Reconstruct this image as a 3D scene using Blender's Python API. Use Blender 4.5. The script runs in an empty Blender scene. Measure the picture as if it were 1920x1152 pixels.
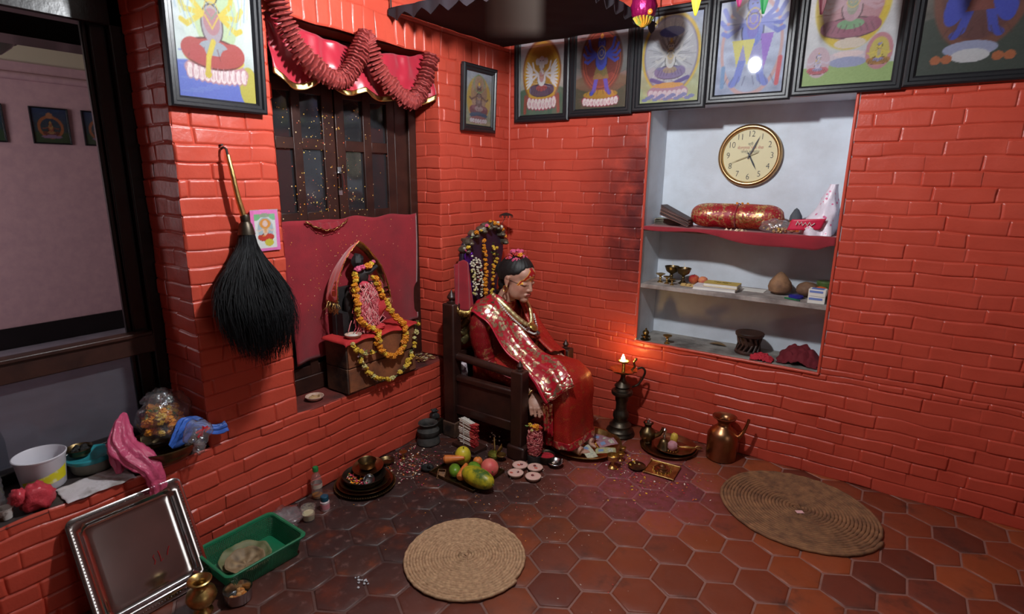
import bpy, bmesh, math, random
import numpy as np
from mathutils import Vector, Matrix, noise

# ------------------------------------------------------------------ camera, sky, lamps, exposure
SC = bpy.context.scene
COL = SC.collection
R = random.Random(11)
PI = math.pi
cam_d = bpy.data.cameras.new('camera')
cam = bpy.data.objects.new('camera', cam_d)
COL.objects.link(cam)
SC.camera = cam
cam_d.sensor_width = 36.0
cam_d.lens = 1043.161 / 1920 * 36
cam_d.clip_start = 0.05
_yaw, _pit, _rol = -0.6040517, 0.2308604, 0.0100083
_f = Vector((math.sin(_yaw) * math.cos(_pit), math.cos(_yaw) * math.cos(_pit), -math.sin(_pit)))
_r = Vector((math.cos(_yaw), -math.sin(_yaw), 0))
_u = _r.cross(_f)
_r2 = _r * math.cos(_rol) + _u * math.sin(_rol)
_u2 = -_r * math.sin(_rol) + _u * math.cos(_rol)
cam.matrix_world = Matrix(((_r2.x, _u2.x, -_f.x, 2.365582), (_r2.y, _u2.y, -_f.y, -3.37262),
                           (_r2.z, _u2.z, -_f.z, 1.65), (0, 0, 0, 1)))
cam_d.dof.use_dof = True
cam_d.dof.focus_distance = 3.3
cam_d.dof.aperture_fstop = 2.8

world = bpy.data.worlds.new('room_world')
SC.world = world
world.use_nodes = True
world.node_tree.nodes['Background'].inputs[0].default_value = (0.9, 0.85, 0.8, 1)
world.node_tree.nodes['Background'].inputs[1].default_value = 0.008

SC.view_settings.view_transform = 'Standard'
SC.view_settings.look = 'None'
SC.view_settings.gamma = 1
SC.view_settings.use_curve_mapping = False
SC.view_settings.exposure = 0.0
BULB_AT = (1.23, -1.72, 2.50)
BULB_STRENGTH = 1480.0
FLAME_STRENGTH = 220.0

def area_light(name, loc, target, sx, sy, power, col):
    l = bpy.data.lights.new(name, 'AREA')
    l.shape = 'RECTANGLE'; l.size = sx; l.size_y = sy; l.energy = power; l.color = col
    o = bpy.data.objects.new(name, l); COL.objects.link(o)
    o.location = loc
    o.rotation_euler = (Vector(target) - Vector(loc)).to_track_quat('-Z', 'Y').to_euler()
    return o
# unseen fill added at the east wall, then daylight for the room beyond
area_light('fill_light_east', (4.36, -2.5, 1.35), (0.0, -2.0, 0.95), 0.8, 1.7, 9, (1.0, 0.95, 0.9))
area_light('daylight_far_room', (-2.6, -4.2, 1.9), (-4.0, -1.0, 1.0), 1.2, 1.4, 36, (1.0, 0.92, 0.97))

# ------------------------------------------------------------------ helpers
def S(r, g, b):
    f = lambda c: (c / 255 / 12.92) if c <= 10 else ((c / 255 + 0.055) / 1.055) ** 2.4
    return (f(r), f(g), f(b))

class MB:
    """collects shapes; build() links them as one mesh object"""
    def __init__(s):
        s.v = []; s.f = []; s.m = []; s.c = []; s.mi = 0; s.col = None
    def add(s, vs, fs, M=None, cols=None):
        b = len(s.v)
        if M is not None: vs = [M @ Vector(v) for v in vs]
        s.v += [tuple(v) for v in vs]
        s.f += [tuple(i + b for i in f) for f in fs]
        s.m += [s.mi] * len(fs)
        if cols is None: cols = [s.col or (1, 1, 1)] * len(vs)
        s.c += list(cols)
        return s
    def box(s, lo, hi, M=None):
        x0, y0, z0 = lo; x1, y1, z1 = hi
        v = [(x0, y0, z0), (x1, y0, z0), (x1, y1, z0), (x0, y1, z0), (x0, y0, z1), (x1, y0, z1), (x1, y1, z1), (x0, y1, z1)]
        return s.add(v, [(0, 3, 2, 1), (4, 5, 6, 7), (0, 1, 5, 4), (1, 2, 6, 5), (2, 3, 7, 6), (3, 0, 4, 7)], M)
    def tube(s, pts, r, n=8, cap=True, closed=False, M=None, flat=1.0):
        pts = [Vector(p) for p in pts]; k = len(pts)
        rs = r if isinstance(r, (list, tuple)) else [r] * k
        v = []; f = []
        t0 = (pts[1] - pts[0]).normalized()
        nrm = t0.orthogonal().normalized()
        for i, p in enumerate(pts):
            a = pts[i - 1] if i > 0 else (pts[-1] if closed else pts[0])
            b = pts[i + 1] if i < k - 1 else (pts[0] if closed else pts[-1])
            t = (b - a)
            t = t.normalized() if t.length > 1e-9 else t0
            nrm = (nrm - t * nrm.dot(t))
            nrm = nrm.normalized() if nrm.length > 1e-6 else t.orthogonal().normalized()
            bn = t.cross(nrm)
            for j in range(n):
                an = 2 * PI * j / n
                v.append(p + (nrm * math.cos(an) + bn * math.sin(an) * flat) * rs[i])
        for i in range(k if closed else k - 1):
            i2 = (i + 1) % k
            for j in range(n):
                j2 = (j + 1) % n
                f.append((i * n + j, i * n + j2, i2 * n + j2, i2 * n + j))
        if cap and not closed:
            f.append(tuple(reversed(range(n)))); f.append(tuple((k - 1) * n + j for j in range(n)))
        return s.add(v, f, M)
    def lathe(s, prof, n=28, M=None, at=(0, 0, 0), wob=None):
        """prof: list of (r, z) from bottom; r<=0 closes"""
        v = []; f = []; rows = []
        for r, z in prof:
            if r <= 1e-6:
                rows.append([len(v)]); v.append((at[0], at[1], at[2] + z))
            else:
                row = []
                for j in range(n):
                    a = 2 * PI * j / n
                    rr = r * (wob(a, z) if wob else 1)
                    row.append(len(v)); v.append((at[0] + rr * math.cos(a), at[1] + rr * math.sin(a), at[2] + z))
                rows.append(row)
        for a, b in zip(rows, rows[1:]):
            if len(a) == 1 and len(b) == 1: continue
            for j in range(n):
                j2 = (j + 1) % n
                if len(a) == 1: f.append((a[0], b[j2], b[j]))
                elif len(b) == 1: f.append((a[j], a[j2], b[0]))
                else: f.append((a[j], a[j2], b[j2], b[j]))
        return s.add(v, f, M)
    def ell(s, c, r, n=14, m=9, M=None, bumpy=0.0, seed=0):
        if not isinstance(r, (tuple, list)): r = (r, r, r)
        prof = []
        v = []; f = []; rows = []
        for i in range(m + 1):
            t = PI * i / m
            if i in (0, m):
                rows.append([len(v)]); v.append((0, 0, -math.cos(t)))
            else:
                row = []
                for j in range(n):
                    a = 2 * PI * j / n
                    row.append(len(v)); v.append((math.sin(t) * math.cos(a), math.sin(t) * math.sin(a), -math.cos(t)))
                rows.append(row)
        for a, b in zip(rows, rows[1:]):
            for j in range(n):
                j2 = (j + 1) % n
                if len(a) == 1: f.append((a[0], b[j2], b[j]))
                elif len(b) == 1: f.append((a[j], a[j2], b[0]))
                else: f.append((a[j], a[j2], b[j2], b[j]))
        out = []
        for q in v:
            k = 1.0
            if bumpy: k += bumpy * noise.noise(Vector(q) * 2.3 + Vector((seed * 3.1, seed * 1.7, seed)))
            out.append((q[0] * r[0] * k, q[1] * r[1] * k, q[2] * r[2] * k))
        T = Matrix.Translation(Vector(c))
        if M is not None: T = T @ M
        return s.add(out, f, T)
    def grid(s, fn, nu, nv, closeu=False, closev=False, cfn=None, M=None):
        """fn(u, v) -> point for u, v in 0..1"""
        v = []; f = []; cs = []
        iu = nu if closeu else nu + 1; iv = nv if closev else nv + 1
        for i in range(iu):
            for j in range(iv):
                v.append(fn(i / nu, j / nv))
                if cfn: cs.append(cfn(i / nu, j / nv))
        for i in range(nu):
            for j in range(nv):
                a, b = i, (i + 1) % iu; c, d = j, (j + 1) % iv
                f.append((a * iv + c, b * iv + c, b * iv + d, a * iv + d))
        return s.add(v, f, M, cs if cfn else None)
    def prism(s, poly, z0, z1, M=None):
        n = len(poly)
        v = [(x, y, z0) for x, y in poly] + [(x, y, z1) for x, y in poly]
        f = [tuple(reversed(range(n))), tuple(range(n, 2 * n))]
        f += [(i, (i + 1) % n, n + (i + 1) % n, n + i) for i in range(n)]
        return s.add(v, f, M)
    def build(s, name, mat, parent=None, smooth=35, bevel=0, solid=0, sub=0, loc=None, bseg=2):
        me = bpy.data.meshes.new(name)
        me.from_pydata(s.v, [], s.f)
        mats = mat if isinstance(mat, (list, tuple)) else [mat]
        for m in mats: me.materials.append(m)
        if len(mats) > 1: me.polygons.foreach_set('material_index', s.m)
        if any(c != (1, 1, 1) for c in s.c):
            at = me.color_attributes.new('Col', 'FLOAT_COLOR', 'POINT')
            arr = np.ones((len(s.v), 4), dtype=np.float32); arr[:, :3] = np.array(s.c, dtype=np.float32)
            at.data.foreach_set('color', arr.ravel())
        if smooth:
            me.polygons.foreach_set('use_smooth', [True] * len(me.polygons))
            if smooth < 180: me.set_sharp_from_angle(angle=math.radians(smooth))
        me.update()
        o = bpy.data.objects.new(name, me); COL.objects.link(o)
        if parent is not None: o.parent = parent
        if loc is not None: o.location = loc
        if solid:
            k = o.modifiers.new('thick', 'SOLIDIFY'); k.thickness = solid; k.offset = 0
        if bevel:
            k = o.modifiers.new('bevel', 'BEVEL'); k.width = bevel; k.segments = bseg; k.limit_method = 'ANGLE'; k.angle_limit = 0.7
        if sub:
            k = o.modifiers.new('sub', 'SUBSURF'); k.levels = sub; k.render_levels = sub
        return o

def tag(o, label=None, cat=None, group=None, kind=None):
    if label: o['label'] = label
    if cat: o['category'] = cat
    if group: o['group'] = group
    if kind: o['kind'] = kind
    return o
def thing(name, label, cat, loc=(0, 0, 0), rz=0, group=None, rot=None):
    o = bpy.data.objects.new(name, None); COL.objects.link(o)
    o.empty_display_size = 0.05
    o.location = loc
    o.rotation_euler = rot if rot else (0, 0, rz)
    return tag(o, label, cat, group)
def dup(root, loc, rz=0, label=None, group=None, scale=None, rot=None):
    r = root.copy(); COL.objects.link(r); r.location = loc; r.rotation_euler = rot if rot else (0, 0, rz)
    if label: r['label'] = label
    if group: r['group'] = group
    if scale: r.scale = (scale,) * 3 if not isinstance(scale, tuple) else scale
    for ch in list(root.children):
        c = ch.copy(); COL.objects.link(c); c.parent = r
        for g in ch.children:
            d = g.copy(); COL.objects.link(d); d.parent = c
    return r
def struct(o): o['kind'] = 'structure'; return o
def T(x, y, z): return Matrix.Translation((x, y, z))
def RX(a): return Matrix.Rotation(a, 4, 'X')
def RY(a): return Matrix.Rotation(a, 4, 'Y')
def RZ(a): return Matrix.Rotation(a, 4, 'Z')
def lerp(a, b, t): return a + (b - a) * t
def sm(t): t = max(0., min(1., t)); return t * t * (3 - 2 * t)
def cat_rom(P, n):
    """smooth path through points P, n samples"""
    P = [Vector(p) for p in P]; out = []
    k = len(P) - 1
    for i in range(n + 1):
        t = i / n * k; j = min(int(t), k - 1); u = t - j
        p0 = P[max(j - 1, 0)]; p1 = P[j]; p2 = P[j + 1]; p3 = P[min(j + 2, k)]
        out.append(0.5 * ((2 * p1) + (p2 - p0) * u + (2 * p0 - 5 * p1 + 4 * p2 - p3) * u * u + (3 * p1 - p0 - 3 * p2 + p3) * u ** 3))
    return out
def nz(x, y=0, z=0): return noise.noise(Vector((x, y, z)))

# ------------------------------------------------------------------ materials
def newmat(name):
    m = bpy.data.materials.new(name); m.use_nodes = True
    nt = m.node_tree
    return m, nt, nt.nodes['Principled BSDF'], nt.nodes['Material Output']
def N(nt, kind, **kw):
    n = nt.nodes.new(kind)
    for k, v in kw.items():
        if k.startswith('i_'): n.inputs[int(k[2:]) if k[2:].isdigit() else k[2:].replace('_', ' ')].default_value = v
        else: setattr(n, k, v)
    return n
def rgba(c): return (c[0], c[1], c[2], 1)
def noise_tex(nt, scale, detail=4, coord='Object', rough=0.6):
    tc = N(nt, 'ShaderNodeTexCoord'); n = N(nt, 'ShaderNodeTexNoise')
    n.inputs['Scale'].default_value = scale; n.inputs['Detail'].default_value = detail; n.inputs['Roughness'].default_value = rough
    nt.links.new(tc.outputs[coord], n.inputs['Vector'])
    return n
def add_bump(nt, b, scale, strength, dist=0.003, detail=4):
    n = noise_tex(nt, scale, detail); k = N(nt, 'ShaderNodeBump')
    k.inputs['Strength'].default_value = strength; k.inputs['Distance'].default_value = dist
    nt.links.new(n.outputs['Fac'], k.inputs['Height']); nt.links.new(k.outputs['Normal'], b.inputs['Normal'])
    return k
def ramp(nt, fac, stops):
    r = N(nt, 'ShaderNodeValToRGB'); e = r.color_ramp.elements
    while len(e) < len(stops): e.new(0.5)
    for el, (p, c) in zip(e, stops): el.position = p; el.color = rgba(c) if len(c) == 3 else c
    nt.links.new(fac, r.inputs['Fac']); return r
def pm(name, col, rough=0.5, metal=0.0, col2=None, vs=14, lo=0.35, hi=0.65, bump=0.0, bs=80, bd=0.003, coat=0.0, sheen=0.0, spec=None, detail=4, alpha=None, trans=0.0, sss=0.0):
    m, nt, b, out = newmat(name)
    b.inputs['Base Color'].default_value = rgba(col); b.inputs['Roughness'].default_value = rough; b.inputs['Metallic'].default_value = metal
    if coat: b.inputs['Coat Weight'].default_value = coat; b.inputs['Coat Roughness'].default_value = 0.08
    if sheen: b.inputs['Sheen Weight'].default_value = sheen
    if spec is not None: b.inputs['Specular IOR Level'].default_value = spec
    if trans: b.inputs['Transmission Weight'].default_value = trans
    if alpha is not None: b.inputs['Alpha'].default_value = alpha
    if sss: b.inputs['Subsurface Weight'].default_value = sss; b.inputs['Subsurface Radius'].default_value = (0.02, 0.008, 0.004)
    if col2 is not None:
        n = noise_tex(nt, vs, detail); r = ramp(nt, n.outputs['Fac'], [(lo, col), (hi, col2)])
        nt.links.new(r.outputs['Color'], b.inputs['Base Color'])
    if bump: add_bump(nt, b, bs, bump, bd)
    return m
def vcm(name, rough=0.55, metal=0.0, bump=0.0, bs=120, coat=0, sss=0, sheen=0):
    m, nt, b, out = newmat(name)
    a = N(nt, 'ShaderNodeVertexColor', layer_name='Col')
    nt.links.new(a.outputs['Color'], b.inputs['Base Color'])
    b.inputs['Roughness'].default_value = rough; b.inputs['Metallic'].default_value = metal
    if coat: b.inputs['Coat Weight'].default_value = coat
    if sheen: b.inputs['Sheen Weight'].default_value = sheen
    if sss: b.inputs['Subsurface Weight'].default_value = sss; b.inputs['Subsurface Radius'].default_value = (0.02, 0.008, 0.004); b.inputs['Subsurface Scale'].default_value = 0.5
    if bump: add_bump(nt, b, bs, bump)
    return m
def clear_mat(name, tint=(1, 1, 1), rough=0.05, gloss=0.12, milk=0.0, milk_col=(0.8, 0.8, 0.85), bump=0.0, bs=30):
    """thin clear sheet: lets light straight through, reflects by angle, optional haze"""
    m, nt, b, out = newmat(name)
    nt.nodes.remove(b)
    tr = N(nt, 'ShaderNodeBsdfTransparent'); tr.inputs[0].default_value = rgba(tint)
    gl = N(nt, 'ShaderNodeBsdfGlossy'); gl.inputs['Roughness'].default_value = rough
    fr = N(nt, 'ShaderNodeLayerWeight'); fr.inputs['Blend'].default_value = 0.5
    pw = N(nt, 'ShaderNodeMath', operation='POWER'); pw.inputs[1].default_value = 5.0; nt.links.new(fr.outputs['Facing'], pw.inputs[0])
    ad = N(nt, 'ShaderNodeMath', operation='ADD'); ad.inputs[1].default_value = gloss + 0.03; ad.use_clamp = True
    nt.links.new(pw.outputs[0], ad.inputs[0])
    mx = N(nt, 'ShaderNodeMixShader'); nt.links.new(ad.outputs[0], mx.inputs[0])
    base = tr
    if milk:
        df = N(nt, 'ShaderNodeBsdfDiffuse'); df.inputs[0].default_value = rgba(milk_col)
        m2 = N(nt, 'ShaderNodeMixShader'); m2.inputs[0].default_value = milk
        nt.links.new(tr.outputs[0], m2.inputs[1]); nt.links.new(df.outputs[0], m2.inputs[2]); base = m2
    nt.links.new(base.outputs[0], mx.inputs[1]); nt.links.new(gl.outputs[0], mx.inputs[2])
    if bump:
        n = noise_tex(nt, bs, 3); k = N(nt, 'ShaderNodeBump'); k.inputs['Strength'].default_value = bump; k.inputs['Distance'].default_value = 0.01
        nt.links.new(n.outputs['Fac'], k.inputs['Height']); nt.links.new(k.outputs['Normal'], gl.inputs['Normal'])
    nt.links.new(mx.outputs[0], out.inputs['Surface'])
    return m
def emit_mat(name, col, strength):
    m, nt, b, out = newmat(name); nt.nodes.remove(b)
    e = N(nt, 'ShaderNodeEmission'); e.inputs[0].default_value = rgba(col); e.inputs[1].default_value = strength
    nt.links.new(e.outputs[0], out.inputs['Surface']); return m

def brick_paint(name, soot=False):
    m, nt, b, out = newmat(name)
    n = noise_tex(nt, 3.5, 5)
    r = ramp(nt, n.outputs['Fac'], [(0.3, (0.50, 0.062, 0.036)), (0.7, (0.59, 0.082, 0.048))])
    col = r.outputs['Color']
    if soot:
        tc = N(nt, 'ShaderNodeTexCoord'); sp = N(nt, 'ShaderNodeSeparateXYZ'); nt.links.new(tc.outputs['Object'], sp.inputs[0])
        def rng(sock, a, c):
            q = N(nt, 'ShaderNodeMapRange'); q.interpolation_type = 'SMOOTHSTEP'
            q.inputs['From Min'].default_value = a; q.inputs['From Max'].default_value = c
            nt.links.new(sock, q.inputs['Value']); return q.outputs[0]
        def mul(a, c):
            q = N(nt, 'ShaderNodeMath', operation='MULTIPLY'); nt.links.new(a, q.inputs[0])
            if isinstance(c, float): q.inputs[1].default_value = c
            else: nt.links.new(c, q.inputs[1])
            return q.outputs[0]
        k = mul(mul(rng(sp.outputs['X'], 0.45, 1.0), rng(sp.outputs['X'], 1.30, 1.02)), mul(rng(sp.outputs['Z'], 0.62, 1.25), rng(sp.outputs['Z'], 2.5, 1.5)))
        n2 = noise_tex(nt, 5.0, 6); k = mul(k, rng(n2.outputs['Fac'], 0.16, 0.56)); k = mul(k, 0.90)
        mx = N(nt, 'ShaderNodeMix', data_type='RGBA'); nt.links.new(k, mx.inputs['Factor'])
        nt.links.new(col, mx.inputs['A']); mx.inputs['B'].default_value = (0.055, 0.012, 0.016, 1)
        col = mx.outputs['Result']
    nt.links.new(col, b.inputs['Base Color'])
    b.inputs['Roughness'].default_value = 0.30
    n3 = noise_tex(nt, 9, 4); rr = N(nt, 'ShaderNodeMapRange'); rr.inputs['To Min'].default_value = 0.24; rr.inputs['To Max'].default_value = 0.44
    nt.links.new(n3.outputs['Fac'], rr.inputs['Value']); nt.links.new(rr.outputs[0], b.inputs['Roughness'])
    add_bump(nt, b, 48, 0.34, 0.004, 7)
    return m

M = {}
M['brick'] = brick_paint('red_brick_paint'); M['brick_soot'] = brick_paint('red_brick_paint_sooty', True)
M['plaster'] = pm('pale_plaster', S(214, 222, 232), 0.7, col2=S(200, 206, 214), vs=5, bump=0.3, bs=60)
M['plaster_dim'] = pm('grey_plaster', S(84, 72, 68), 0.8, col2=S(70, 60, 56), vs=9, bump=0.4, bs=50)
M['wood'] = pm('dark_wood', S(62, 34, 26), 0.42, col2=S(40, 20, 17), vs=7, bump=0.25, bs=40)
M['wood_black'] = pm('black_wood', S(22, 18, 18), 0.25, bump=0.2, bs=40)
M['frame_black'] = pm('black_frame', S(27, 28, 32), 0.38, bump=0.15, bs=60)
M['ceiling'] = pm('dark_backing', S(46, 40, 42), 0.8, col2=S(30, 26, 30), vs=4)
M['whitewash'] = pm('whitewashed_ceiling', S(120, 112, 106), 0.85, col2=S(104, 96, 92), vs=3)
M['brown_wall'] = pm('brown_wall_paint', S(120, 74, 62), 0.7, col2=S(84, 52, 46), vs=2)
M['lilac'] = pm('lilac_wall_paint', S(196, 160, 164), 0.8, col2=S(184, 150, 156), vs=12, bump=0.25, bs=120)
M['far_floor'] = pm('grey_cement', S(150, 146, 158), 0.6, col2=S(118, 114, 124), vs=3)
M['cream'] = pm('cream_plaster', S(190, 182, 158), 0.8)
M['brass'] = pm('brass', (0.66, 0.47, 0.18), 0.36, 1.0, col2=(0.36, 0.22, 0.07), vs=22, bump=0.08, bs=60)
M['brass_old'] = pm('old_brass', (0.22, 0.155, 0.07), 0.38, 1.0, col2=(0.10, 0.07, 0.04), vs=18, bump=0.15, bs=70)
M['bronze_dark'] = pm('dark_bronze', (0.10, 0.078, 0.055), 0.42, 0.9, col2=(0.045, 0.038, 0.03), vs=20, bump=0.15, bs=70)
M['copper'] = pm('copper', (0.42, 0.21, 0.10), 0.32, 1.0, col2=(0.28, 0.14, 0.07), vs=9, bump=0.12, bs=50)
M['steel'] = pm('steel', (0.55, 0.56, 0.58), 0.2, 1.0, col2=(0.42, 0.42, 0.43), vs=6)
M['gold'] = pm('gold_trim', (0.75, 0.53, 0.2), 0.28, 1.0, bump=0.5, bs=220)
M['terra'] = pm('pale_clay', S(206, 178, 160), 0.7, col2=S(186, 150, 132), vs=40)
M['black'] = pm('black_soot', S(18, 17, 17), 0.7, col2=S(38, 36, 34), vs=30, bump=0.4, bs=90)
M['white'] = pm('white_paper', S(222, 218, 210), 0.75)
M['vc'] = vcm('coloured_matte', 0.6); M['vc_gloss'] = vcm('coloured_gloss', 0.3, coat=0.3); M['paint'] = vcm('painted_picture', 0.6, bump=0.1)
M['glass'] = clear_mat('picture_glass', gloss=0.02, rough=0.02)

# ------------------------------------------------------------------ the shell
def brick_panel(mb, O, U, Nn, u0, u1, z0, z1, holes=(), course=0.0705, zoff=0.0, soldier=None, seed=0, depth=0.0058):
    """painted brickwork: every brick a softly rounded patch; O origin, U along, Nn outward"""
    O = Vector(O); U = Vector(U); Nn = Vector(Nn); rnd = random.Random(seed)
    zs = []
    z = math.floor((z0 - zoff) / course) * course + zoff
    while z < z1 + course: zs.append(z); z += course
    cuts = [z0, z1] + [h for q in holes for h in q[2:4]] + (list(soldier[:2]) if soldier else [])
    for c in cuts:
        if not (z0 <= c <= z1): continue
        k = min(range(len(zs)), key=lambda i: abs(zs[i] - c))
        if abs(zs[k] - c) < 0.03: zs[k] = c
        else: zs.append(c)
    zs = sorted(q for q in set(zs) if z0 - 1e-6 <= q <= z1 + 1e-6)
    if soldier: zs = [q for q in zs if not (soldier[0] + 1e-4 < q < soldier[1] - 1e-4)]
    row = 0
    for za, zb in zip(zs, zs[1:]):
        row += 1
        zc = (za + zb) / 2
        segs = [(u0, u1)]
        for h in holes:
            if h[2] - 1e-6 < zc < h[3] + 1e-6:
                ns = []
                for a, b in segs:
                    if h[1] <= a or h[0] >= b: ns.append((a, b)); continue
                    if a < h[0]: ns.append((a, h[0]))
                    if b > h[1]: ns.append((h[1], b))
                segs = ns
        sol = soldier and soldier[0] - 1e-4 <= za and zb <= soldier[1] + 1e-4
        for a, b in segs:
            u = a; first = True
            while u < b - 1e-4:
                if sol: L = 0.072 + rnd.uniform(-0.004, 0.004)
                else:
                    L = (0.228 if (row % 2 == 0 or rnd.random() < 0.22) else 0.116) * rnd.uniform(0.95, 1.05)
                    if first: L *= (0.62, 0.9, 0.35)[row % 3] if b - a > 0.3 else rnd.choice((0.5, 1.0, 0.7))
                first = False
                e = u + L
                if b - e < 0.045: e = b
                brick(mb, O, U, Nn, u, e, za, zb, a, b, z0, z1, rnd, depth)
                u = e
def joint(u, z): return (.2, .5, 1., 1.)[int(abs(math.sin(u * 91.7 + z * 57.3) * 9999)) % 4]
def brick(mb, O, U, Nn, ua, ub, za, zb, sa, sb, z0, z1, rnd, depth):
    e = 0.0026
    def ticks(a, b, step):
        L = b - a
        q = [0, e, 2.4 * e, 4.4 * e]
        k = max(1, int((L - 9 * e) / step)); mid = [4.4 * e + (L - 8.8 * e) * i / k for i in range(1, k)] if L > 10 * e else []
        t = q + mid + [L - x for x in reversed(q)]
        if L < 9 * e: t = [0, L * .15, L * .5, L * .85, L]
        return t
    tu = ticks(ua, ub, 0.03); tz = ticks(za, zb, 0.022)
    off = rnd.uniform(-0.003, 0.003); tl = rnd.uniform(-0.016, 0.016); tl2 = rnd.uniform(-0.03, 0.03)
    vs = []
    Lu = ub - ua; Lz = zb - za; jl = joint(ua, za); jr = joint(ub, za); jb = joint(7.7, za) * .5 + .65; jt = joint(7.7, zb) * .5 + .65
    w = 0.0062
    for x in tu:
        for y in tz:
            gu = ua + x; gz = za + y
            du = min(x, Lu - x); dz = min(y, Lz - y)
            a = max(0, 1 - du / w) * (jl if x < Lu / 2 else jr); c = max(0, 1 - dz / w) * (jt if y > Lz / 2 else jb)
            q = min(1.15, math.hypot(a, c))
            h = -depth * (q * q * (3 - 2 * q))
            inner = 1 - q
            h += max(0, inner) * (off + tl * (x - Lu / 2) + tl2 * (y - Lz / 2))
            h += 0.0030 * nz(gu * 15, gz * 19, 3.3) + 0.003 * nz(gu * 3.1, gz * 3.7, 9.1)
            fu = min(1, min(gu - sa, sb - gu) / 0.03)
            gu2 = gu + fu * 0.0055 * nz(gu * 11, gz * 11, 20.5)
            gz2 = gz + fu * 0.0105 * nz(gu * 6, gz * 9 + 4, 31.5)
            vs.append(O + U * gu2 + Vector((0, 0, gz2)) + Nn * h)
    nu = len(tu); n2 = len(tz); fs = []
    flip = U.cross(Vector((0, 0, 1))).dot(Nn) < 0
    for i in range(nu - 1):
        for j in range(n2 - 1):
            f = (i * n2 + j, (i + 1) * n2 + j, (i + 1) * n2 + j + 1, i * n2 + j + 1)
            fs.append(tuple(reversed(f)) if flip else f)
    mb.add(vs, fs)

SILL = 0.475
W1 = (-1.835, -0.735, SILL, 2.335)      # altar window recess in the left wall
W2 = (-3.9, -2.275, 0.470, 2.42)        # opening to the next room
NI = (1.033, 2.107, 0.600, 2.075)       # niche in the right wall
ND = 0.31
CEIL = 2.86
mb = MB()
brick_panel(mb, (0, 0, 0), (0, 1, 0), (1, 0, 0), -4.6, 0, 0, CEIL, [W1, W2], soldier=(2.335, 2.475), seed=1)
mb.box((-0.24, -4.6, 0), (-0.012, W2[0], CEIL)); mb.box((-0.24, W2[0], W2[3]), (-0.012, W2[1], CEIL)); mb.box((-0.24, W2[0], 0), (-0.012, W2[1], W2[2] - 0.012))
mb.box((-0.24, W2[1] + 0.012, 0), (-0.012, W1[0] - 0.012, CEIL)); mb.box((-0.24, W1[0], 0), (-0.012, W1[1], SILL - 0.008)); mb.box((-0.24, W1[0], 2.343), (-0.012, W1[1], CEIL)); mb.box((-0.24, W1[1] + 0.012, 0), (-0.012, 0, CEIL))
brick_panel(mb, (0, W1[1], 0), (-1, 0, 0), (0, -1, 0), 0, 0.225, SILL, 2.335, seed=5)      # far reveal of the window recess
brick_panel(mb, (0, W2[1], 0), (-1, 0, 0), (0, -1, 0), 0, 0.30, 0.47, 2.42, seed=6)        # reveal beside the opening
brick_panel(mb, (0, W1[0], 0), (-1, 0, 0), (0, 1, 0), 0, 0.225, SILL, 2.335, seed=7)
struct(mb.build('wall_left', M['brick'], smooth=60))
mb = MB()
brick_panel(mb, (0, 0, 0), (1, 0, 0), (0, -1, 0), 0, 4.4, 0, CEIL, [NI], seed=2)
mb.box((-0.24, 0.012, 0), (NI[0], 0.34, CEIL)); mb.box((NI[1], 0.012, 0), (4.4, 0.34, CEIL)); mb.box((NI[0], 0.012, 0), (NI[1], 0.34, NI[2] - 0.006)); mb.box((NI[0], 0.012, NI[3] + 0.008), (NI[1], 0.34, CEIL))
struct(mb.build('wall_right', M['brick_soot'], smooth=60))
# plastered niche lining
mb = MB()
x0, x1, z0, z1 = NI; t = 0.006
mb.box((x0 - 0.004, ND, z0 - t), (x1 + 0.004, ND + 0.02, z1 + t))
mb.box((x0 - 0.012, 0.001, z0), (x0 + 0.004, ND, z1)); mb.box((x1 - 0.004, 0.001, z0), (x1 + 0.012, ND, z1)); mb.box((x0, 0.001, z1 - 0.003), (x1, ND, z1 + t))
struct(mb.build('wall_niche', M['plaster'], bevel=0.002))
M['dust'] = pm('dusty_stone', S(150, 146, 140), 0.8, col2=S(72, 66, 64), vs=5, lo=0.42, hi=0.66, bump=0.5, bs=90, detail=7)
mb = MB(); mb.grid(lambda u, v: (lerp(x0 + 0.004, x1 - 0.004, u), lerp(-0.004, ND, v), z0 + 0.002 + 0.002 * nz(u * 9, v * 5) - 0.006 * (1 - sm(v * 12))), 60, 20)
struct(mb.build('trim_niche_base', M['dust'], smooth=180))
# red painted bead round the niche
mb = MB()
mb.tube([(x0, -0.001, z0 + 0.02), (x0, -0.001, z1)], 0.009, 8); mb.tube([(x1, -0.001, z0 + 0.0), (x1, -0.001, z1)], 0.008, 8)
pts = [(lerp(x0, x1, i / 40), -0.001, z0 - 0.002 + 0.003 * nz(i * .5, 3)) for i in range(41)]
mb.tube(pts, 0.010, 8)
struct(mb.build('trim_niche', M['brick'], smooth=80))
mb = MB(); mb.tube([(0.004, -0.004, 0.0)] + [(0.004 + 0.002 * nz(i * .7), -0.004, i * 0.05) for i in range(1, 57)], 0.010, 8)
struct(mb.build('trim_corner', M['brick'], smooth=80))

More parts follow.
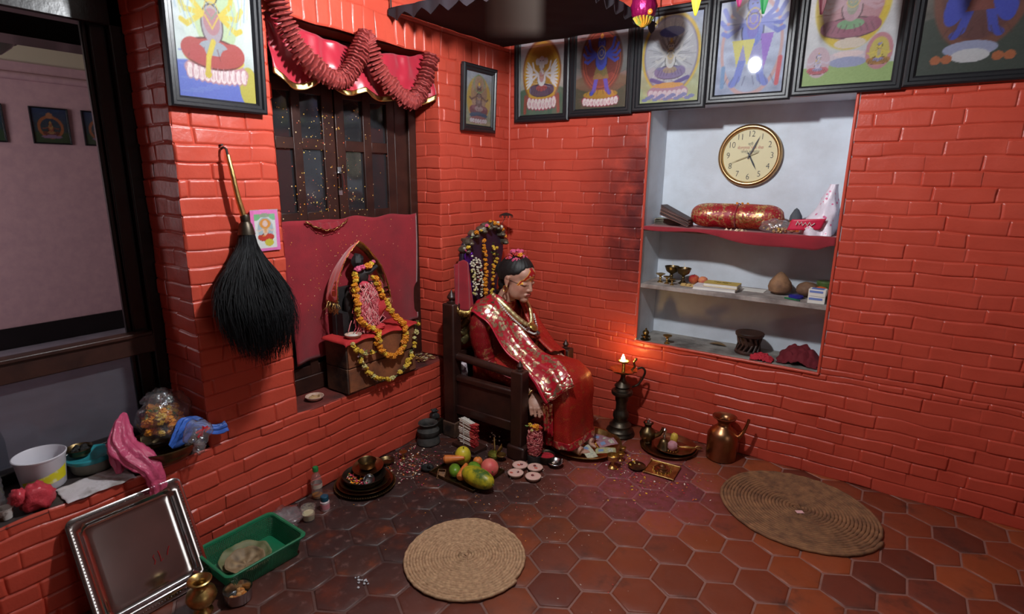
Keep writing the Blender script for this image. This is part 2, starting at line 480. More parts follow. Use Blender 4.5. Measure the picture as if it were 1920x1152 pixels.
# sill of the altar window and ledge of the opening
M['sill'] = pm('worn_red_sill', S(112, 48, 42), 0.6, col2=S(52, 34, 32), vs=6, lo=0.4, hi=0.62, bump=0.4, bs=70)
mb = MB(); mb.grid(lambda u, v: (lerp(-0.225, 0.0, u), lerp(W1[0], W1[1], v), SILL - 0.003 - 0.008 * sm((u - .9) * 10) + 0.002 * nz(u * 3, v * 12)), 16, 60)
struct(mb.build('trim_window_sill', M['sill'], smooth=180))
M['ledge'] = pm('dark_ledge', S(66, 56, 54), 0.6, col2=S(38, 32, 33), vs=7, bump=0.4, bs=60)
mb = MB(); mb.grid(lambda u, v: (lerp(-0.42, 0.0, u), lerp(W2[0], W2[1], v), 0.468 - 0.008 * sm((u - .93) * 14) + 0.002 * nz(u * 3, v * 12)), 18, 60)
struct(mb.build('trim_ledge', M['ledge'], smooth=180))

# hexagonal terracotta floor: each tile a low bevelled slab standing in grout
def floor_mat():
    m, nt, b, out = newmat('terracotta_tiles')
    a = N(nt, 'ShaderNodeVertexColor', layer_name='Col'); col = a.outputs['Color']
    tc = N(nt, 'ShaderNodeTexCoord'); sp = N(nt, 'ShaderNodeSeparateXYZ'); nt.links.new(tc.outputs['Object'], sp.inputs[0])
    def rng(sock, p, q, lo=0., hi=1.):
        k = N(nt, 'ShaderNodeMapRange'); k.interpolation_type = 'SMOOTHSTEP'
        for nm, val in zip(('From Min', 'From Max', 'To Min', 'To Max'), (p, q, lo, hi)): k.inputs[nm].default_value = val
        nt.links.new(sock, k.inputs['Value']); return k.outputs[0]
    def op(kind, p, q):
        k = N(nt, 'ShaderNodeMath', operation=kind); k.use_clamp = True
        for i, s in enumerate((p, q)):
            if isinstance(s, (int, float)): k.inputs[i].default_value = s
            else: nt.links.new(s, k.inputs[i])
        return k.outputs[0]
    def mix(c, fac, colour):
        mx = N(nt, 'ShaderNodeMix', data_type='RGBA'); nt.links.new(fac, mx.inputs['Factor']); nt.links.new(c, mx.inputs['A'])
        mx.inputs['B'].default_value = rgba(colour); return mx.outputs['Result']
    n1 = noise_tex(nt, 7, 7); n2 = noise_tex(nt, 2.2, 5); n3 = noise_tex(nt, 26, 6)
    # grime that has collected before the altar
    d = N(nt, 'ShaderNodeVectorMath', operation='DISTANCE'); nt.links.new(tc.outputs['Object'], d.inputs[0]); d.inputs[1].default_value = (0.15, -1.55, 0)
    gr = op('MULTIPLY', rng(d.outputs['Value'], 1.55, 0.55), rng(n1.outputs['Fac'], 0.16, 0.50))
    col = mix(col, op('MULTIPLY', gr, 0.92), S(46, 34, 34))
    gr2 = op('MULTIPLY', rng(n1.outputs['Fac'], 0.50, 0.72), rng(n2.outputs['Fac'], 0.42, 0.6))
    col = mix(col, op('MULTIPLY', gr2, 0.75), S(54, 34, 30))
    # pale dust and spilt magenta powder
    d2 = N(nt, 'ShaderNodeVectorMath', operation='DISTANCE'); nt.links.new(tc.outputs['Object'], d2.inputs[0]); d2.inputs[1].default_value = (1.38, -0.66, 0)
    pw = op('MULTIPLY', rng(d2.outputs['Value'], 0.62, 0.1), rng(n3.outputs['Fac'], 0.25, 0.62))
    col = mix(col, op('MULTIPLY', pw, 0.62), S(150, 74, 92))
    du = op('MULTIPLY', rng(d.outputs['Value'], 1.4, 0.5), rng(n3.outputs['Fac'], 0.54, 0.74))
    col = mix(col, op('MULTIPLY', du, 0.5), S(140, 104, 96))
    nt.links.new(col, b.inputs['Base Color'])
    nt.links.new(rng(n1.outputs['Fac'], 0.3, 0.7, 0.38, 0.6), b.inputs['Roughness'])
    k = N(nt, 'ShaderNodeBump'); k.inputs['Strength'].default_value = 0.35; k.inputs['Distance'].default_value = 0.003
    nt.links.new(n3.outputs['Fac'], k.inputs['Height']); nt.links.new(k.outputs['Normal'], b.inputs['Normal'])
    return m
M['tiles'] = floor_mat()
mb = MB(); mb.col = S(142, 104, 94)
mb.add([(-0.1, -4.7, -0.0025), (4.5, -4.7, -0.0025), (4.5, 0.02, -0.0025), (-0.1, 0.02, -0.0025)], [(0, 1, 2, 3)])
PX, PY = 0.199, 0.1735
rt = random.Random(4)
for j in range(-22, 10):
    for i in range(-9, 17):
        cx = 1.404 + i * PX + (PX / 2 if j % 2 else 0); cy = -1.308 + j * PY
        if not (-0.15 < cx < 4.5 and -4.7 < cy < 0.15): continue
        q = rt.random(); base = S(146, 72, 40) if q > 0.8 else S(126, 60, 38) if q > 0.2 else S(106, 52, 38)
        k = rt.uniform(0.85, 1.15); base = tuple(min(1, c * k) for c in base)
        rr = 0.1105; dz = rt.uniform(-0.0008, 0.0008); ta = rt.uniform(-0.006, 0.006); tb = rt.uniform(-0.006, 0.006)
        vs = []; cs = []
        for rad, zz, c in ((rr, -0.003, base), (rr - 0.003, 0.0003, base), (rr - 0.007, 0.0015, base), (rr * 0.55, 0.0018, base)):
            for a in range(6):
                an = PI / 6 + a * PI / 3
                X = rad * math.cos(an); Y = rad * math.sin(an)
                vs.append((min(max(cx + X, -0.05), 4.5), min(cy + Y, 0.008), zz + (dz + ta * X + tb * Y if zz > 0 else 0))); cs.append(c)
        vs.append((cx, min(cy, 0.008), 0.0018 + dz)); cs.append(base)
        fs = []
        for l in range(3):
            for a in range(6): fs.append((l * 6 + a, l * 6 + (a + 1) % 6, l * 6 + 6 + (a + 1) % 6, l * 6 + 6 + a))
        fs += [(18 + a, 18 + (a + 1) % 6, 24) for a in range(6)]
        mb.add(vs, fs, cols=cs)
struct(mb.build('floor', M['tiles'], smooth=50))
mb = MB(); mb.box((-0.24, -4.7, CEIL), (4.5, 0.34, CEIL + 0.05)); struct(mb.build('ceiling', M['whitewash'], smooth=0))
mb = MB(); mb.box((4.4, -4.7, 0), (4.45, 0.1, CEIL)); struct(mb.build('wall_east', M['brown_wall'], smooth=0))
mb = MB(); mb.box((-0.24, -4.7, 0), (4.45, -4.65, CEIL)); struct(mb.build('wall_south', M['plaster_dim'], smooth=0))

# the room beyond the opening
mb = MB(); mb.box((-4.5, -4.6, 0), (-4.45, 0.4, 2.9)); mb.box((-4.45, 0.35, 0), (-0.24, 0.4, 2.9)); struct(mb.build('wall_far_room', M['lilac'], smooth=0))
mb = MB(); mb.box((-4.5, -4.65, 0), (-0.24, -4.6, 2.9)); struct(mb.build('wall_far_room_side', M['lilac'], smooth=0))
mb = MB(); mb.box((-4.5, -4.6, -0.03), (-0.25, 0.4, 0.0)); struct(mb.build('floor_far_room', M['far_floor'], smooth=0))
mb = MB(); mb.box((-4.5, -4.6, 2.86), (-0.24, 0.4, 2.9)); struct(mb.build('ceiling_far_room', M['cream'], smooth=0))
mb = MB(); mb.box((-4.45, -4.6, 0.0), (-4.43, 0.35, 0.20)); struct(mb.build('baseboard_far_room', M['wood_black'], smooth=0))
mb = MB(); mb.tube([(-4.44, -4.6, 2.50), (-4.44, 0.35, 2.50)], 0.035, 10); struct(mb.build('trim_far_room', M['lilac'], smooth=80))
mb = MB(); mb.box((-4.45, -4.6, 2.62), (-4.35, 0.35, 2.86)); struct(mb.build('trim_far_room_beam', M['cream'], bevel=0.01))
# ------------------------------------------------------------------ windows
M['pane'] = clear_mat('dusty_window_glass', tint=(0.5, 0.52, 0.55), gloss=0.05, rough=0.06, milk=0.06, milk_col=(0.3, 0.3, 0.33))
M['pane_grey'] = clear_mat('smeared_window_glass', tint=(0.62, 0.62, 0.66), gloss=0.02, rough=0.15, milk=0.25, milk_col=(0.24, 0.23, 0.26), bump=0.1)
def specks(mb, n, fn, rnd, rmax=0.004):
    cols = [S(236, 160, 40), S(226, 190, 90), S(200, 90, 60), S(230, 200, 150)]
    for i in range(n):
        p, u, v = fn(rnd); r = rnd.uniform(0.0012, rmax); mb.col = rnd.choice(cols)
        k = 5; vs = [Vector(p) + Vector(u) * r * math.cos(2 * PI * j / k) + Vector(v) * r * math.sin(2 * PI * j / k) for j in range(k)]
        mb.add(vs, [tuple(range(k))])
def window_altar():
    t = struct(thing('window_1', 'dark wooden double window behind the altar', None, (-0.225, 0, 0)))
    m = MB()   # outer frame
    m.box((-0.03, W1[0], SILL), (0.03, W1[0] + 0.07, 2.335)); m.box((-0.03, -0.80, SILL), (0.03, W1[1], 2.335)); m.box((-0.03, W1[0] + .07, 2.25), (0.03, -0.80, 2.335)); m.box((-0.03, W1[0] + .07, SILL), (0.03, -0.80, SILL + 0.09))
    m.box((-0.02, -0.90, SILL + .09), (0.012, -0.80, 2.25))
    struct(m.build('window_frame', M['wood'], t, bevel=0.004))
    for y0, y1, ys in ((-1.765, -1.345, ((-1.70, -1.60), (-1.548, -1.418))), (-1.335, -0.905, ((-1.276, -1.145), (-1.088, -0.968)))):
        m = MB()
        cols = [y0] + [q for a in ys for q in a] + [y1]
        for a, b in zip(cols[0::2], cols[1::2]): m.box((-0.018, a, SILL + .09), (0.018, b, 2.25))
        for a, b in ys:
            for za, zb in ((SILL + .09, 0.62), (1.0, 1.06), (1.40, 1.455), (1.775, 1.832), (2.05, 2.11), (2.2, 2.25)): m.box((-0.018, a, za), (0.018, b, zb))
        s = struct(m.build('window_sash', M['wood'], t, bevel=0.003))
        for a, b in ys:
            for za, zb in ((0.62, 1.0), (1.06, 1.40), (1.455, 1.775), (1.832, 2.05), (2.11, 2.2)):
                g = MB(); g.box((-0.003, a - .004, za - .004), (0.001, b + .004, zb + .004)); struct(g.build('window_pane', M['pane'], s, smooth=0))
    m = MB(); m.tube([(0.018, -1.33, 1.66), (0.045, -1.33, 1.655), (0.05, -1.33, 1.615), (0.045, -1.33, 1.575), (0.018, -1.33, 1.57)], 0.008, 8)
    m.box((0.016, -1.342, 1.655), (0.022, -1.318, 1.69)); m.box((0.016, -1.342, 1.54), (0.022, -1.318, 1.575))
    struct(m.build('window_handle', M['steel'], t))
    m = MB(); specks(m, 260, lambda r: ((0.0195, r.gauss(-1.42, 0.16), r.uniform(1.42, 2.0) if r.random() < .8 else r.uniform(1.42, 1.6)), (0, 1, 0), (0, 0, 1)), random.Random(3))
    s = m.build('powder_specks', M['vc'], t, smooth=0); s['kind'] = 'structure'
window_altar()
mb = MB(); mb.box((-0.9, -1.95, 0), (-0.86, -0.5, 2.9)); mb.box((-0.9, -1.95, 0), (-0.24, -1.91, 2.9)); mb.box((-0.9, -0.54, 0), (-0.24, -0.5, 2.9))  # dark box added behind the panes so no far-room light shows through
struct(mb.build('dark_box_behind_window', M['ceiling'], smooth=0))
def window_open():
    t = struct(thing('window_2', 'dark wooden window frame open to the next room', None, (-0.335, 0.024, 0)))
    m = MB()
    m.box((-0.05, -2.345, 0.47), (0.03, -2.27, 2.42)); m.box((-0.05, -2.405, 0.47), (0.0, -2.345, 2.42)); m.box((-0.04, -2.425, 0.47), (-0.015, -2.405, 2.3))
    m.box((-0.05, -3.9, 2.21), (0.03, -2.27, 2.42)); m.box((-0.05, -3.9, 0.47), (0.03, -3.82, 2.42)); m.box((-0.04, -3.82, 0.47), (0.02, -2.405, 0.52))
    struct(m.build('window_frame', M['wood_black'], t, bevel=0.006))
    m = MB(); m.box((-0.05, -3.82, 0.868), (0.028, -2.335, 0.955)); m.box((-0.02, -3.82, 0.948), (0.040, -2.345, 0.968))
    struct(m.build('window_rail', M['wood'], t, bevel=0.005))
    m = MB(); m.box((-0.03, -3.82, 0.50), (-0.026, -2.34, 0.873)); struct(m.build('window_pane', M['pane_grey'], t, smooth=0))
window_open()
mb = MB(); mb.box((-2.32, -4.6, 2.42), (-2.0, 0.35, 2.60)); struct(mb.build('trim_far_room_joist', M['wood_black'], smooth=0))
t = thing('ceiling_light', 'unlit glass dome light on the ceiling of the next room', 'lamp', (-3.25, -2.02, 2.585))
m = MB(); m.lathe([(0, -0.13), (0.06, -0.125), (0.13, -0.10), (0.19, -0.05), (0.215, -0.012), (0, -0.012)], 28); m.build('dome', pm('dome_glass', S(120, 130, 118), 0.2), t)
m = MB(); m.lathe([(0, -0.02), (0.225, -0.02), (0.23, 0), (0, 0)], 28); m.build('base', M['wood'], t)

# ------------------------------------------------------------------ painted pictures
class Pic:
    def __init__(s, nx, ny, top, bot=None):
        s.nx, s.ny = nx, ny
        y, x = np.mgrid[0:ny + 1, 0:nx + 1]; s.X = x / nx; s.Y = y / ny
        bot = bot or top
        s.A = np.zeros((ny + 1, nx + 1, 3)); s.rs = np.random.RandomState(nx * 7 + ny + int(sum(top)))
        for k in range(3): s.A[..., k] = bot[k] + (top[k] - bot[k]) * s.Y
    def put(s, mask, col, a=1.0):
        w = np.clip(mask, 0, 1)[..., None] * a
        s.A = s.A * (1 - w) + np.array(col, float) * w
    def el(s, cx, cy, rx, ry, col, a=1.0, soft=0.06, rot=0):
        dx = s.X - cx; dy = s.Y - cy
        if rot: c, n = math.cos(rot), math.sin(rot); dx, dy = dx * c + dy * n, -dx * n + dy * c
        d = np.sqrt((dx / rx) ** 2 + (dy / ry) ** 2)
        s.put((1 - d) / soft + 0.5, col, a)
    def ring(s, cx, cy, rx, ry, w, col, a=1.0):
        d = np.sqrt(((s.X - cx) / rx) ** 2 + ((s.Y - cy) / ry) ** 2)
        s.put((w - np.abs(d - 1)) / 0.03 + 0.5, col, a)
    def line(s, pts, w, col, a=1.0, asp=1.3):
        for (x0, y0), (x1, y1) in zip(pts, pts[1:]):
            dx, dy = x1 - x0, (y1 - y0) * asp; L = dx * dx + dy * dy + 1e-9
            t = np.clip(((s.X - x0) * dx + (s.Y - y0) * asp * dy) / L, 0, 1)
            d = np.hypot(s.X - x0 - t * dx, (s.Y - y0) * asp - t * dy)
            s.put((w - d) / 0.012 + 0.5, col, a)
    def pol(s, pts, col, a=1.0):
        m = np.zeros_like(s.X); n = len(pts)
        for i in range(n):
            (x0, y0), (x1, y1) = pts[i], pts[(i + 1) % n]
            if abs(y1 - y0) < 1e-9: continue
            c = ((y0 > s.Y) != (y1 > s.Y)) & (s.X < (x1 - x0) * (s.Y - y0) / (y1 - y0) + x0)
            m = np.where(c, 1 - m, m)
        s.put(m, col, a)
    def mott(s, amp, k=9):
        g = s.rs.rand(k * 2 + 2, k + 2); yy = s.Y * k * 2; xx = s.X * k
        i = np.minimum(yy.astype(int), k * 2); j = np.minimum(xx.astype(int), k); fy = yy - i; fx = xx - j
        v = (g[i, j] * (1 - fx) + g[i, j + 1] * fx) * (1 - fy) + (g[i + 1, j] * (1 - fx) + g[i + 1, j + 1] * fx) * fy
        s.A += ((v - .5) * amp)[..., None]
    def mesh(s, w, h):
        """grid in the local XZ plane, x centred, z from 0, facing -y"""
        s.A += (s.rs.rand(*s.X.shape)[..., None] - 0.5) * 10
        A = np.clip(s.A * .88, 0, 255) / 255
        L = np.where(A <= 0.04045, A / 12.92, ((A + 0.055) / 1.055) ** 2.4).reshape(-1, 3)
        V = np.stack([(s.X - .5) * w, np.zeros_like(s.X), s.Y * h], -1).reshape(-1, 3)
        q = s.nx + 1
        F = [(j * q + i, j * q + i + 1, (j + 1) * q + i + 1, (j + 1) * q + i) for j in range(s.ny) for i in range(s.nx)]
        m = MB(); m.v = [tuple(v) for v in V.tolist()]; m.f = F; m.m = [0] * len(F); m.c = [tuple(c) for c in L.tolist()]
        return m
    def lotus(s, cx, y, rx, ry, col=(236, 222, 220), edge=(176, 60, 90), n=8):
        s.el(cx, y, rx, ry, edge); 
        for i in range(n):
            x = cx + rx * 0.93 * ((i + .5) / n * 2 - 1); dy = math.sqrt(max(0, 1 - ((x - cx) / rx) ** 2)) * ry
            s.el(x, y - dy * .42, rx / n * 1.30, ry * .66, edge, .8); s.el(x, y - dy * .38, rx / n * 1.12, ry * .56, col); s.el(x, y - dy * .5, rx / n * .4, ry * .25, edge, .25)
    def figure(s, cx, y, k, skin, robe, sash, arms=1, seated=True, body=None):
        body = body or skin; ink = tuple(c * .45 for c in body)
        s.el(cx, y + (.17 if seated else .32) * k, .095 * k, .11 * k, ink); s.el(cx, y + (.325 if seated else .475) * k, .064 * k, .058 * k, ink)
        if seated: s.el(cx, y + .02 * k, .262 * k, .084 * k, tuple(c * .5 for c in robe))
        if seated:
            s.el(cx, y + .02 * k, .25 * k, .075 * k, robe); s.el(cx - .17 * k, y + .03 * k, .1 * k, .06 * k, robe); s.el(cx + .17 * k, y + .03 * k, .1 * k, .06 * k, robe)
            s.el(cx, y + .05 * k, .12 * k, .04 * k, sash); hb = .17
        else:
            for q in (-1, 1):
                s.line([(cx + q * .05 * k, y + .2 * k), (cx + q * .1 * k, y + .03 * k), (cx + q * .14 * k, y)], .03 * k, skin)
            s.pol([(cx - .12 * k, y + .14 * k), (cx + .12 * k, y + .14 * k), (cx + .07 * k, y + .27 * k), (cx - .07 * k, y + .27 * k)], robe); hb = .32
        s.el(cx, y + hb * k, .085 * k, .10 * k, body); s.el(cx, y + (hb + .02) * k, .05 * k, .07 * k, sash, .5)
        for i in range(arms):
            a = -0.5 + 1.5 * i / max(1, arms - 1) if arms > 1 else -0.3
            for q in (-1, 1):
                ex = cx + q * (.10 + .12 * math.cos(a)) * k; ey = y + (hb + .05 + .10 * math.sin(a)) * k
                s.line([(cx + q * .07 * k, y + (hb + .05) * k), (ex, ey - .02 * k), (ex + q * .05 * k * math.cos(a), ey + .05 * k * math.sin(a) + .02 * k)], .018 * k, skin)
        s.el(cx, y + (hb + .155) * k, .055 * k, .05 * k, skin); s.el(cx, y + (hb + .20) * k, .05 * k, .025 * k, sash); s.el(cx, y + (hb + .225) * k, .022 * k, .025 * k, (210, 170, 60))
        for i in range(3): s.ring(cx, y + (hb + .07) * k, (.03 + .014 * i) * k, (.03 + .016 * i) * k, .07, (206, 176, 90) if i != 1 else sash, .8)
        for q in (-1, 1):
            for i in range(4): s.line([(cx + q * (.03 + .05 * i) * k, y + .045 * k), (cx + q * (.05 + .055 * i) * k, y - .01 * k)], .005, tuple(c * .6 for c in robe), .7)
        for q in (-1, 1): s.el(cx + q * .02 * k, y + (hb + .16) * k, .008 * k, .005 * k, (30, 20, 20))

def framed(label, w, h, border, pic, loc, rot, group=None, depth=0.026, cat='picture', name='framed_picture', sub=False):
    t = thing(name, label, cat, loc, group=group, rot=rot)
    m = MB()
    prof = [(0.0, 0.0), (0.0, depth * .8), (border * .18, depth), (border * .42, depth), (border * .55, depth * .72), (border * .8, depth * .72), (border, depth * .42), (border, 0.0)]
    n = len(prof); vs = []
    cor = [(-w / 2, 0, 1, 1), (w / 2, 0, -1, 1), (w / 2, h, -1, -1), (-w / 2, h, 1, -1)]
    for x, z, sx, sz in cor:
        for b, d in prof: vs.append((x + sx * b, -d, z + sz * b))
    fs = []
    for i in range(4):
        k = (i + 1) % 4
        for j in range(n - 1): fs.append((i * n + j, k * n + j, k * n + j + 1, i * n + j + 1))
    m.add(vs, fs)
    m.box((-w / 2 + .004, -0.004, .004), (w / 2 - .004, 0, h - .004))
    m.build('frame', M['frame_black'], t, smooth=30)
    g = pic.mesh(w - border * 1.7, h - border * 1.7).build('painting', M['paint'], t, smooth=0, loc=(0, -depth * .30, border * .85))
    a = w / 2 - border * .9; g = MB(); g.box((-a, -depth * .40, border * .9), (a, -depth * .36, h - border * .9)); g.build('glass', M['glass'], t, smooth=0)
    return t
# white figure on a yellow halo
def pic_pale():
    p = Pic(84, 112, (196, 196, 206), (150, 150, 130)); p.mott(30)
    p.el(.5, .1, .8, .3, (86, 112, 92)); p.el(.5, .56, .43, .43, (150, 92, 50)); p.el(.5, .56, .40, .40, (206, 160, 48)); p.el(.5, .60, .30, .32, (188, 140, 44))
    p.lotus(.5, .2, .34, .13); p.el(.5, .27, .3, .05, (206, 158, 46))
    for q in (-1, 1):
        for i in range(9):
            a = -.6 + i * .17; p.el(.5 + q * (.22 + .06 * math.cos(a)), .52 + .20 * math.sin(a), .085, .016, (226, 224, 226), rot=q * a)
    p.figure(.5, .31, 1.05, (224, 220, 222), (96, 66, 92), (170, 70, 70), 3)
    p.el(.5, .70, .075, .07, (228, 224, 226)); p.line([(.5, .70), (.49, .6), (.53, .55)], .02, (220, 216, 220))
    for q in (-1, 1): p.el(.5 + q * .09, .705, .05, .045, (214, 208, 212)); p.el(.5 + q * .03, .715, .008, .006, (40, 30, 30)); p.line([(.5 + q * .38, .05), (.5 + q * .36, .26)], .035, (156, 84, 70))
    return p
def pic_blue():
    p = Pic(84, 112, (168, 164, 172), (70, 72, 58)); p.mott(24); p.el(.5, .1, .9, .34, (92, 90, 68)); p.el(.5, .12, .9, .2, (84, 80, 60))
    p.el(.5, .6, .40, .40, (100, 58, 46)); p.el(.5, .6, .36, .37, (152, 70, 48)); p.el(.5, .6, .30, .32, (118, 52, 44)); p.ring(.5, .6, .33, .345, .02, (70, 36, 36))
    p.lotus(.5, .12, .36, .085, n=10); p.el(.5, .185, .33, .055, (184, 136, 48))
    p.figure(.5, .2, 1.25, (66, 80, 190), (126, 108, 62), (60, 60, 120), 4, seated=False)
    return p
def pic_thousand():
    p = Pic(84, 112, (150, 160, 190), (170, 176, 120)); p.mott(40)
    p.el(.5, .56, .48, .46, (206, 172, 66)); p.el(.5, .55, .44, .43, (120, 116, 150)); p.el(.5, .55, .42, .41, (172, 172, 178))
    for i in range(90):
        a = i * 2.4; r = .12 + .29 * (i / 90); p.line([(.5 + .1 * math.cos(a), .55 + .1 * math.sin(a)), (.5 + r * math.cos(a), .55 + r * math.sin(a))], .004, (120, 122, 128) if i % 2 else (204, 204, 206))
    p.figure(.5, .33, .95, (190, 188, 186), (120, 110, 150), (150, 130, 110), 2); p.el(.5, .8, .2, .06, (86, 96, 170)); p.line([(.2, .28), (.5, .2), (.8, .28)], .03, (86, 80, 140))
    p.lotus(.48, .13, .34, .09, (206, 190, 196), (170, 130, 150)); p.el(.48, .205, .26, .03, (204, 150, 80))
    for i in range(14): p.el(.1 + .06 * i, .05 + .02 * (i % 3), .05, .02, (120, 126, 170))
    return p
def pic_blue_big():
    p = Pic(84, 112, (196, 204, 226), (150, 160, 186)); p.mott(40)
    p.ring(.5, .5, .42, .5, .05, (196, 160, 160)); p.figure(.5, .12, 1.7, (118, 132, 206), (150, 150, 200), (120, 100, 190), 4, seated=False)
    for x, c in ((.3, (206, 198, 110)), (.45, (210, 204, 120))): p.pol([(x - .08, .58), (x + .1, .58), (x + .01, .3)], c)  # yellow triangles: pennant reflections of the glass, painted into the picture
    p.pol([(.62, .62), (.8, .62), (.7, .25)], (150, 110, 200)); p.line([(.12, .1), (.12, .3)], .03, (120, 150, 190)); p.line([(.9, .1), (.92, .36)], .03, (200, 90, 100))
    return p
def pic_pale_halo():
    p = Pic(84, 112, (200, 196, 196), (196, 200, 206)); p.mott(22)
    p.el(.48, .78, .40, .44, (206, 180, 56)); p.el(.48, .8, .33, .38, (178, 130, 138)); p.figure(.48, .52, 1.2, (186, 150, 160), (150, 90, 110), (120, 160, 120), 4)
    p.el(.5, .08, .9, .13, (150, 176, 110)); p.el(.5, .40, .17, .05, (210, 196, 180)); p.el(.5, .28, .22, .05, (204, 190, 200)); p.el(.5, .22, .2, .05, (150, 156, 190)); p.el(.5, .3, .16, .03, (222, 200, 200))
    p.el(.82, .3, .14, .17, (190, 130, 140)); p.el(.82, .3, .1, .13, (196, 180, 90)); p.figure(.82, .2, .45, (210, 190, 80), (170, 120, 60), (140, 140, 190), 1)
    p.el(.18, .24, .13, .15, (196, 170, 180)); p.figure(.18, .15, .45, (200, 190, 210), (190, 100, 110), (150, 150, 190), 1)
    return p
def pic_dark():
    p = Pic(84, 112, (120, 104, 96), (50, 62, 58)); p.mott(26); p.el(.5, .2, .9, .35, (56, 66, 58)); p.el(.5, .72, .42, .52, (112, 66, 52)); p.el(.5, .74, .35, .45, (92, 50, 48))
    p.figure(.5, .34, 1.4, (58, 70, 170), (120, 60, 52), (110, 96, 80), 5, seated=False)
    for q in (-1, 1): p.el(.5 + q * .2, .62, .1, .2, (56, 70, 176), rot=q * .3)
    p.el(.47, .22, .24, .07, (150, 156, 186)); p.el(.48, .16, .17, .06, (196, 196, 200))
    for x in (.18, .28, .72, .82): p.el(x, .14, .05, .04, (170, 96, 56))
    return p
def pic_yellow():
    p = Pic(96, 140, (216, 222, 226), (180, 196, 190)); p.mott(26); p.el(.5, .1, 1, .2, (92, 112, 196)); p.el(.5, .62, .38, .42, (200, 214, 206)); p.el(.52, .66, .27, .32, (178, 200, 160))
    for i in range(16): p.line([(.1 * (i % 5) + .05, .05 + .02 * i), (.1 * (i % 5) + .3, .06 + .02 * i)], .006, (110, 130, 200))
    p.el(.9, .14, .13, .16, (186, 178, 70)); p.lotus(.5, .235, .40, .1, (232, 216, 216), (190, 140, 150), 11); p.el(.48, .32, .37, .07, (214, 190, 60))
    p.figure(.47, .33, 1.45, (206, 186, 62), (172, 66, 62), (150, 160, 170), 3, body=(160, 150, 160))
    for q in (-1, 1):
        for i in range(7): p.line([(.47 + q * (.16 + .05 * i), .5 + .03 * i), (.47 + q * (.24 + .04 * i), .62 + .04 * i), (.47 + q * (.2 + .05 * i), .72 + .03 * i)], .006, (150, 176, 196) if i % 2 else (196, 206, 150))
    for i in range(11): p.line([(.13 + .073 * i, .17), (.12 + .075 * i, .21), (.14 + .072 * i, .255)], .004, (176, 120, 130))
    p.el(.47, .60, .1, .1, (170, 120, 128)); p.line([(.39, .64), (.47, .55), (.55, .64)], .008, (206, 180, 70)); p.line([(.4, .68), (.47, .62), (.54, .68)], .006, (120, 150, 120))
    p.el(.27, .345, .1, .07, (172, 62, 62)); p.el(.68, .345, .13, .07, (172, 66, 60)); p.line([(.47, .45), (.40, .33), (.38, .22)], .03, (206, 186, 62)); p.el(.38, .2, .04, .03, (200, 180, 60))
    return p
def pic_monk():
    p = Pic(48, 70, (150, 156, 170), (140, 140, 110)); p.mott(26); p.el(.5, .5, .45, .42, (176, 146, 66)); p.el(.5, .6, .3, .34, (150, 120, 96)); p.figure(.5, .26, 1.3, (96, 72, 70), (120, 70, 80), (150, 130, 130), 1); p.ring(.5, .78, .2, .16, .06, (110, 140, 100))
    p.el(.5, .2, .34, .06, (70, 84, 110)); p.lotus(.5, .12, .34, .07, (196, 190, 196), (140, 90, 90), 7)
    return p
def pic_far():
    p = Pic(40, 40, (46, 74, 112), (60, 78, 60)); p.mott(20); p.el(.5, .14, .8, .2, (60, 86, 58)); p.ring(.5, .46, .33, .30, .13, (176, 110, 70)); p.el(.5, .8, .1, .08, (190, 130, 90)); p.figure(.5, .26, .9, (160, 90, 70), (120, 70, 60), (180, 140, 90), 1); p.el(.5, .18, .3, .05, (150, 120, 150))
    return p
ROWX = [(0.062, 0.487, 2.012), (0.489, 0.925, 2.028), (0.927, 1.364, 2.038), (1.366, 1.800, 2.055), (1.802, 2.279, 2.068), (2.281, 2.765, 2.078)]
ROWL = ['black framed painting of a white many armed figure, nearest the room corner',
        'black framed painting of a blue standing figure, second from the room corner',
        'black framed painting of a pale wheel of arms, over the left end of the niche',
        'black framed bluish white painting reflecting the lamp, above the wall clock',
        'black framed pale painting with a yellow halo, over the right end of the niche',
        'black framed dark painting with a deep blue figure, farthest right on the brick wall']
for (xa, xb, zb), lab, pf in zip(ROWX, ROWL, (pic_pale, pic_blue, pic_thousand, pic_blue_big, pic_pale_halo, pic_dark)):
    framed(lab, xb - xa, 0.56, 0.046, pf(), ((xa + xb) / 2, -0.012, zb), (0.012, 0, 0), 'framed paintings in a row above the niche')
framed('large black framed painting of a yellow seated figure on a lotus, on the brick pillar', 0.395, 0.56, 0.042, pic_yellow(), (0.014, -2.083, 1.90), (0.05, 0, PI / 2), depth=0.03)
framed('small black framed painting of a dark robed figure, on the wall left of the corner', 0.345, 0.40, 0.042, pic_monk(), (0.014, -0.385, 1.93), (0.04, 0, PI / 2))
for yc, lab in ((-1.80, 'small blue painting at the left end of the row in the next room'), (-1.31, 'small blue painting with an orange ring, middle of the row in the next room'), (-0.90, 'small blue painting half hidden by the dark window post, in the next room')):
    framed(lab, 0.30, 0.335, 0.014, pic_far(), (-4.446, yc, 1.908), (0.03, 0, PI / 2), 'small paintings in the next room', depth=0.02)
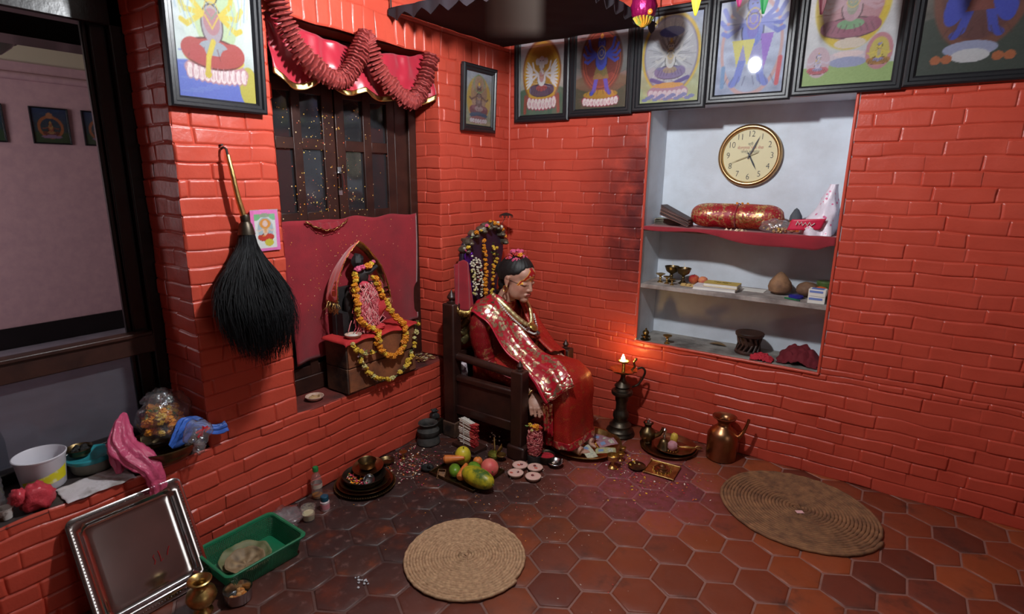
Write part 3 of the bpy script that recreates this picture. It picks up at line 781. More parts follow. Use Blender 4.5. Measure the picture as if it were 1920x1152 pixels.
# little paper print with a pink border
p = Pic(36, 52, (236, 120, 190)); p.el(.5, .97, .9, .1, (240, 170, 214), .8)
p.pol([(.12, .07), (.88, .07), (.88, .9), (.12, .9)], (226, 230, 226)); p.el(.16, .9, .22, .16, (120, 190, 130)); p.el(.84, .9, .22, .16, (130, 200, 150)); p.pol([(0, .9), (1, .9), (1, 1), (0, 1)], (240, 130, 200)); p.pol([(0, 0), (.12, 0), (.12, 1), (0, 1)], (236, 120, 190)); p.pol([(.88, 0), (1, 0), (1, 1), (.88, 1)], (240, 130, 200))
p.el(.5, .52, .28, .3, (170, 190, 200)); p.figure(.5, .3, 1.1, (228, 196, 176), (196, 60, 40), (226, 150, 60), 1); p.el(.5, .66, .2, .12, (226, 150, 60)); p.el(.5, .66, .09, .08, (230, 200, 190)); p.el(.42, .3, .13, .06, (200, 56, 36)); p.el(.62, .36, .13, .06, (206, 60, 40)); p.el(.6, .2, .16, .09, (210, 196, 60)); p.el(.5, .86, .2, .05, (150, 170, 140))
o = p.mesh(0.135, 0.185).build('paper_print', M['paint'], None, smooth=0, solid=0.0015)
o.location = (0.0115, -1.929, 1.309); o.rotation_euler = (0, 0, PI / 2)
tag(o, 'small colourful paper print with a pink border stuck on the brick pillar', 'print')

# ------------------------------------------------------------------ satin valance and its disc garland
M['satin'] = pm('red_satin', S(176, 36, 56), 0.34, sheen=0.3, bump=0.15, bs=16)
t = thing('window_valance', 'red satin valance with gold edging hung over the altar window', 'valance', (-0.05, -1.28, 2.345))
def val_fn(u, v):
    y = lerp(-0.53, 0.525, u); sc = abs(math.sin(PI * u * 4.0 + .1)); drop = 0.25 + 0.045 * sc + 0.02 * nz(u * 5, 1)
    k = v ** 1.2
    x = 0.012 * math.sin(u * 40 + 2 * nz(u * 6, v * 2)) * (0.25 + k) + 0.035 * k + 0.014 * nz(u * 18, v * 3, 4)
    return (x, y, -.062 * max(0.0, math.sin(PI * u)) ** .8 * (1 - .8 * v) - drop * v + 0.012 * nz(u * 9, 7) * (1 - v))
m = MB(); m.grid(val_fn, 110, 16); m.build('cloth', M['satin'], t, smooth=180, solid=0.003)
m = MB(); m.grid(lambda u, v: tuple(Vector(val_fn(u, 1.0 - 0.11 * v)) + Vector((0.004 + 0.003 * nz(u * 60, v * 4), 0, -0.004))), 160, 4); m.build('gold_edging', M['gold'], t, smooth=60, solid=0.002)
m = MB(); m.tube([(0.0, -0.545, 0.0), (0.0, 0, -0.008), (0, 0.54, 0.0)], 0.005, 6); m.build('rod', M['wood'], t)
def disc_mesh(seed, r0=0.05):
    m = MB(); rnd = random.Random(seed)
    m.lathe([(0, -0.006), (r0 * .55, -0.009), (r0 * .95, -0.004), (r0, 0.002), (r0 * .6, 0.008), (0, 0.006)], 18, wob=lambda a, z: 1 + 0.16 * math.sin(9 * a + seed) * (0.6 + 0.4 * math.sin(3 * a)) + 0.04 * rnd.uniform(-1, 1))
    return m
M['disc'] = pm('dried_red_petals', S(156, 54, 48), 0.75, col2=S(108, 32, 34), vs=60, bump=0.4, bs=200)
t = thing('disc_garland', 'thick garland of dark red ruffled discs in two swags on the valance', 'garland', (0.005, -1.32, 2.2))
path = cat_rom([(0.056, -1.815, 2.40), (0.056, -1.775, 2.28), (0.056, -1.69, 2.165), (0.056, -1.56, 2.095), (0.056, -1.48, 2.10), (0.056, -1.40, 2.19), (0.056, -1.345, 2.30), (0.056, -1.315, 2.29), (0.056, -1.26, 2.18), (0.056, -1.15, 2.095), (0.056, -1.05, 2.05), (0.056, -0.985, 2.065), (0.056, -0.915, 2.16), (0.056, -0.855, 2.30)], 92)
base = [disc_mesh(i).build('petal_disc', M['disc'], t, smooth=40) for i in range(3)]
for i in range(len(path)):
    a = path[max(0, i - 1)]; b = path[min(len(path) - 1, i + 1)]
    o = base[i] if i < 3 else base[i % 3].copy()
    if i >= 3: COL.objects.link(o)
    q = (b - a).to_track_quat('Z', 'Y'); o.rotation_mode = 'QUATERNION'; o.rotation_quaternion = q
    o.location = path[i] - Vector((0.005, -1.32, 2.2)); k = R.uniform(0.78, 1.05); o.scale = (k, k, 1)
m = MB(); m.tube([Vector(p) - Vector((0.005, -1.32, 2.2)) for p in path], 0.012, 6); m.build('string', M['disc'], t)

# ------------------------------------------------------------------ yak tail whisk on the pillar
t = thing('hair_whisk', 'black yak hair whisk with a gilt handle hanging on the brick pillar', 'whisk', (0.055, -2.045, 1.45))
m = MB(); pts = cat_rom([(-0.008, -0.043, 0.275), (0.0, -0.036, 0.2), (0.0, -0.022, 0.10), (0, -0.004, 0.02), (0, 0, -0.02)], 20)
m.tube(pts, [0.009 + 0.006 * i / 20 for i in range(21)], 10); m.build('handle', M['gold'], t)
m = MB(); m.lathe([(0, 0.03), (0.016, 0.03), (0.02, 0.02), (0.018, 0.0), (0.026, -0.012), (0.034, -0.045), (0.036, -0.055), (0, -0.055)], 18); m.build('ferrule', M['bronze_dark'], t)
m = MB(); m.tube([(-0.046, -0.046, 0.30), (-0.03, -0.046, 0.305), (-0.012, -0.044, 0.297), (-0.008, -0.043, 0.27)], 0.005, 6); m.build('loop', M['black'], t)
M['hair'] = pm('black_hair', S(11, 12, 16), 0.6, spec=0.3)
m = MB(); rh = random.Random(5)
def hair_env(k):   # half width along the wall, half depth
    w = 0.03 + 0.136 * sm(k / 0.5) * (1 - 0.42 * sm((k - .55) / .45))
    return w
for i in range(3800):
    a = rh.uniform(0, 2 * PI); q = math.sqrt(rh.random()); L = rh.uniform(0.30, 0.60) * (1 - 0.16 * q); wv = rh.uniform(-1, 1)
    oy = q * math.cos(a); ox = q * math.sin(a); pts = []; n = 9; ph = rh.uniform(0, 6)
    for j in range(n):
        k = j / (n - 1); s = k * L / 0.57; w = hair_env(s)
        pts.append((max(-0.045, ox * (0.03 + 0.085 * sm(s * 1.6)) + 0.115 * sm(s * 1.3)) + 0.004 * math.sin(ph + 7 * k), oy * w + 0.030 * wv * k * k * k + 0.008 * math.sin(ph + 9 * k) * k - 0.035 * sm(k * 1.5), -0.05 - L * k))
    m.tube(pts, [0.0012, 0.0014, 0.0014, 0.0014, 0.0013, 0.0012, 0.001, 0.0008, 0.0004], 3, cap=False)
m.build('hair', M['hair'], t, smooth=180)
t = MB(); t.tube([(-0.005, -2.092, 1.762), (0.02, -2.092, 1.765)], 0.0045, 8)
tag(t.build('nail', M['black']), 'black nail in the brick pillar holding the whisk', 'nail')

# ------------------------------------------------------------------ red cloth behind the altar
M['redcloth'] = pm('red_cotton', S(150, 22, 38), 0.85, col2=S(128, 16, 32), vs=6, bump=0.3, bs=180, sheen=0.3)
t = thing('altar_backcloth', 'plain red cloth hung over the lower half of the altar window', 'cloth', (-0.186, -1.25, 0.62))
def bc(u, v):
    y = lerp(-0.485 + 0.03 * v, 0.485, u); zb = lerp(0.03, 0.10, sm(u * 1.4)); z = lerp(0.795 - 0.004 * math.sin(u * 22), zb, v)
    return (0.012 * nz(u * 5, v * 2) * (0.3 + v) + 0.010 * math.sin(u * 16 + 2 * v) * v + 0.012 * v * (1 - u) * .5, y, z + 0.012 * nz(u * 7, v))
m = MB(); m.grid(bc, 60, 30); m.build('cloth', M["redcloth"], t, smooth=180, solid=0.003)
def bt(u, v):
    y = lerp(-0.345, -0.065, u); sag = 0.052 * math.sin(PI * u); z = 0.797 - sag * (0.35 + .65 * v) - 0.006 + 0.006 * abs(math.sin(u * 16))
    return (0.014 + 0.018 * math.sin(PI * u) * v + 0.005 * math.sin(u * 30), y, z)
m = MB(); m.grid(bt, 40, 6); s = m.build('front_fold', M['redcloth'], t, smooth=180, solid=0.002)
m = MB(); m.grid(lambda u, v: tuple(Vector(bt(u, 1.0 - 0.12 * (v - .5))) + Vector((0.004, 0, -0.008 * v + 0.003 * math.sin(u * 70)))), 60, 3); m.build('gold_edging', M['gold'], s, smooth=60, solid=0.002)
m = MB(); specks(m, 170, lambda r: (tuple(Vector(bc(*(lambda u, v: (min(.97, max(.02, u)), v))(r.gauss(.38, .22), r.uniform(.03, .75)))) + Vector((0.005, 0, 0))), (0, 1, 0), (0, 0, 1)), random.Random(8), 0.003)
s = m.build('powder_specks', M['vc'], t, smooth=0); s['kind'] = 'stuff'
# ------------------------------------------------------------------ flowers
def blossom(seed, c0, c1, n=13, m=9, flat=0.75):
    mb = MB(); rnd = random.Random(seed)
    mb.ell((0, 0, 0), (1, 1, flat), n, m)
    vs = []; cs = []
    for v in mb.v:
        q = Vector(v); k = 0.66 + 0.50 * rnd.random(); vs.append(tuple(q * k)); t = rnd.random(); cs.append(tuple(lerp(a, b, t * (0.4 + 0.6 * k / 1.14)) for a, b in zip(c0, c1)))
    mb.v = vs; mb.c = cs
    return mb
OR0, OR1 = S(186, 96, 14), S(240, 166, 34)
YE0, YE1 = S(176, 130, 26), S(240, 206, 70)
PA0, PA1 = S(160, 146, 80), S(232, 220, 150)
def leafling(seed, c0=S(70, 92, 40), c1=S(120, 140, 60)):
    mb = MB(); rnd = random.Random(seed); 
    for i in range(3):
        a = rnd.uniform(0, 6.3); b = rnd.uniform(-.5, .9); mb.col = tuple(lerp(p, q, rnd.random()) for p, q in zip(c0, c1))
        d = Vector((math.cos(a) * math.cos(b), math.sin(a) * math.cos(b), math.sin(b))); s = d.orthogonal().normalized() * 0.32
        mb.add([(0, 0, 0), d * .6 + s, d * 1.25, d * .6 - s], [(0, 1, 2, 3)])
    return mb
PETALS = {}
def protos(kind):
    if kind not in PETALS:
        f = {'orange': lambda i: blossom(i, OR0, OR1), 'yellow': lambda i: blossom(20 + i, YE0, YE1), 'pale': lambda i: blossom(30 + i, PA0, PA1),
             'white': lambda i: blossom(40 + i, S(190, 178, 150), S(240, 232, 214)), 'red': lambda i: blossom(50 + i, S(130, 24, 30), S(206, 60, 50)), 'pink': lambda i: blossom(60 + i, S(176, 40, 96), S(240, 120, 150)), 'leaf': lambda i: leafling(i), 'grey': lambda i: leafling(i + 9, S(70, 66, 50), S(130, 120, 90))}[kind]
        L = []
        for i in range(2):
            mb = f(i); me_o = mb.build('blossom', M['vc'], None, smooth=0); L.append(me_o.data); bpy.data.objects.remove(me_o)
        PETALS[kind] = L
    return PETALS[kind]
def put_flower(kind, at, r, parent, rnd, name='blossom'):
    o = bpy.data.objects.new(name, rnd.choice(protos(kind))); COL.objects.link(o)
    if parent is not None: o.parent = parent
    o.location = at; k = r * rnd.uniform(0.85, 1.15); o.scale = (k, k, k); o.rotation_euler = (rnd.uniform(-.6, .6), rnd.uniform(-.6, .6), rnd.uniform(0, 6.3))
    return o
def garland(name, label, paths, loc, kinds, r, seed, group=None, jit=0.008, step=None):
    """paths: list of world polylines; blossoms threaded on a string"""
    rnd = random.Random(seed); L = Vector(loc); t = thing(name, label, 'garland', loc, group=group); mb = MB(); cnt = 0
    for P in paths:
        q = cat_rom(P, 40); d = [0]
        for a, b in zip(q, q[1:]): d.append(d[-1] + (b - a).length)
        st = step or r * 1.25; n = int(d[-1] / st)
        mb.tube([p - L for p in q], 0.0022, 5)
        for i in range(n + 1):
            s = i * d[-1] / max(1, n); j = max(k for k in range(len(d)) if d[k] <= s + 1e-9); j = min(j, len(q) - 2)
            p = q[j].lerp(q[j + 1], (s - d[j]) / max(1e-6, d[j + 1] - d[j])) - L
            p += Vector((rnd.uniform(-jit, jit), rnd.uniform(-jit, jit), rnd.uniform(-jit, jit)))
            k = rnd.choice(kinds); cnt += 1
            put_flower(k, p, r * (1.1 if k in ('leaf', 'grey') else 1), t, rnd, 'leaf' if k in ('leaf', 'grey') else 'blossom')
    mb.build('string', M['vc'], t)
    return t

# ------------------------------------------------------------------ altar chest
M['chestwood'] = pm('old_box_wood', S(104, 72, 52), 0.7, col2=S(44, 32, 28), vs=9, lo=0.36, hi=0.62, bump=0.5, bs=55, detail=7)
M['chestred'] = pm('stained_box_front', S(156, 92, 56), 0.7, col2=S(84, 50, 36), vs=7, bump=0.5, bs=55, detail=7)
CT = 0.778
t = thing('altar_chest', 'old wooden chest on the window sill carrying the garlanded idol', 'chest', (-0.07, -1.28, SILL))
m = MB(); m.box((-0.083, -0.258, 0.004), (0.092, 0.262, 0.148)); m.box((-0.083, -0.258, 0.151), (0.092, 0.262, 0.30)); m.box((-0.08, -0.252, 0.0), (0.088, 0.256, 0.299)); m.build('body', M['chestwood'], t, bevel=0.004)
m = MB(); m.box((0.088, -0.25, 0.012), (0.100, 0.254, 0.146)); m.box((0.088, -0.25, 0.153), (0.100, 0.254, 0.297)); m.build('front_board', M['chestred'], t, bevel=0.003)
M['redfelt'] = pm('red_felt', S(196, 46, 44), 0.85, col2=S(174, 34, 38), vs=10, bump=0.3, bs=150)
def felt(u, v):
    y = lerp(-0.275, 0.285, u); x = lerp(-0.090, 0.125, v); z = 0.0035
    if x > 0.100: z -= (x - 0.100) * (0.5 + 0.25 * math.sin(u * 19)); x = 0.106 + (x - .1) * .4
    if y < -0.26: z -= (-0.26 - y) * .8
    if y > 0.265: z -= (y - .265) * .2
    return (x - 0.0, y, z + 0.0012 * nz(u * 6, v * 6))
t = thing('altar_cloth', 'bright red felt cloth covering the top of the altar chest', 'cloth', (-0.07, -1.28, CT)); m = MB(); m.grid(felt, 44, 24); m.build('cloth', M['redfelt'], t, smooth=180, solid=0.003)
# idol in a red hooded shawl
t = thing('idol', 'garlanded dark idol in a red hooded shawl with gold trim on the altar chest', 'statue', (-0.09, -1.335, CT + 0.006))
M['stone'] = pm('dark_stone', S(46, 40, 40), 0.6, col2=S(26, 24, 26), vs=20, bump=0.5, bs=60)
m = MB(); m.lathe([(0, 0), (0.085, 0), (0.09, 0.03), (0.075, 0.06), (0.085, 0.12), (0.08, 0.2), (0.06, 0.25), (0.03, 0.27), (0, 0.275)], 20, M=Matrix.Diagonal((0.62, 1.25, 1, 1)))
m.ell((0.015, 0.005, 0.32), (0.042, 0.045, 0.06)); m.ell((0.0, 0, 0.40), (0.03, 0.035, 0.04), bumpy=.3); m.ell((0.02, -0.085, 0.17), (0.03, 0.03, 0.08)); m.ell((0.02, 0.09, 0.16), (0.03, 0.03, 0.08))
m.box((-0.04, -0.145, 0.0), (0.03, -0.09, 0.13)); m.box((-0.04, 0.10, 0), (0.03, 0.14, 0.12)); m.box((-0.055, -0.15, 0.0), (-0.025, 0.14, 0.26))
m.tube([(0.03, 0.0, 0.335), (0.05, 0.04, 0.34), (0.055, 0.09, 0.365)], [0.025, 0.018, 0.010], 8)
m.build('figure', M['stone'], t)
def shawl(u, v):     # u: left edge -> over the head -> right edge, v: front edge -> back
    a = lerp(-1, 1, u); s = abs(a)
    top = 0.505 - 0.03 * s
    z = lerp(0.515, 0.20 if a < 0 else 0.17, sm(s) * .55 + s * .45) if s > .0 else 0.515
    w = 0.185 * math.sin(min(1, s * 1.15) * PI / 2) * (1 if a < 0 else 0.95)
    y = math.copysign(w, a) - 0.03 * (1 - s) + (0.02 if a > 0 else -0.0) * s
    x = lerp(0.055 - 0.01 * s, -0.05, v); z -= 0.05 * v * (1 - s) * 1.2
    y *= (1 - 0.25 * v * (1 - s)); 
    return (x + 0.008 * nz(u * 7, v * 4), y + 0.008 * nz(u * 8, v * 3, 2), z + 0.006 * nz(u * 9, v * 3, 5))
m = MB(); m.grid(shawl, 60, 14); sh_ = m.build('shawl', pm('orange_red_satin', S(212, 66, 58), .5, sheen=.4, bump=.2, bs=30), t, smooth=180, solid=0.004)
# gold edging as a bumpy band
m = MB(); m.grid(lambda u, v: tuple(Vector(shawl(u, 0.45 * v)) + Vector((0.007 + 0.006 * nz(u * 60, v * 4), 0.004 * nz(u * 50, 1), 0.004 * nz(u * 70, v)))), 110, 4)
m.build('gold_edging', M['gold'], sh_, smooth=60, solid=0.003)
rf = random.Random(2)
for q in (0, 1):
    m = MB()
    for i in range(26):
        u = q; p = Vector(shawl(u, i / 25)); m.tube([p, p + Vector((rf.uniform(-.006, .012), rf.uniform(-.02, .01), -0.03)), p + Vector((rf.uniform(-.006, .02), rf.uniform(-.03, .02), -rf.uniform(.04, .07)))], 0.0016, 4)
    m.build('fringe', M['gold'], sh_, smooth=180)
m = MB(); rf = random.Random(9)
for i in range(420):     # pink sacred threads tied over the body
    y = rf.gauss(0.0, 0.045) ; z = rf.uniform(0.06, 0.285); x = 0.058 + 0.03 * (1 - abs(y) / .12) - .02 * z; c = rf.choice((S(222, 130, 132), S(206, 96, 104), S(232, 170, 166), S(190, 70, 84)))
    m.col = c; L = rf.uniform(.03, .08); m.tube([(x, y, z), (x + rf.uniform(.004, .02), y + rf.uniform(-.02, .02), z - L * .4), (x + rf.uniform(-.002, .012), y + rf.uniform(-.03, .03), max(.008, z - L))], 0.0028, 4, cap=False)
s = m.build('pink_threads', M['vc'], t, smooth=180); tag(s, 'matted pink threads over the chest', kind='stuff')
m = MB(); m.col = S(206, 66, 84); m.ell((0.06, -0.012, 0.275), (0.02, 0.03, 0.018), bumpy=.2); m.col = S(196, 56, 60); m.ell((0.06, 0.085, 0.14), (0.03, 0.05, 0.06), bumpy=.4, seed=2); m.ell((0.075, 0.06, 0.02), (0.03, 0.05, 0.016), bumpy=.4, seed=4)
m.build('red_powder', M['vc'], t)
rf = random.Random(4)
for k, p, r in (('pink', (0.055, -0.045, 0.365), 0.022), ('pink', (0.06, -0.02, 0.37), 0.02), ('orange', (0.065, 0.02, 0.375), 0.022), ('leaf', (0.06, -0.05, 0.315), 0.03), ('yellow', (0.06, 0.045, 0.385), 0.018), ('pink', (0.05, 0.07, 0.39), 0.016), ('red', (0.06, -0.065, 0.34), 0.014)): put_flower(k, p, r, t, rf)
garland('marigold_garland', 'orange marigold garland round the idol, looping over the front of the chest',
        [[(-0.01, -1.42, 1.13), (0.0, -1.435, 1.05), (0.005, -1.43, 0.96), (0.005, -1.415, 0.865), (0.015, -1.36, 0.825), (0.055, -1.335, 0.795), (0.062, -1.345, 0.73), (0.06, -1.30, 0.655), (0.058, -1.235, 0.635), (0.06, -1.16, 0.665), (0.062, -1.135, 0.755), (0.045, -1.14, 0.815), (0.0, -1.155, 0.85), (-0.01, -1.20, 0.92), (-0.005, -1.26, 1.02), (-0.01, -1.295, 1.10)]], (-0.02, -1.28, 0.80), ['orange', 'orange', 'orange', 'yellow'], 0.0175, 3, step=0.0135)
garland('yellow_garland', 'yellow flower garland with leaves hung across the front of the chest',
        [[(0.055, -1.525, 0.775), (0.06, -1.49, 0.715), (0.058, -1.465, 0.65), (0.058, -1.40, 0.56), (0.055, -1.29, 0.50), (0.055, -1.17, 0.515), (0.055, -1.09, 0.585), (0.055, -1.05, 0.69), (0.058, -1.03, 0.79)],
         [(0.058, -1.50, 0.74), (0.056, -1.44, 0.70), (0.056, -1.38, 0.69)]], (0.05, -1.28, 0.64), ['yellow', 'yellow', 'pale', 'leaf', 'grey'], 0.0145, 6, step=0.0125)
rf = random.Random(14)
tag(put_flower('orange', (-0.02, -1.09, CT + 0.016), 0.018, None, rf, 'marigold'), 'single orange marigold lying on the right of the altar cloth', 'flower')
# clay dishes
def clay_dish(label, loc, r=0.045, fill=None, group=None):
    t = thing('clay_lamp', label, 'oil lamp', loc, group=group)
    m = MB(); m.lathe([(0, 0), (r * .62, 0), (r * .78, .004), (r, .018), (r * 1.0, .021), (r * .93, .021), (r * .72, .009), (0, .007)], 26); m.build('dish', M['terra'], t)
    return t
t = clay_dish('pale clay dish on the left of the altar cloth', (0.0, -1.465, CT + 0.0065), 0.046)
m = MB(); m.ell((0.0, 0, 0.012), (.026, .026, .006)); m.tube([(0, 0, .012), (.008, .004, .026)], .003, 6); m.build('wick', M['white'], t)
t = clay_dish('pale clay dish with a wick on the brick sill left of the chest', (-0.085, -1.675, SILL), 0.048)
m = MB(); m.ell((0.0, 0, 0.012), (.03, .03, .005)); m.tube([(0.02, .01, .012), (.024, .012, .030)], .005, 8); m.tube([(-.02, .0, .018), (.0, .0, .018)], .004, 8); m.build('wick', pm('wick_wax', S(186, 150, 110), .6), t)
# fallen leaves and petals on the sill right of the chest
m = MB(); rf = random.Random(21); cs = [S(190, 160, 100), S(150, 96, 60), S(214, 196, 140), S(120, 60, 40), S(226, 220, 200), S(176, 130, 60)]
for i in range(120):
    m.col = rf.choice(cs); c = Vector((rf.uniform(-.19, -.03), -0.84 + .13 * abs(rf.gauss(0, .5)) * rf.choice((-.6, 1)), SILL + rf.uniform(.002, .018))); a = rf.uniform(0, 6.3)
    c.y = min(-.75, max(-.93, c.y)); d = Vector((math.cos(a), math.sin(a), rf.uniform(-.2, .4))) * rf.uniform(.008, .018); s = Vector((-d.y, d.x, 0)) * .4
    m.add([c - d, c + s, c + d, c - s], [(0, 1, 2, 3)])
tag(m.build('dried_petals', M['vc'], smooth=0), 'heap of dried petals and leaves on the sill right of the chest', 'petals', kind='stuff')

# ------------------------------------------------------------------ niche: shelves, clock and what stands there
XA, XB = NI[0] + 0.006, NI[1] - 0.006
M['shelfwood'] = pm('dusty_shelf', S(170, 160, 154), 0.75, col2=S(118, 108, 104), vs=9, bump=0.3, bs=60)
m = MB(); m.box((XA, 0.004, 1.325), (XB, ND - 0.001, 1.350)); tag(m.build('shelf', M['shelfwood'], bevel=0.003), 'upper white shelf board in the niche, covered with a red cloth', 'shelf')
M['shelfwood'] = pm('dusty_shelf', S(170, 160, 154), 0.75, col2=S(118, 108, 104), vs=9, bump=0.3, bs=60)
m = MB(); m.box((XA, 0.004, 0.958), (XB, ND - 0.001, 0.985)); tag(m.build('shelf', M['shelfwood'], bevel=0.003), 'lower bare shelf board in the niche, with goblets and coconuts', 'shelf')
def sc(u, v):
    x = lerp(XA + .002, XB - .002, u); 
    if v < .7: return (x, lerp(ND - .012, 0.0, v / .7), 1.3535 + .001 * nz(u * 20, v * 5))
    k = (v - .7) / .3; d = (0.02 + 0.055 * sm((u - .25) / .5)) * (1 - 0.5 * sm((u - .9) * 10)) + .006 * math.sin(u * 14)
    return (x, -0.004 - .006 * math.sin(k * 1.6) - .004 * math.sin(u * 26) * k, 1.3535 - d * k)
t = thing('shelf_cloth', 'dark red cloth draped over the upper niche shelf', 'cloth', (0, 0, 0)); m = MB(); m.grid(sc, 90, 20); m.build('cloth', M['redcloth'], t, smooth=180, solid=0.002)
def text_mesh(body, size, extrude=0.0006, align='CENTER'):
    c = bpy.data.curves.new('txt', 'FONT'); c.body = body; c.size = size; c.offset = -size * .012; c.extrude = extrude; c.align_x = align; c.align_y = 'CENTER'
    o = bpy.data.objects.new('txt', c); COL.objects.link(o)
    dg = bpy.context.evaluated_depsgraph_get(); me = bpy.data.meshes.new_from_object(o.evaluated_get(dg))
    bpy.data.objects.remove(o); bpy.data.curves.remove(c)
    return [tuple(v.co) for v in me.vertices], [tuple(p.vertices) for p in me.polygons]
def clock():
    t = thing('wall_clock', 'round cream wall clock with a gold rim at the back of the niche', 'clock', (1.563, ND - 0.002, 1.785), rot=(PI / 2, 0, 0))
    m = MB(); r = .182; m.lathe([(r * .84, .012), (r * .86, .030), (r * .90, .036), (r * .96, .034), (r, .024), (r, .006), (r * .97, 0), (0, 0)], 64)
    m.build('rim', pm('gold_rim', (0.52, 0.33, 0.15), 0.3, 1.0), t, smooth=50)
    m = MB(); m.lathe([(0, .013), (r * .86, .013)], 64); m.build('dial', pm('cream_dial', S(232, 222, 180), .55), t, smooth=0)
    M['ink'] = pm('dark_ink', S(70, 70, 72), .6)
    m = MB()
    for i in range(1, 13):
        a = PI / 2 - i * PI / 6; vs, fs = text_mesh(str(i), .050); q = r * .685
        m.add([(x * .86 + q * math.cos(a), y + q * math.sin(a), z + .0142) for x, y, z in vs], fs)
    m.build('numerals', M['ink'], t, smooth=0)
    m = MB(); vs, fs = text_mesh('\u0936\u094d\u0930\u0940', .022); m.add([(x, y + .066, z + .0142) for x, y, z in vs], fs)
    vs, fs = text_mesh('\u091c\u092f\u092a\u0941 \u0915\u093e\u092e\u0926\u093e\u0930', .021); m.add([(x, y + .022, z + .0142) for x, y, z in vs], fs); m.build('lettering', M['ink'], t, smooth=0)
    m = MB(); vs, fs = text_mesh('\u0938\u0947\u0924\u0917\u0941\u092e\u094d\u092c\u093e \u091a\u093e\u0935 \u0938\u0947\u0935\u093e', .022); m.add([(x, y + .045, z + .0142) for x, y, z in vs], fs); m.build('lettering', pm('red_ink', S(186, 70, 76), .6), t, smooth=0)
    def hand(ang, L, w, z, mat, nm, tail=.02):
        m = MB(); d = Vector((math.sin(ang), math.cos(ang), 0)); s = Vector((d.y, -d.x, 0)) * w
        vs = [d * -tail - s * .8, d * -tail + s * .8, d * L * .6 + s, d * L, d * L * .6 - s]; m.prism([(v.x, v.y) for v in vs], z, z + .0012); m.build(nm, mat, t, smooth=0)
    blk = pm('hand_black', S(46, 48, 56), .4); hand(math.radians(152), .095, .0045, .018, blk, 'hour_hand'); hand(math.radians(24), .125, .0042, .0205, blk, 'minute_hand'); hand(math.radians(248), .12, .0022, .023, pm('hand_brass', S(176, 160, 120), .4), 'second_hand', .05)
    m = MB(); m.lathe([(.006, .014), (.006, .026), (0, .027)], 14); m.build('hub', blk, t)
    m = MB(); m.lathe([(0, .028), (r * .87, .028), (r * .87, .030), (0, .030)], 48); m.build('glass', M['glass'], t, smooth=0)
clock()
# upper shelf
US = 1.3555
rf = random.Random(31)
t = thing('paper_stack', 'flat stack of worn paper sheets at the left end of the upper niche shelf', 'papers', (1.14, 0.20, US))
m = MB()
for i in range(9): m.col = rf.choice((S(92, 90, 78), S(120, 116, 96), S(70, 66, 60), S(104, 84, 80))); m.box((-.085, -.06, i * .0045), (.085, .06, i * .0045 + .004), RZ(rf.uniform(-.15, .15)))
m.build('sheets', M['vc'], t, smooth=0)
t = thing('banknote_bundle', 'fanned bundle of old banknotes leaning on the paper stack in the niche', 'banknotes', (1.215, 0.085, US + .004))
m = MB()
for i in range(10):
    m.col = rf.choice((S(128, 92, 84), S(96, 74, 70), S(150, 112, 98), S(70, 56, 56))); k = i / 9
    m.box((-.11, -.045, .0), (.09, .045, .003), T(-.0, 0, .004 + i * .0055) @ RZ(rf.uniform(-.1, .1)) @ RY(.34 + .01 * i) @ T(-.0, 0, .0 + .028))
m.build('notes', M['vc'], t, smooth=0)
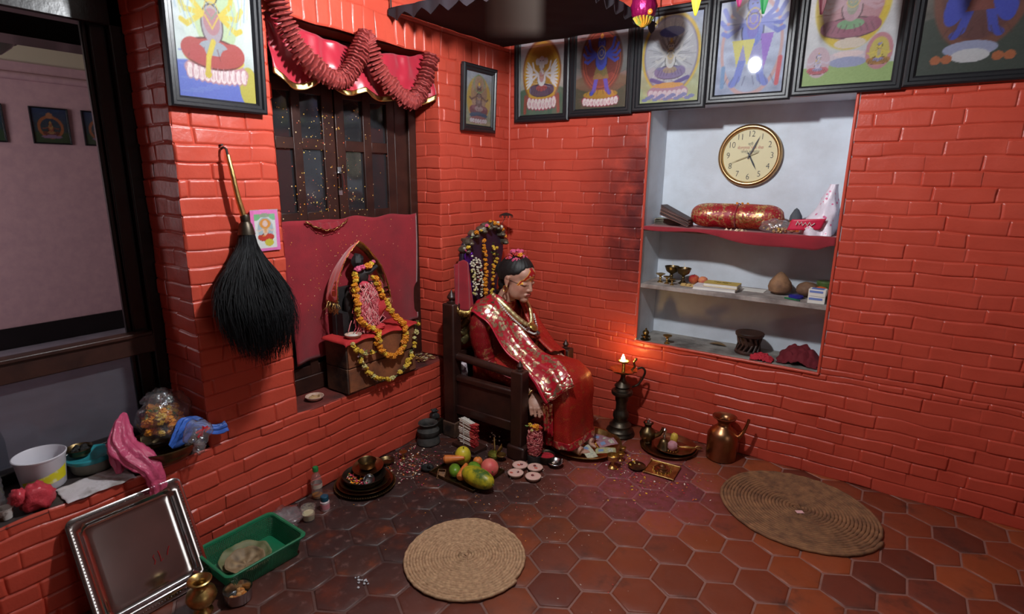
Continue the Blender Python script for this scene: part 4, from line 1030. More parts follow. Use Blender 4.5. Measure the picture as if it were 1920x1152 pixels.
def brocade(name, base, gold=(0.78, 0.56, 0.22), scale=60, dot=True, thr=0.32, mott=(0.5, 0.62), rough=0.45, patch=None):
    """cloth with woven gold: dots plus patches of foil"""
    m, nt, b, out = newmat(name)
    tc = N(nt, 'ShaderNodeTexCoord'); v = N(nt, 'ShaderNodeTexVoronoi'); v.inputs['Scale'].default_value = scale; nt.links.new(tc.outputs['Object'], v.inputs['Vector'])
    d = N(nt, 'ShaderNodeMath', operation='LESS_THAN'); d.inputs[1].default_value = thr; nt.links.new(v.outputs['Distance'], d.inputs[0])
    n = noise_tex(nt, scale * .22, 4); r = ramp(nt, n.outputs['Fac'], [(mott[0], (0, 0, 0)), (mott[1], (1, 1, 1))])
    n2 = noise_tex(nt, scale * 1.7, 3); q = N(nt, 'ShaderNodeMath', operation='GREATER_THAN'); q.inputs[1].default_value = .47; nt.links.new(n2.outputs['Fac'], q.inputs[0])
    mu = N(nt, 'ShaderNodeMath', operation='MULTIPLY'); nt.links.new(r.outputs['Color'], mu.inputs[0]); nt.links.new(q.outputs[0], mu.inputs[1])
    mx = N(nt, 'ShaderNodeMath', operation='MAXIMUM'); nt.links.new(mu.outputs[0], mx.inputs[0])
    if patch is not None:      # woven blossoms: ragged islands that thin out in places
        w = noise_tex(nt, scale * 3.0, 3); w2 = N(nt, 'ShaderNodeMath', operation='MULTIPLY_ADD'); w2.inputs[1].default_value = .55; nt.links.new(w.outputs['Fac'], w2.inputs[0]); nt.links.new(v.outputs['Distance'], w2.inputs[2]); w3 = N(nt, 'ShaderNodeMath', operation='SUBTRACT'); w3.inputs[1].default_value = .275; nt.links.new(w2.outputs[0], w3.inputs[0]); nt.links.new(w3.outputs[0], d.inputs[0])
        pt = noise_tex(nt, scale * .3, 3); pg = N(nt, 'ShaderNodeMath', operation='GREATER_THAN'); pg.inputs[1].default_value = patch; nt.links.new(pt.outputs['Fac'], pg.inputs[0]); pm_ = N(nt, 'ShaderNodeMath', operation='MULTIPLY'); nt.links.new(pg.outputs[0], pm_.inputs[0]); nt.links.new(d.outputs[0], pm_.inputs[1]); nt.links.new(pm_.outputs[0], mx.inputs[1])
    elif dot: nt.links.new(d.outputs[0], mx.inputs[1])
    else: mx.inputs[1].default_value = 0
    c = N(nt, 'ShaderNodeMix', data_type='RGBA'); nt.links.new(mx.outputs[0], c.inputs['Factor']); c.inputs['A'].default_value = rgba(base); c.inputs['B'].default_value = rgba(gold)
    nt.links.new(c.outputs['Result'], b.inputs['Base Color']); nt.links.new(mx.outputs[0], b.inputs['Metallic'])
    rr = N(nt, 'ShaderNodeMapRange'); rr.inputs['To Min'].default_value = rough; rr.inputs['To Max'].default_value = .3; nt.links.new(mx.outputs[0], rr.inputs['Value']); nt.links.new(rr.outputs[0], b.inputs['Roughness'])
    add_bump(nt, b, scale * 2.5, .3, .002)
    return m
t = thing('cloth_bundle', 'long red and gold cloth bundle lying on the upper niche shelf', 'bundle', (1.555, 0.14, US))
M['bundle'] = brocade('spangled_red_cloth', S(150, 20, 30), scale=55, thr=.25, mott=(.46, .6))
def bun(u, v):
    x = lerp(-.265, .265, u); a = 2 * PI * v; e = math.sqrt(max(0.0, 1 - abs(2 * u - 1) ** 7)); k = 1 + .08 * nz(u * 5, math.cos(a), math.sin(a)) - .10 * math.exp(-((u - .52) / .03) ** 2)
    return (x, .085 * e * k * math.cos(a), .076 + .074 * e * k * math.sin(a) * (1 if math.sin(a) > 0 else .99))
m = MB(); m.grid(bun, 50, 26, closev=True); m.build('cloth', M['bundle'], t, smooth=180)
m = MB(); m.tube([Vector((.012, .083 * math.cos(a), .077 + .073 * math.sin(a))) for a in [i * 2 * PI / 24 for i in range(24)]], .004, 6, closed=True); m.build('cord', M['redcloth'], t)
for i in range(3): put_flower('orange', (.0 + .03 * i, 0, .152), .008, t, rf)
t = thing('cone_figurine', 'small orange stand with a dark grey cone on the upper niche shelf', 'figurine', (1.868, 0.20, US))
m = MB(); m.lathe([(0, 0), (.032, 0), (.026, .03), (.03, .06), (.036, .065), (0, .065)], 18); m.build('base', pm('orange_clay', S(206, 110, 50), .6), t)
m = MB(); m.lathe([(0, .065), (.034, .066), (.03, .09), (.012, .125), (0, .135)], 16, wob=lambda a, z: 1 + .1 * math.sin(5 * a)); m.build('cone', pm('grey_ash', S(74, 78, 84), .7), t)
M['clearbag'] = clear_mat('clear_plastic', gloss=0.10, rough=0.12, milk=0.10, bump=0.8, bs=22)
def crumple(mb, c, r, seed, amp=.35, n=22, m=14, flatb=True, fz=2.2):
    s = MB(); s.ell((0, 0, 0), (1, 1, 1), n, m); vs = []
    for v in s.v:
        q = Vector(v); k = 1 + amp * noise.noise(q * fz + Vector((seed, seed * 2, 0))) + amp * .5 * abs(noise.noise(q * fz * 2.3 + Vector((seed, 0, 3))))
        p = Vector((q.x * r[0], q.y * r[1], q.z * r[2])) * k
        if flatb and p.z < -r[2] * .72: p.z = -r[2] * .72
        vs.append(p + Vector(c))
    mb.add(vs, s.f)
    return mb
t = thing('plastic_bag', 'small clear plastic bag of golden bits on the upper niche shelf', 'bag', (1.80, 0.055, US))
m = MB(); crumple(m, (0, 0, .03), (.085, .038, .042), 3); m.build('bag', M['clearbag'], t, smooth=180)
m = MB(); 
for i in range(60): m.col = rf.choice((S(196, 150, 60), S(150, 90, 50), S(220, 190, 120))); m.ell((rf.gauss(0, .03), rf.gauss(0, .018), rf.uniform(.006, .028)), rf.uniform(.004, .009), 6, 4)
tag(m.build('contents', M['vc'], t), kind='stuff')
t = thing('shopping_bag', 'white and pink plastic shopping bag slumped at the right end of the upper shelf', 'bag', (2.005, 0.135, US))
def bagpaint():
    m, nt, b, out = newmat('printed_plastic'); v = N(nt, 'ShaderNodeTexVoronoi'); v.inputs['Scale'].default_value = 38; tc = N(nt, 'ShaderNodeTexCoord'); nt.links.new(tc.outputs['Object'], v.inputs['Vector'])
    d = N(nt, 'ShaderNodeMath', operation='LESS_THAN'); d.inputs[1].default_value = .25; nt.links.new(v.outputs['Distance'], d.inputs[0])
    c = N(nt, 'ShaderNodeMix', data_type='RGBA'); nt.links.new(d.outputs[0], c.inputs['Factor']); c.inputs['A'].default_value = rgba(S(226, 216, 228)); c.inputs['B'].default_value = rgba(S(214, 110, 150)); nt.links.new(c.outputs['Result'], b.inputs['Base Color'])
    b.inputs['Roughness'].default_value = .35; add_bump(nt, b, 25, .6, .008); return m
m = MB()
def bagf(u, v):
    a = 2 * PI * u; k = [1.0, 1.05, .95, .8, .55, .32, .12][min(6, int(v * 6.99))]; k = lerp(1.08, .24, sm(v) ** 1.1) * (1 + .42 * nz(math.cos(a) * 1.6, math.sin(a) * 1.6, v * 3))
    return (.085 * k * math.cos(a) + .040 * v, .11 * k * math.sin(a), .27 * v + .0)
m.grid(bagf, 34, 18, closeu=True); m.build('bag', bagpaint(), t, smooth=180)
m = MB(); m.grid(lambda u, v: (lerp(-.15, .015, u) + .02 * v, -.105 - .01 * math.sin(u * 3) - .004, .02 + .06 * v + .012 * u), 14, 6); s = m.build('label', pm('red_print', S(200, 36, 70), .4), t, smooth=180, solid=.002)
m = MB(); rr_ = [(-.125, .052), (-.118, .072), (-.108, .055), (-.10, .07), (-.092, .05), (-.08, .066), (-.07, .05), (-.06, .07), (-.05, .052), (-.035, .066)]
m.tube([(x + .02, -.124 + .0, z) for x, z in rr_], .003, 5); m.tube([(-.06, -.122, .036), (-.02, -.122, .038)], .003, 5); m.build('lettering', M['white'], s)
m = MB(); rf = random.Random(5)
for i in range(22): m.col = S(214, 190, 160); a = rf.uniform(0, 6); c = Vector((1.60 + rf.gauss(0, .03), .04 + rf.gauss(0, .01), US + .001)); d = Vector((math.cos(a), math.sin(a), .1)) * .01; s = Vector((-d.y, d.x, .02)) * .5; m.add([c - d, c + s, c + d, c - s], [(0, 1, 2, 3)])
tag(m.build('flower_petals', M['vc'], smooth=0), 'few pale petals scattered in front of the red and gold bundle', 'petals', kind='stuff')
# lower shelf
MS = 0.985
def goblet(label, loc, k=1.0, stick=True, group='brass goblet lamps on the lower niche shelf'):
    t = thing('goblet_lamp', label, 'goblet', loc, group=group); m = MB()
    m.lathe([(0, 0), (.030 * k, 0), (.031 * k, .004 * k), (.020 * k, .012 * k), (.009 * k, .024 * k), (.008 * k, .032 * k), (.013 * k, .038 * k), (.008 * k, .045 * k), (.012 * k, .052 * k), (.034 * k, .066 * k), (.042 * k, .084 * k), (.046 * k, .098 * k), (.0475 * k, .099 * k), (.045 * k, .102 * k), (.040 * k, .092 * k), (.03 * k, .074 * k), (0, .066 * k)], 28); m.build('cup', M['brass_old'], t)
    if stick: m = MB(); m.tube([(0, 0, .068 * k), (0, 0, .135 * k)], .0022, 6); m.build('wick', M['white'], t)
    return t
goblet('large brass goblet lamp with a white wick, left of the pair on the lower shelf', (1.175, .20, MS)); goblet('large brass goblet lamp with a white wick, right of the pair near the apple', (1.262, .17, MS))
def smallcup(label, loc, k=1.0, group=None, mat='brass'):
    t = thing('small_brass_cup', label, 'cup', loc, group=group); m = MB()
    m.lathe([(0, 0), (.017 * k, 0), (.016 * k, .004 * k), (.007 * k, .010 * k), (.005 * k, .02 * k), (.009 * k, .026 * k), (.005 * k, .032 * k), (.012 * k, .04 * k), (.025 * k, .046 * k), (.027 * k, .05 * k), (.022 * k, .049 * k), (0, .042 * k)], 20); m.build('cup', M[mat], t); return t
g_ = 'small brass cups before the goblets'
smallcup('small stemmed brass cup nearest the left wall of the niche', (1.125, .13, MS), 1.15, g_); smallcup('small stemmed brass cup in front of the left large goblet', (1.178, .105, MS), .95, g_); smallcup('tiny stemmed brass cup between the two large goblets, nearest the shelf edge', (1.222, .075, MS), .8, g_)
t = thing('apple', 'red apple beside the right large goblet', 'fruit', (1.318, .21, MS)); m = MB(); m.lathe([(0, .006), (.014, .0), (.028, .012), (.033, .03), (.03, .048), (.016, .056), (.005, .051), (0, .049)], 20); m.build('flesh', pm('apple_skin', S(176, 40, 50), .35, col2=S(206, 120, 70), vs=25), t); m = MB(); m.tube([(0, 0, .049), (.003, 0, .062)], .0018, 5); m.build('stem', M['wood'], t)
m = MB(); m.lathe([(0, .004), (.013, 0), (.026, .012), (.030, .028), (.026, .044), (.012, .052), (0, .049)], 20); tag(m.build('peach', pm('peach_skin', S(226, 150, 100), .6, col2=S(206, 90, 80), vs=22), loc=(1.378, .205, MS)), 'small peach beside the red apple on the lower shelf', 'fruit')
t = thing('biscuit_pile', 'few flat pale biscuits in front of the apple and peach', 'biscuits', (1.322, .115, MS)); rf = random.Random(6)
for i in range(6):
    m = MB(); m.lathe([(0, 0), (.02, 0), (.022, .003), (.02, .006), (0, .006)], 14); m.build('biscuit', pm('biscuit', S(206, 170, 104), .7) if i == 0 else bpy.data.materials['biscuit'], t, loc=(-.036 + .03 * (i % 3) + rf.uniform(-.004, .004), -.012 + .028 * (i // 3) , .0 if i < 3 else .003))
def book(label, loc, w, d, h, cov, rz=0, cat='book', title=None):
    t = thing('book', label, cat, loc, rz); m = MB(); m.box((-w / 2 + .003, -d / 2 + .003, .002), (w / 2 - .003, d / 2 - .003, h - .002)); m.build('pages', M['white'], t, smooth=0)
    m = MB(); m.box((-w / 2, -d / 2, 0), (w / 2, d / 2, .0018)); m.box((-w / 2, -d / 2, h - .0018), (w / 2, d / 2, h)); m.box((-w / 2, d / 2 - .0018, 0.001), (w / 2, d / 2, h - .001)); m.build('cover', cov, t, smooth=0)
    if title: title(t, h)
    return t
book('white book lying under the yellow book on the lower shelf', (1.487, .105, MS), .25, .13, .02, pm('white_cover', S(216, 210, 214), .5), .06)
def ttl(t, h):
    m = MB()
    for i, (x0, x1, z) in enumerate(((-.05, -.01, .012), (.0, .05, .012), (-.03, .035, -.006))): m.tube([(lerp(x0, x1, k / 8), z + (.004 if k % 2 else -.004), h + .0006) for k in range(9)], .0018, 4)
    m.build('title', pm('olive_ink', S(104, 96, 40), .6), t)
book('yellow covered book lying on top of the white book', (1.52, .118, MS + .0205), .20, .115, .022, pm('yellow_cover', S(200, 168, 70), .5), .03, title=ttl)
m = MB(); m.box((-.07, -.05, 0), (.07, .05, .002)); tag(m.build('paper_sheet', M['white'], loc=(1.68, .22, MS), smooth=0), 'loose white paper sheet right of the stacked books', 'paper')
M['husk'] = pm('coconut_husk', S(152, 112, 80), .75, col2=S(104, 74, 56), vs=14, bump=.6, bs=50)
m = MB(); m.lathe([(0, .0), (.03, .002), (.06, .02), (.066, .045), (.058, .075), (.036, .105), (.014, .128), (0, .135)], 24, wob=lambda a, z: 1 + .035 * math.cos(3 * a)); tag(m.build('coconut', M['husk'], loc=(1.83, .19, MS)), 'pointed light brown coconut standing on the lower shelf', 'coconut')
m = MB(); m.ell((0, 0, .043), (.062, .05, .045), 24, 14, bumpy=.08); tag(m.build('coconut', pm('coconut_dark', S(124, 92, 68), .75, col2=S(88, 62, 48), vs=14, bump=.6, bs=50), loc=(1.978, .20, MS)), 'lying dark brown coconut between the pointed coconut and the orange', 'coconut')
m = MB(); m.ell((0, 0, .04), (.044, .044, .04), 22, 12, bumpy=.04); tag(m.build('orange', pm('orange_peel', S(208, 96, 40), .45, bump=.4, bs=300), loc=(2.052, .135, MS)), 'orange behind the white boxes on the lower shelf', 'fruit')
t = thing('green_container', 'dark green round container at the back right of the lower shelf', 'container', (2.055, .265, MS)); m = MB(); m.lathe([(0, 0), (.04, 0), (.042, .065), (0, .065)], 24); m.build('body', pm('green_plastic', S(70, 88, 52), .45), t); m = MB(); m.lathe([(0, .065), (.044, .065), (.045, .085), (.04, .092), (0, .092)], 24); m.build('lid', pm('green_lid', S(78, 98, 50), .4), t)
m = MB(); m.lathe([(0, 0), (.036, 0), (.04, .004), (.04, .014), (.034, .018), (0, .018)], 26); tag(m.build('jar_lid', pm('blue_lid', S(40, 40, 130), .4), loc=(1.932, .125, MS)), 'dark blue plastic lid in front of the coconuts', 'lid')
t = thing('pen', 'short green pen lying near the shelf edge before the blue lid', 'pen', (1.918, .055, MS + .005), -.4); m = MB(); m.tube([(-.04, 0, 0), (.03, 0, 0)], .005, 10); m.build('barrel', pm('green_pen', S(30, 110, 70), .4), t); m = MB(); m.tube([(.03, 0, 0), (.05, 0, 0)], .0056, 10); m.build('cap', pm('green_cap', S(24, 80, 56), .4), t)
def wbox(label, loc, rz):
    t = thing('carton', label, 'box', loc, rz, 'white cartons on the lower shelf'); m = MB(); m.box((-.042, -.035, 0), (.042, .035, .038)); m.build('box', M['white'], t, bevel=.0015); m = MB(); m.box((-.036, -.0362, .02), (.03, -.0352, .032)); m.box((-.03, -.03, .0381), (.03, .03, .0387)); m.build('label', pm('blue_print', S(110, 130, 190), .5) if 'blue_print' not in bpy.data.materials else bpy.data.materials['blue_print'], t, smooth=0)
wbox('white carton at the right end of the lower shelf, under another', (2.042, .06, MS), .05); wbox('white carton with blue print stacked on another at the shelf end', (2.044, .062, MS + .0395), -.02)
# niche floor
BS = NI[2] + .003
t = thing('brass_finial', 'small brass knob shaped ornament at the left end of the niche floor', 'ornament', (1.082, .05, BS)); m = MB(); m.lathe([(0, 0), (.032, 0), (.034, .006), (.02, .012), (.016, .02), (.03, .024), (.03, .028), (.012, .032), (.02, .042), (.022, .052), (.014, .064), (.005, .068), (.007, .076), (0, .082)], 22); m.build('body', M['brass_old'], t)
smallcup('tiny brass cup standing near the front edge of the niche floor', (1.228, .05, BS), 1.1)
m = MB(); m.grid(lambda u, v: (lerp(-.055, .055, u), .02 * math.sin(PI * u) * (2 * v - 1), .004 + .012 * abs(2 * v - 1) * math.sin(PI * u)), 12, 4); tag(m.build('dry_leaf', pm('dry_leaf', S(120, 96, 66), .8), loc=(1.51, .20, BS + .002), smooth=180, solid=.001), 'dry brown leaf at the back of the niche floor', 'leaf')
def carved():
    t = thing('carved_stand', 'round carved dark wooden stand on the niche floor', 'stand', (1.700, .165, BS)); mt = pm('carved_wood', S(74, 44, 34), .55, col2=S(40, 26, 22), vs=16)
    m = MB(); m.lathe([(0, 0), (.078, 0), (.08, .012), (.07, .02), (0, .02)], 26); m.build('base', mt, t); m = MB(); m.lathe([(0, .105), (.074, .105), (.082, .112), (.084, .126), (.08, .13), (0, .128)], 26); m.build('top', mt, t)
    m = MB()
    for i in range(14): a = i * PI / 7; m.tube([(.068 * math.cos(a), .068 * math.sin(a), .018), (.060 * math.cos(a + .35), .06 * math.sin(a + .35), .06), (.07 * math.cos(a), .07 * math.sin(a), .107)], .007, 6)
    m.lathe([(.05, .02), (.048, .06), (.05, .106)], 20); m.build('carving', mt, t)
carved()
def heap(label, name, loc, rx, ry, rz, seed, mat, nfold=7):
    t = thing(name, label, 'cloth', loc); m = MB()
    def f(u, v):
        x = 2 * u - 1; y = 2 * v - 1; r = min(1, math.hypot(x, y) / 1.15); h = (1 - r ** 2.2); w = abs(nz(x * 2.2 + seed, y * 2.2, seed)) ; 
        return (rx * x * (1 + .15 * nz(y * 3, seed)), ry * y * (1 + .15 * nz(x * 3, seed + 5)), max(.003, rz * h * (0.75 + .55 * w) + .012 * nz(x * 6, y * 6, seed)))
    m.grid(f, 40, 40); m.build('cloth', mat, t, smooth=180, solid=.005); return t
M['maroon'] = pm('maroon_cloth', S(104, 16, 30), .85, bump=.3, bs=160)
heap('dark red cloth heaped at the right end of the niche floor', 'folded_cloth', (1.985, .175, BS + .003), .108, .118, .10, 3, M['maroon'])
heap('bright red felt cap lying in front of the dark red cloth heap', 'felt_hat', (1.80, .06, BS + .003), .06, .042, .04, 8, pm('red_cap', S(176, 30, 48), .8))
# ------------------------------------------------------------------ on the floor
FZ = 0.0022
M['straw'] = pm('plaited_straw', S(204, 168, 130), 0.85, col2=S(146, 112, 82), vs=60, lo=.3, hi=.7, bump=.4, bs=220, detail=6)
M['straw_old'] = pm('worn_plaited_straw', S(156, 112, 76), 0.9, col2=S(104, 72, 52), vs=24, lo=.3, hi=.7, bump=.4, bs=220, detail=6)
def mat_(label, loc, r, mat, turns, seed, squash=(1, 1)):
    """coiled rope mat: one long plaited coil spiralling out"""
    t = thing('straw_mat', label, 'mat', loc, group='round coiled straw mats'); m = MB(); p = r / turns
    pts = []; rad = []; n = turns * 90
    for i in range(n + 1):
        k = i / n; a = k * turns * 2 * PI; q = p * .35 + (r - p * .5) * k; w = 1 + .018 * nz(math.cos(a) * 1.3 + seed, math.sin(a) * 1.3) * k
        pts.append((q * w * math.cos(a) * squash[0], q * w * math.sin(a) * squash[1], .008 + .0008 * math.sin(i * 1.9) + .003 * nz(math.cos(a) * q * 6 + seed, math.sin(a) * q * 6)))
        rad.append(p * .60 * (1 + .16 * math.sin(i * 2.1)))
    m.tube(pts, rad, 5); m.build('coil', mat, t, smooth=180)
    m = MB(); m.lathe([(0, 0), (r * .97, 0), (r * .96, .007), (0, .007)], 40, M=Matrix.Diagonal((squash[0], squash[1], 1, 1))); m.build('backing', mat, t)
    return t
mat_('round pale straw mat at the front centre of the tiled floor', (0.985, -1.715, FZ), .272, M['straw'], 20, 1)
t = mat_('large worn brown straw mat on the floor at the right below the niche', (2.135, -.445, FZ), .355, M['straw_old'], 22, 4, (1.06, 1.0)); t.rotation_euler = (0, 0, -.2)
m = MB(); m.box((-.018, -.012, 0), (.018, .012, .0015)); o = m.build('paper_scrap', pm('pink_paper', S(226, 180, 180), .7), loc=(2.15, -.50, .0225), smooth=0); o.rotation_euler = (0, 0, .6); tag(o, 'small pink scrap of paper lying on the large brown mat', 'paper')

# stainless tray leaning on the wall
def tray():
    t = thing('steel_tray', 'rectangular stainless steel tray leaning against the wall below the ledge', 'tray', (.205, -2.628, FZ + .001), rot=(0, 0, 0))
    A = Matrix.Rotation(-math.atan2(.185, .40), 4, 'Y'); w, h = .40, .445
    def pt(a, b): # rounded rectangle point, b inset
        pass
    m = MB(); prof = [(0, .004), (.0, .006), (.004, .008), (.030, .008), (.036, .004), (.046, -.020), (.054, -.024), (.075, -.024)]
    rc = .028; n = 8; rows = []
    def rr(ins):
        W, H = w / 2 - ins, h / 2 - ins; r = max(.006, rc + (.01 if ins > .03 else 0) - ins * .2); q = []
        for cx, cy, a0 in ((W - r, H - r, 0), (-W + r, H - r, PI / 2), (-W + r, -H + r, PI), (W - r, -H + r, 3 * PI / 2)):
            for i in range(n + 1): a = a0 + PI / 2 * i / n; q.append((cx + r * math.cos(a), cy + r * math.sin(a)))
        return q
    vs = []; fs = []; K = 4 * (n + 1)
    for ins, d in prof: vs += [(d, y, z + h / 2 + .002) for y, z in rr(ins)]
    for i in range(len(prof) - 1):
        for j in range(K): fs.append((i * K + j, i * K + (j + 1) % K, (i + 1) * K + (j + 1) % K, (i + 1) * K + j))
    fs.append(tuple((len(prof) - 1) * K + j for j in range(K)))
    m.add(vs, fs, A); m.build('body', pm('tray_steel', (.62, .62, .64), .13, 1.0, col2=(.50, .49, .49), vs=5, lo=.3, hi=.7), t, smooth=40, solid=.0016)
    m = MB()
    for i in range(34):
        for y, z in ((-w / 2 + .014 + (w - .028) * i / 33, .014), (-w / 2 + .014 + (w - .028) * i / 33, h - .014)): m.ell((.009, y, z + .002), (.0025, .003, .003), 6, 4, M=None) if False else m.add(*dot((.0088, y, z + .002), .0028), A)
        for y, z in ((-w / 2 + .014, .014 + (h - .028) * i / 33), (w / 2 - .014, .014 + (h - .028) * i / 33)): m.add(*dot((.0088, y, z + .002), .0028), A)
    m.build('rim_studs', M['steel'], t)
    m = MB(); 
    for s in ([(.0, .0), (.006, .012), (.002, .03), (.008, .036)], [(.024, .045), (.026, .02), (.024, .0), (.034, .006)], [(.05, .012), (.058, .03), (.066, .042)]):
        m.tube([A @ Vector((-.0205, .03 + y, .155 + z)) for y, z in s], .0016, 5)
    m.build('red_writing', pm('red_marker', S(150, 24, 26), .5), t)
def dot(c, r):
    s = MB(); s.ell(c, r, 7, 4); return s.v, s.f
tray()
def lota(label, loc, k, mat, name='brass_pot', cat='pot'):
    t = thing(name, label, cat, loc); m = MB()
    m.lathe([(0, .004), (.030, 0), (.036, .002), (.034, .010), (.022, .022), (.026, .028), (.046, .046), (.056, .07), (.05, .094), (.030, .108), (.024, .118), (.028, .13), (.042, .140), (.045, .144), (.041, .147), (.024, .136), (.02, .12), (.03, .1), (0, .05)], 32, M=Matrix.Diagonal((k, k, k, 1))); m.build('body', mat, t, smooth=50); return t
lota('shiny brass water pot in front of the leaning steel tray', (.362, -2.545, FZ), .98, M['brass'])
def bowl(label, name, loc, r, h, mat, group=None, flare=1.15, cat='bowl'):
    t = thing(name, label, cat, loc, group=group); b = r / flare; m = MB()
    m.lathe([(0, .002), (b * .8, 0), (b, .006), (b * 1.02, h * .5), (r, h), (r * 1.04, h + .001), (r * 1.03, h + .004), (r * .95, h), (b * .93, h * .5), (b * .85, .012), (0, .008)], 30); m.build('body', mat, t); return t
t = bowl('steel bowl with a little food on the floor beside the brass water pot', 'steel_bowl', (.412, -2.432, FZ), .052, .05, M['steel'], flare=1.05)
m = MB(); rf = random.Random(3)
for i in range(9): m.col = rf.choice((S(196, 120, 50), S(160, 90, 50), S(206, 150, 90))); m.ell((rf.uniform(-.026, .026), rf.uniform(-.026, .026), .018), (.013, .011, .009), 8, 5, bumpy=.3, seed=i)
m.build('food', M['vc'], t)
# green plastic basket with leaf plates
def basket():
    t = thing('plastic_basket', 'green rectangular plastic basket on the floor against the brick wall', 'basket', (.252, -2.275, FZ), -.02)
    g = pm('green_basket', S(22, 116, 78), .35, spec=.6); a, b, h = .138, .172, .10
    m = MB(); a2, b2 = .112, .146; m.box((-a2, -b2, 0), (a2, b2, .004)); m.build('bottom', g, t)
    m = MB(); vs = []; fs = []; r = .03; n = 6
    def loop(A, B, z, r):
        q = []
        for cx, cy, a0 in ((A - r, B - r, 0), (-A + r, B - r, PI / 2), (-A + r, -B + r, PI), (A - r, -B + r, 3 * PI / 2)):
            for i in range(n + 1): an = a0 + PI / 2 * i / n; q.append((cx + r * math.cos(an), cy + r * math.sin(an), z))
        return q
    prof = [(a - .004, b - .004, h - .010), (a + .008, b + .008, h - .009), (a + .009, b + .009, h - .002), (a + .005, b + .005, h), (a - .003, b - .003, h - .002), (a - .006, b - .006, h - .014)]
    K = 4 * (n + 1)
    for A, B, z in prof: vs += loop(A, B, z, r)
    for i in range(len(prof) - 1):
        for j in range(K): fs.append((i * K + j, i * K + (j + 1) % K, (i + 1) * K + (j + 1) % K, (i + 1) * K + j))
    m.add(vs, fs); m.build('rim', g, t)
    m = MB()      # pierced sides: uprights and hoops
    L0 = loop(a2, b2, .002, .02); L1 = loop(a - .004, b - .004, h - .006, r)
    def along(L, u):
        P = [Vector(q) for q in L] + [Vector(L[0])]; d = [0]
        for x, y in zip(P, P[1:]): d.append(d[-1] + (y - x).length)
        s = u * d[-1]; j = max(k for k in range(len(d)) if d[k] <= s + 1e-9); j = min(j, len(P) - 2)
        return P[j].lerp(P[j + 1], (s - d[j]) / max(1e-6, d[j + 1] - d[j]))
    for i in range(150):
        u = i / 150; p = along(L0, u); q = along(L1, u); m.tube([p, q], .0022, 4, cap=False)
    for k in range(13):
        z = k / 12; m.tube([along(L0, i / 72).lerp(along(L1, i / 72), z) for i in range(72)], .0018, 4, closed=True)
    m.build('lattice_side', g, t)
basket()
def leaf_plate(label, loc, r, cols, seed, tilt=(0, 0, 0), group=None):
    t = thing('leaf_plate', label, 'plate', loc, group=group, rot=tilt); m = MB(); rnd = random.Random(seed)
    def f(u, v):
        a = 2 * PI * u; q = r * v * (1 + .05 * nz(math.cos(a) * 2 + seed, math.sin(a) * 2)); z = .028 * v ** 3 + .004 * math.sin(a * 7 + seed) * v + .004 * nz(q * 40 * math.cos(a), q * 40 * math.sin(a), seed)
        return (q * math.cos(a), q * math.sin(a), z + .006)
    def c(u, v):
        k = nz(u * 14 + seed, v * 5, 3) * .5 + .5; return tuple(lerp(p, q, max(0, min(1, k * 1.4 - .2))) for p, q in zip(*cols))
    m.grid(f, 44, 12, closeu=True, cfn=c); m.build('leaf', M['vc'], t, smooth=180, solid=.002); return t
leaf_plate('large green leaf plate lying in the green basket', (.24, -2.30, FZ + .006), .105, (S(74, 92, 50), S(150, 146, 110)), 2, (0, .06, 0))
leaf_plate('smaller brown leaf bowl on top of the green leaf plate', (.285, -2.325, FZ + .028), .078, (S(92, 72, 50), S(170, 146, 110)), 5, (0.05, .08, 0))
# bottle, candle cup, pill bottle, plastic bag
t = thing('plastic_bottle', 'small clear plastic bottle with a green cap standing against the brick wall', 'bottle', (.055, -1.80, FZ)); m = MB()
m.lathe([(0, .004), (.024, 0), (.028, .006), (.028, .04), (.026, .05), (.028, .06), (.028, .10), (.022, .125), (.012, .145), (.011, .155)], 24); m.build('body', M['clearbag'], t)
m = MB(); m.lathe([(0, .152), (.0145, .152), (.0145, .172), (.012, .176), (0, .176)], 20); m.build('cap', pm('bottle_green', S(34, 120, 62), .4), t); m = MB(); m.lathe([(.0285, .062), (.0287, .085)], 24); m.build('label', pm('pale_label', S(196, 176, 160), .6), t)
m = MB(); m.lathe([(0, .003), (.0262, .004), (.0262, .018), (0, .018)], 20); m.build('oil', pm('oil', S(150, 96, 20), .2), t)
t = thing('candle_glass', 'clear plastic cup half full of pale wax on the floor before the bottle', 'cup', (.185, -1.945, FZ)); m = MB(); m.lathe([(0, .002), (.027, 0), (.029, .004), (.034, .07), (.0355, .071), (.0335, .072), (.028, .006), (0, .006)], 26); m.build('cup', M['clearbag'], t); m = MB(); m.lathe([(0, .0065), (.0272, .0065), (.030, .036), (0, .039)], 22); m.build('wax', pm('wax', S(226, 214, 170), .45, sss=.2), t)
t = thing('medicine_bottle', 'small pink labelled medicine bottle with a dark teal cap beside the cup', 'bottle', (.178, -1.845, FZ)); m = MB(); m.lathe([(0, 0), (.022, 0), (.023, .004), (.023, .046), (.016, .052), (0, .052)], 24); m.build('body', pm('white_plastic', S(206, 188, 190), .4), t); m = MB(); m.lathe([(0, .052), (.0195, .052), (.0195, .074), (.017, .077), (0, .077)], 24); m.build('cap', pm('teal_cap', S(24, 74, 96), .4), t); m = MB(); m.lathe([(.0234, .010), (.0234, .038)], 24); m.build('label', pm('pink_label', S(206, 130, 140), .5), t)
m = MB(); m.box((-.012, -.0241, .016), (.012, -.0236, .020)); m.box((-.012, -.0241, .026), (.008, -.0236, .029)); m.build('print', M['ink'], t, smooth=0)
t = thing('plastic_bag', 'crumpled clear plastic bag on the floor between the basket and the cup', 'bag', (.115, -2.015, FZ)); m = MB(); crumple(m, (0, 0, .026), (.075, .075, .036), 12, .5, fz=2.8); m.build('film', M['clearbag'], t, smooth=180)
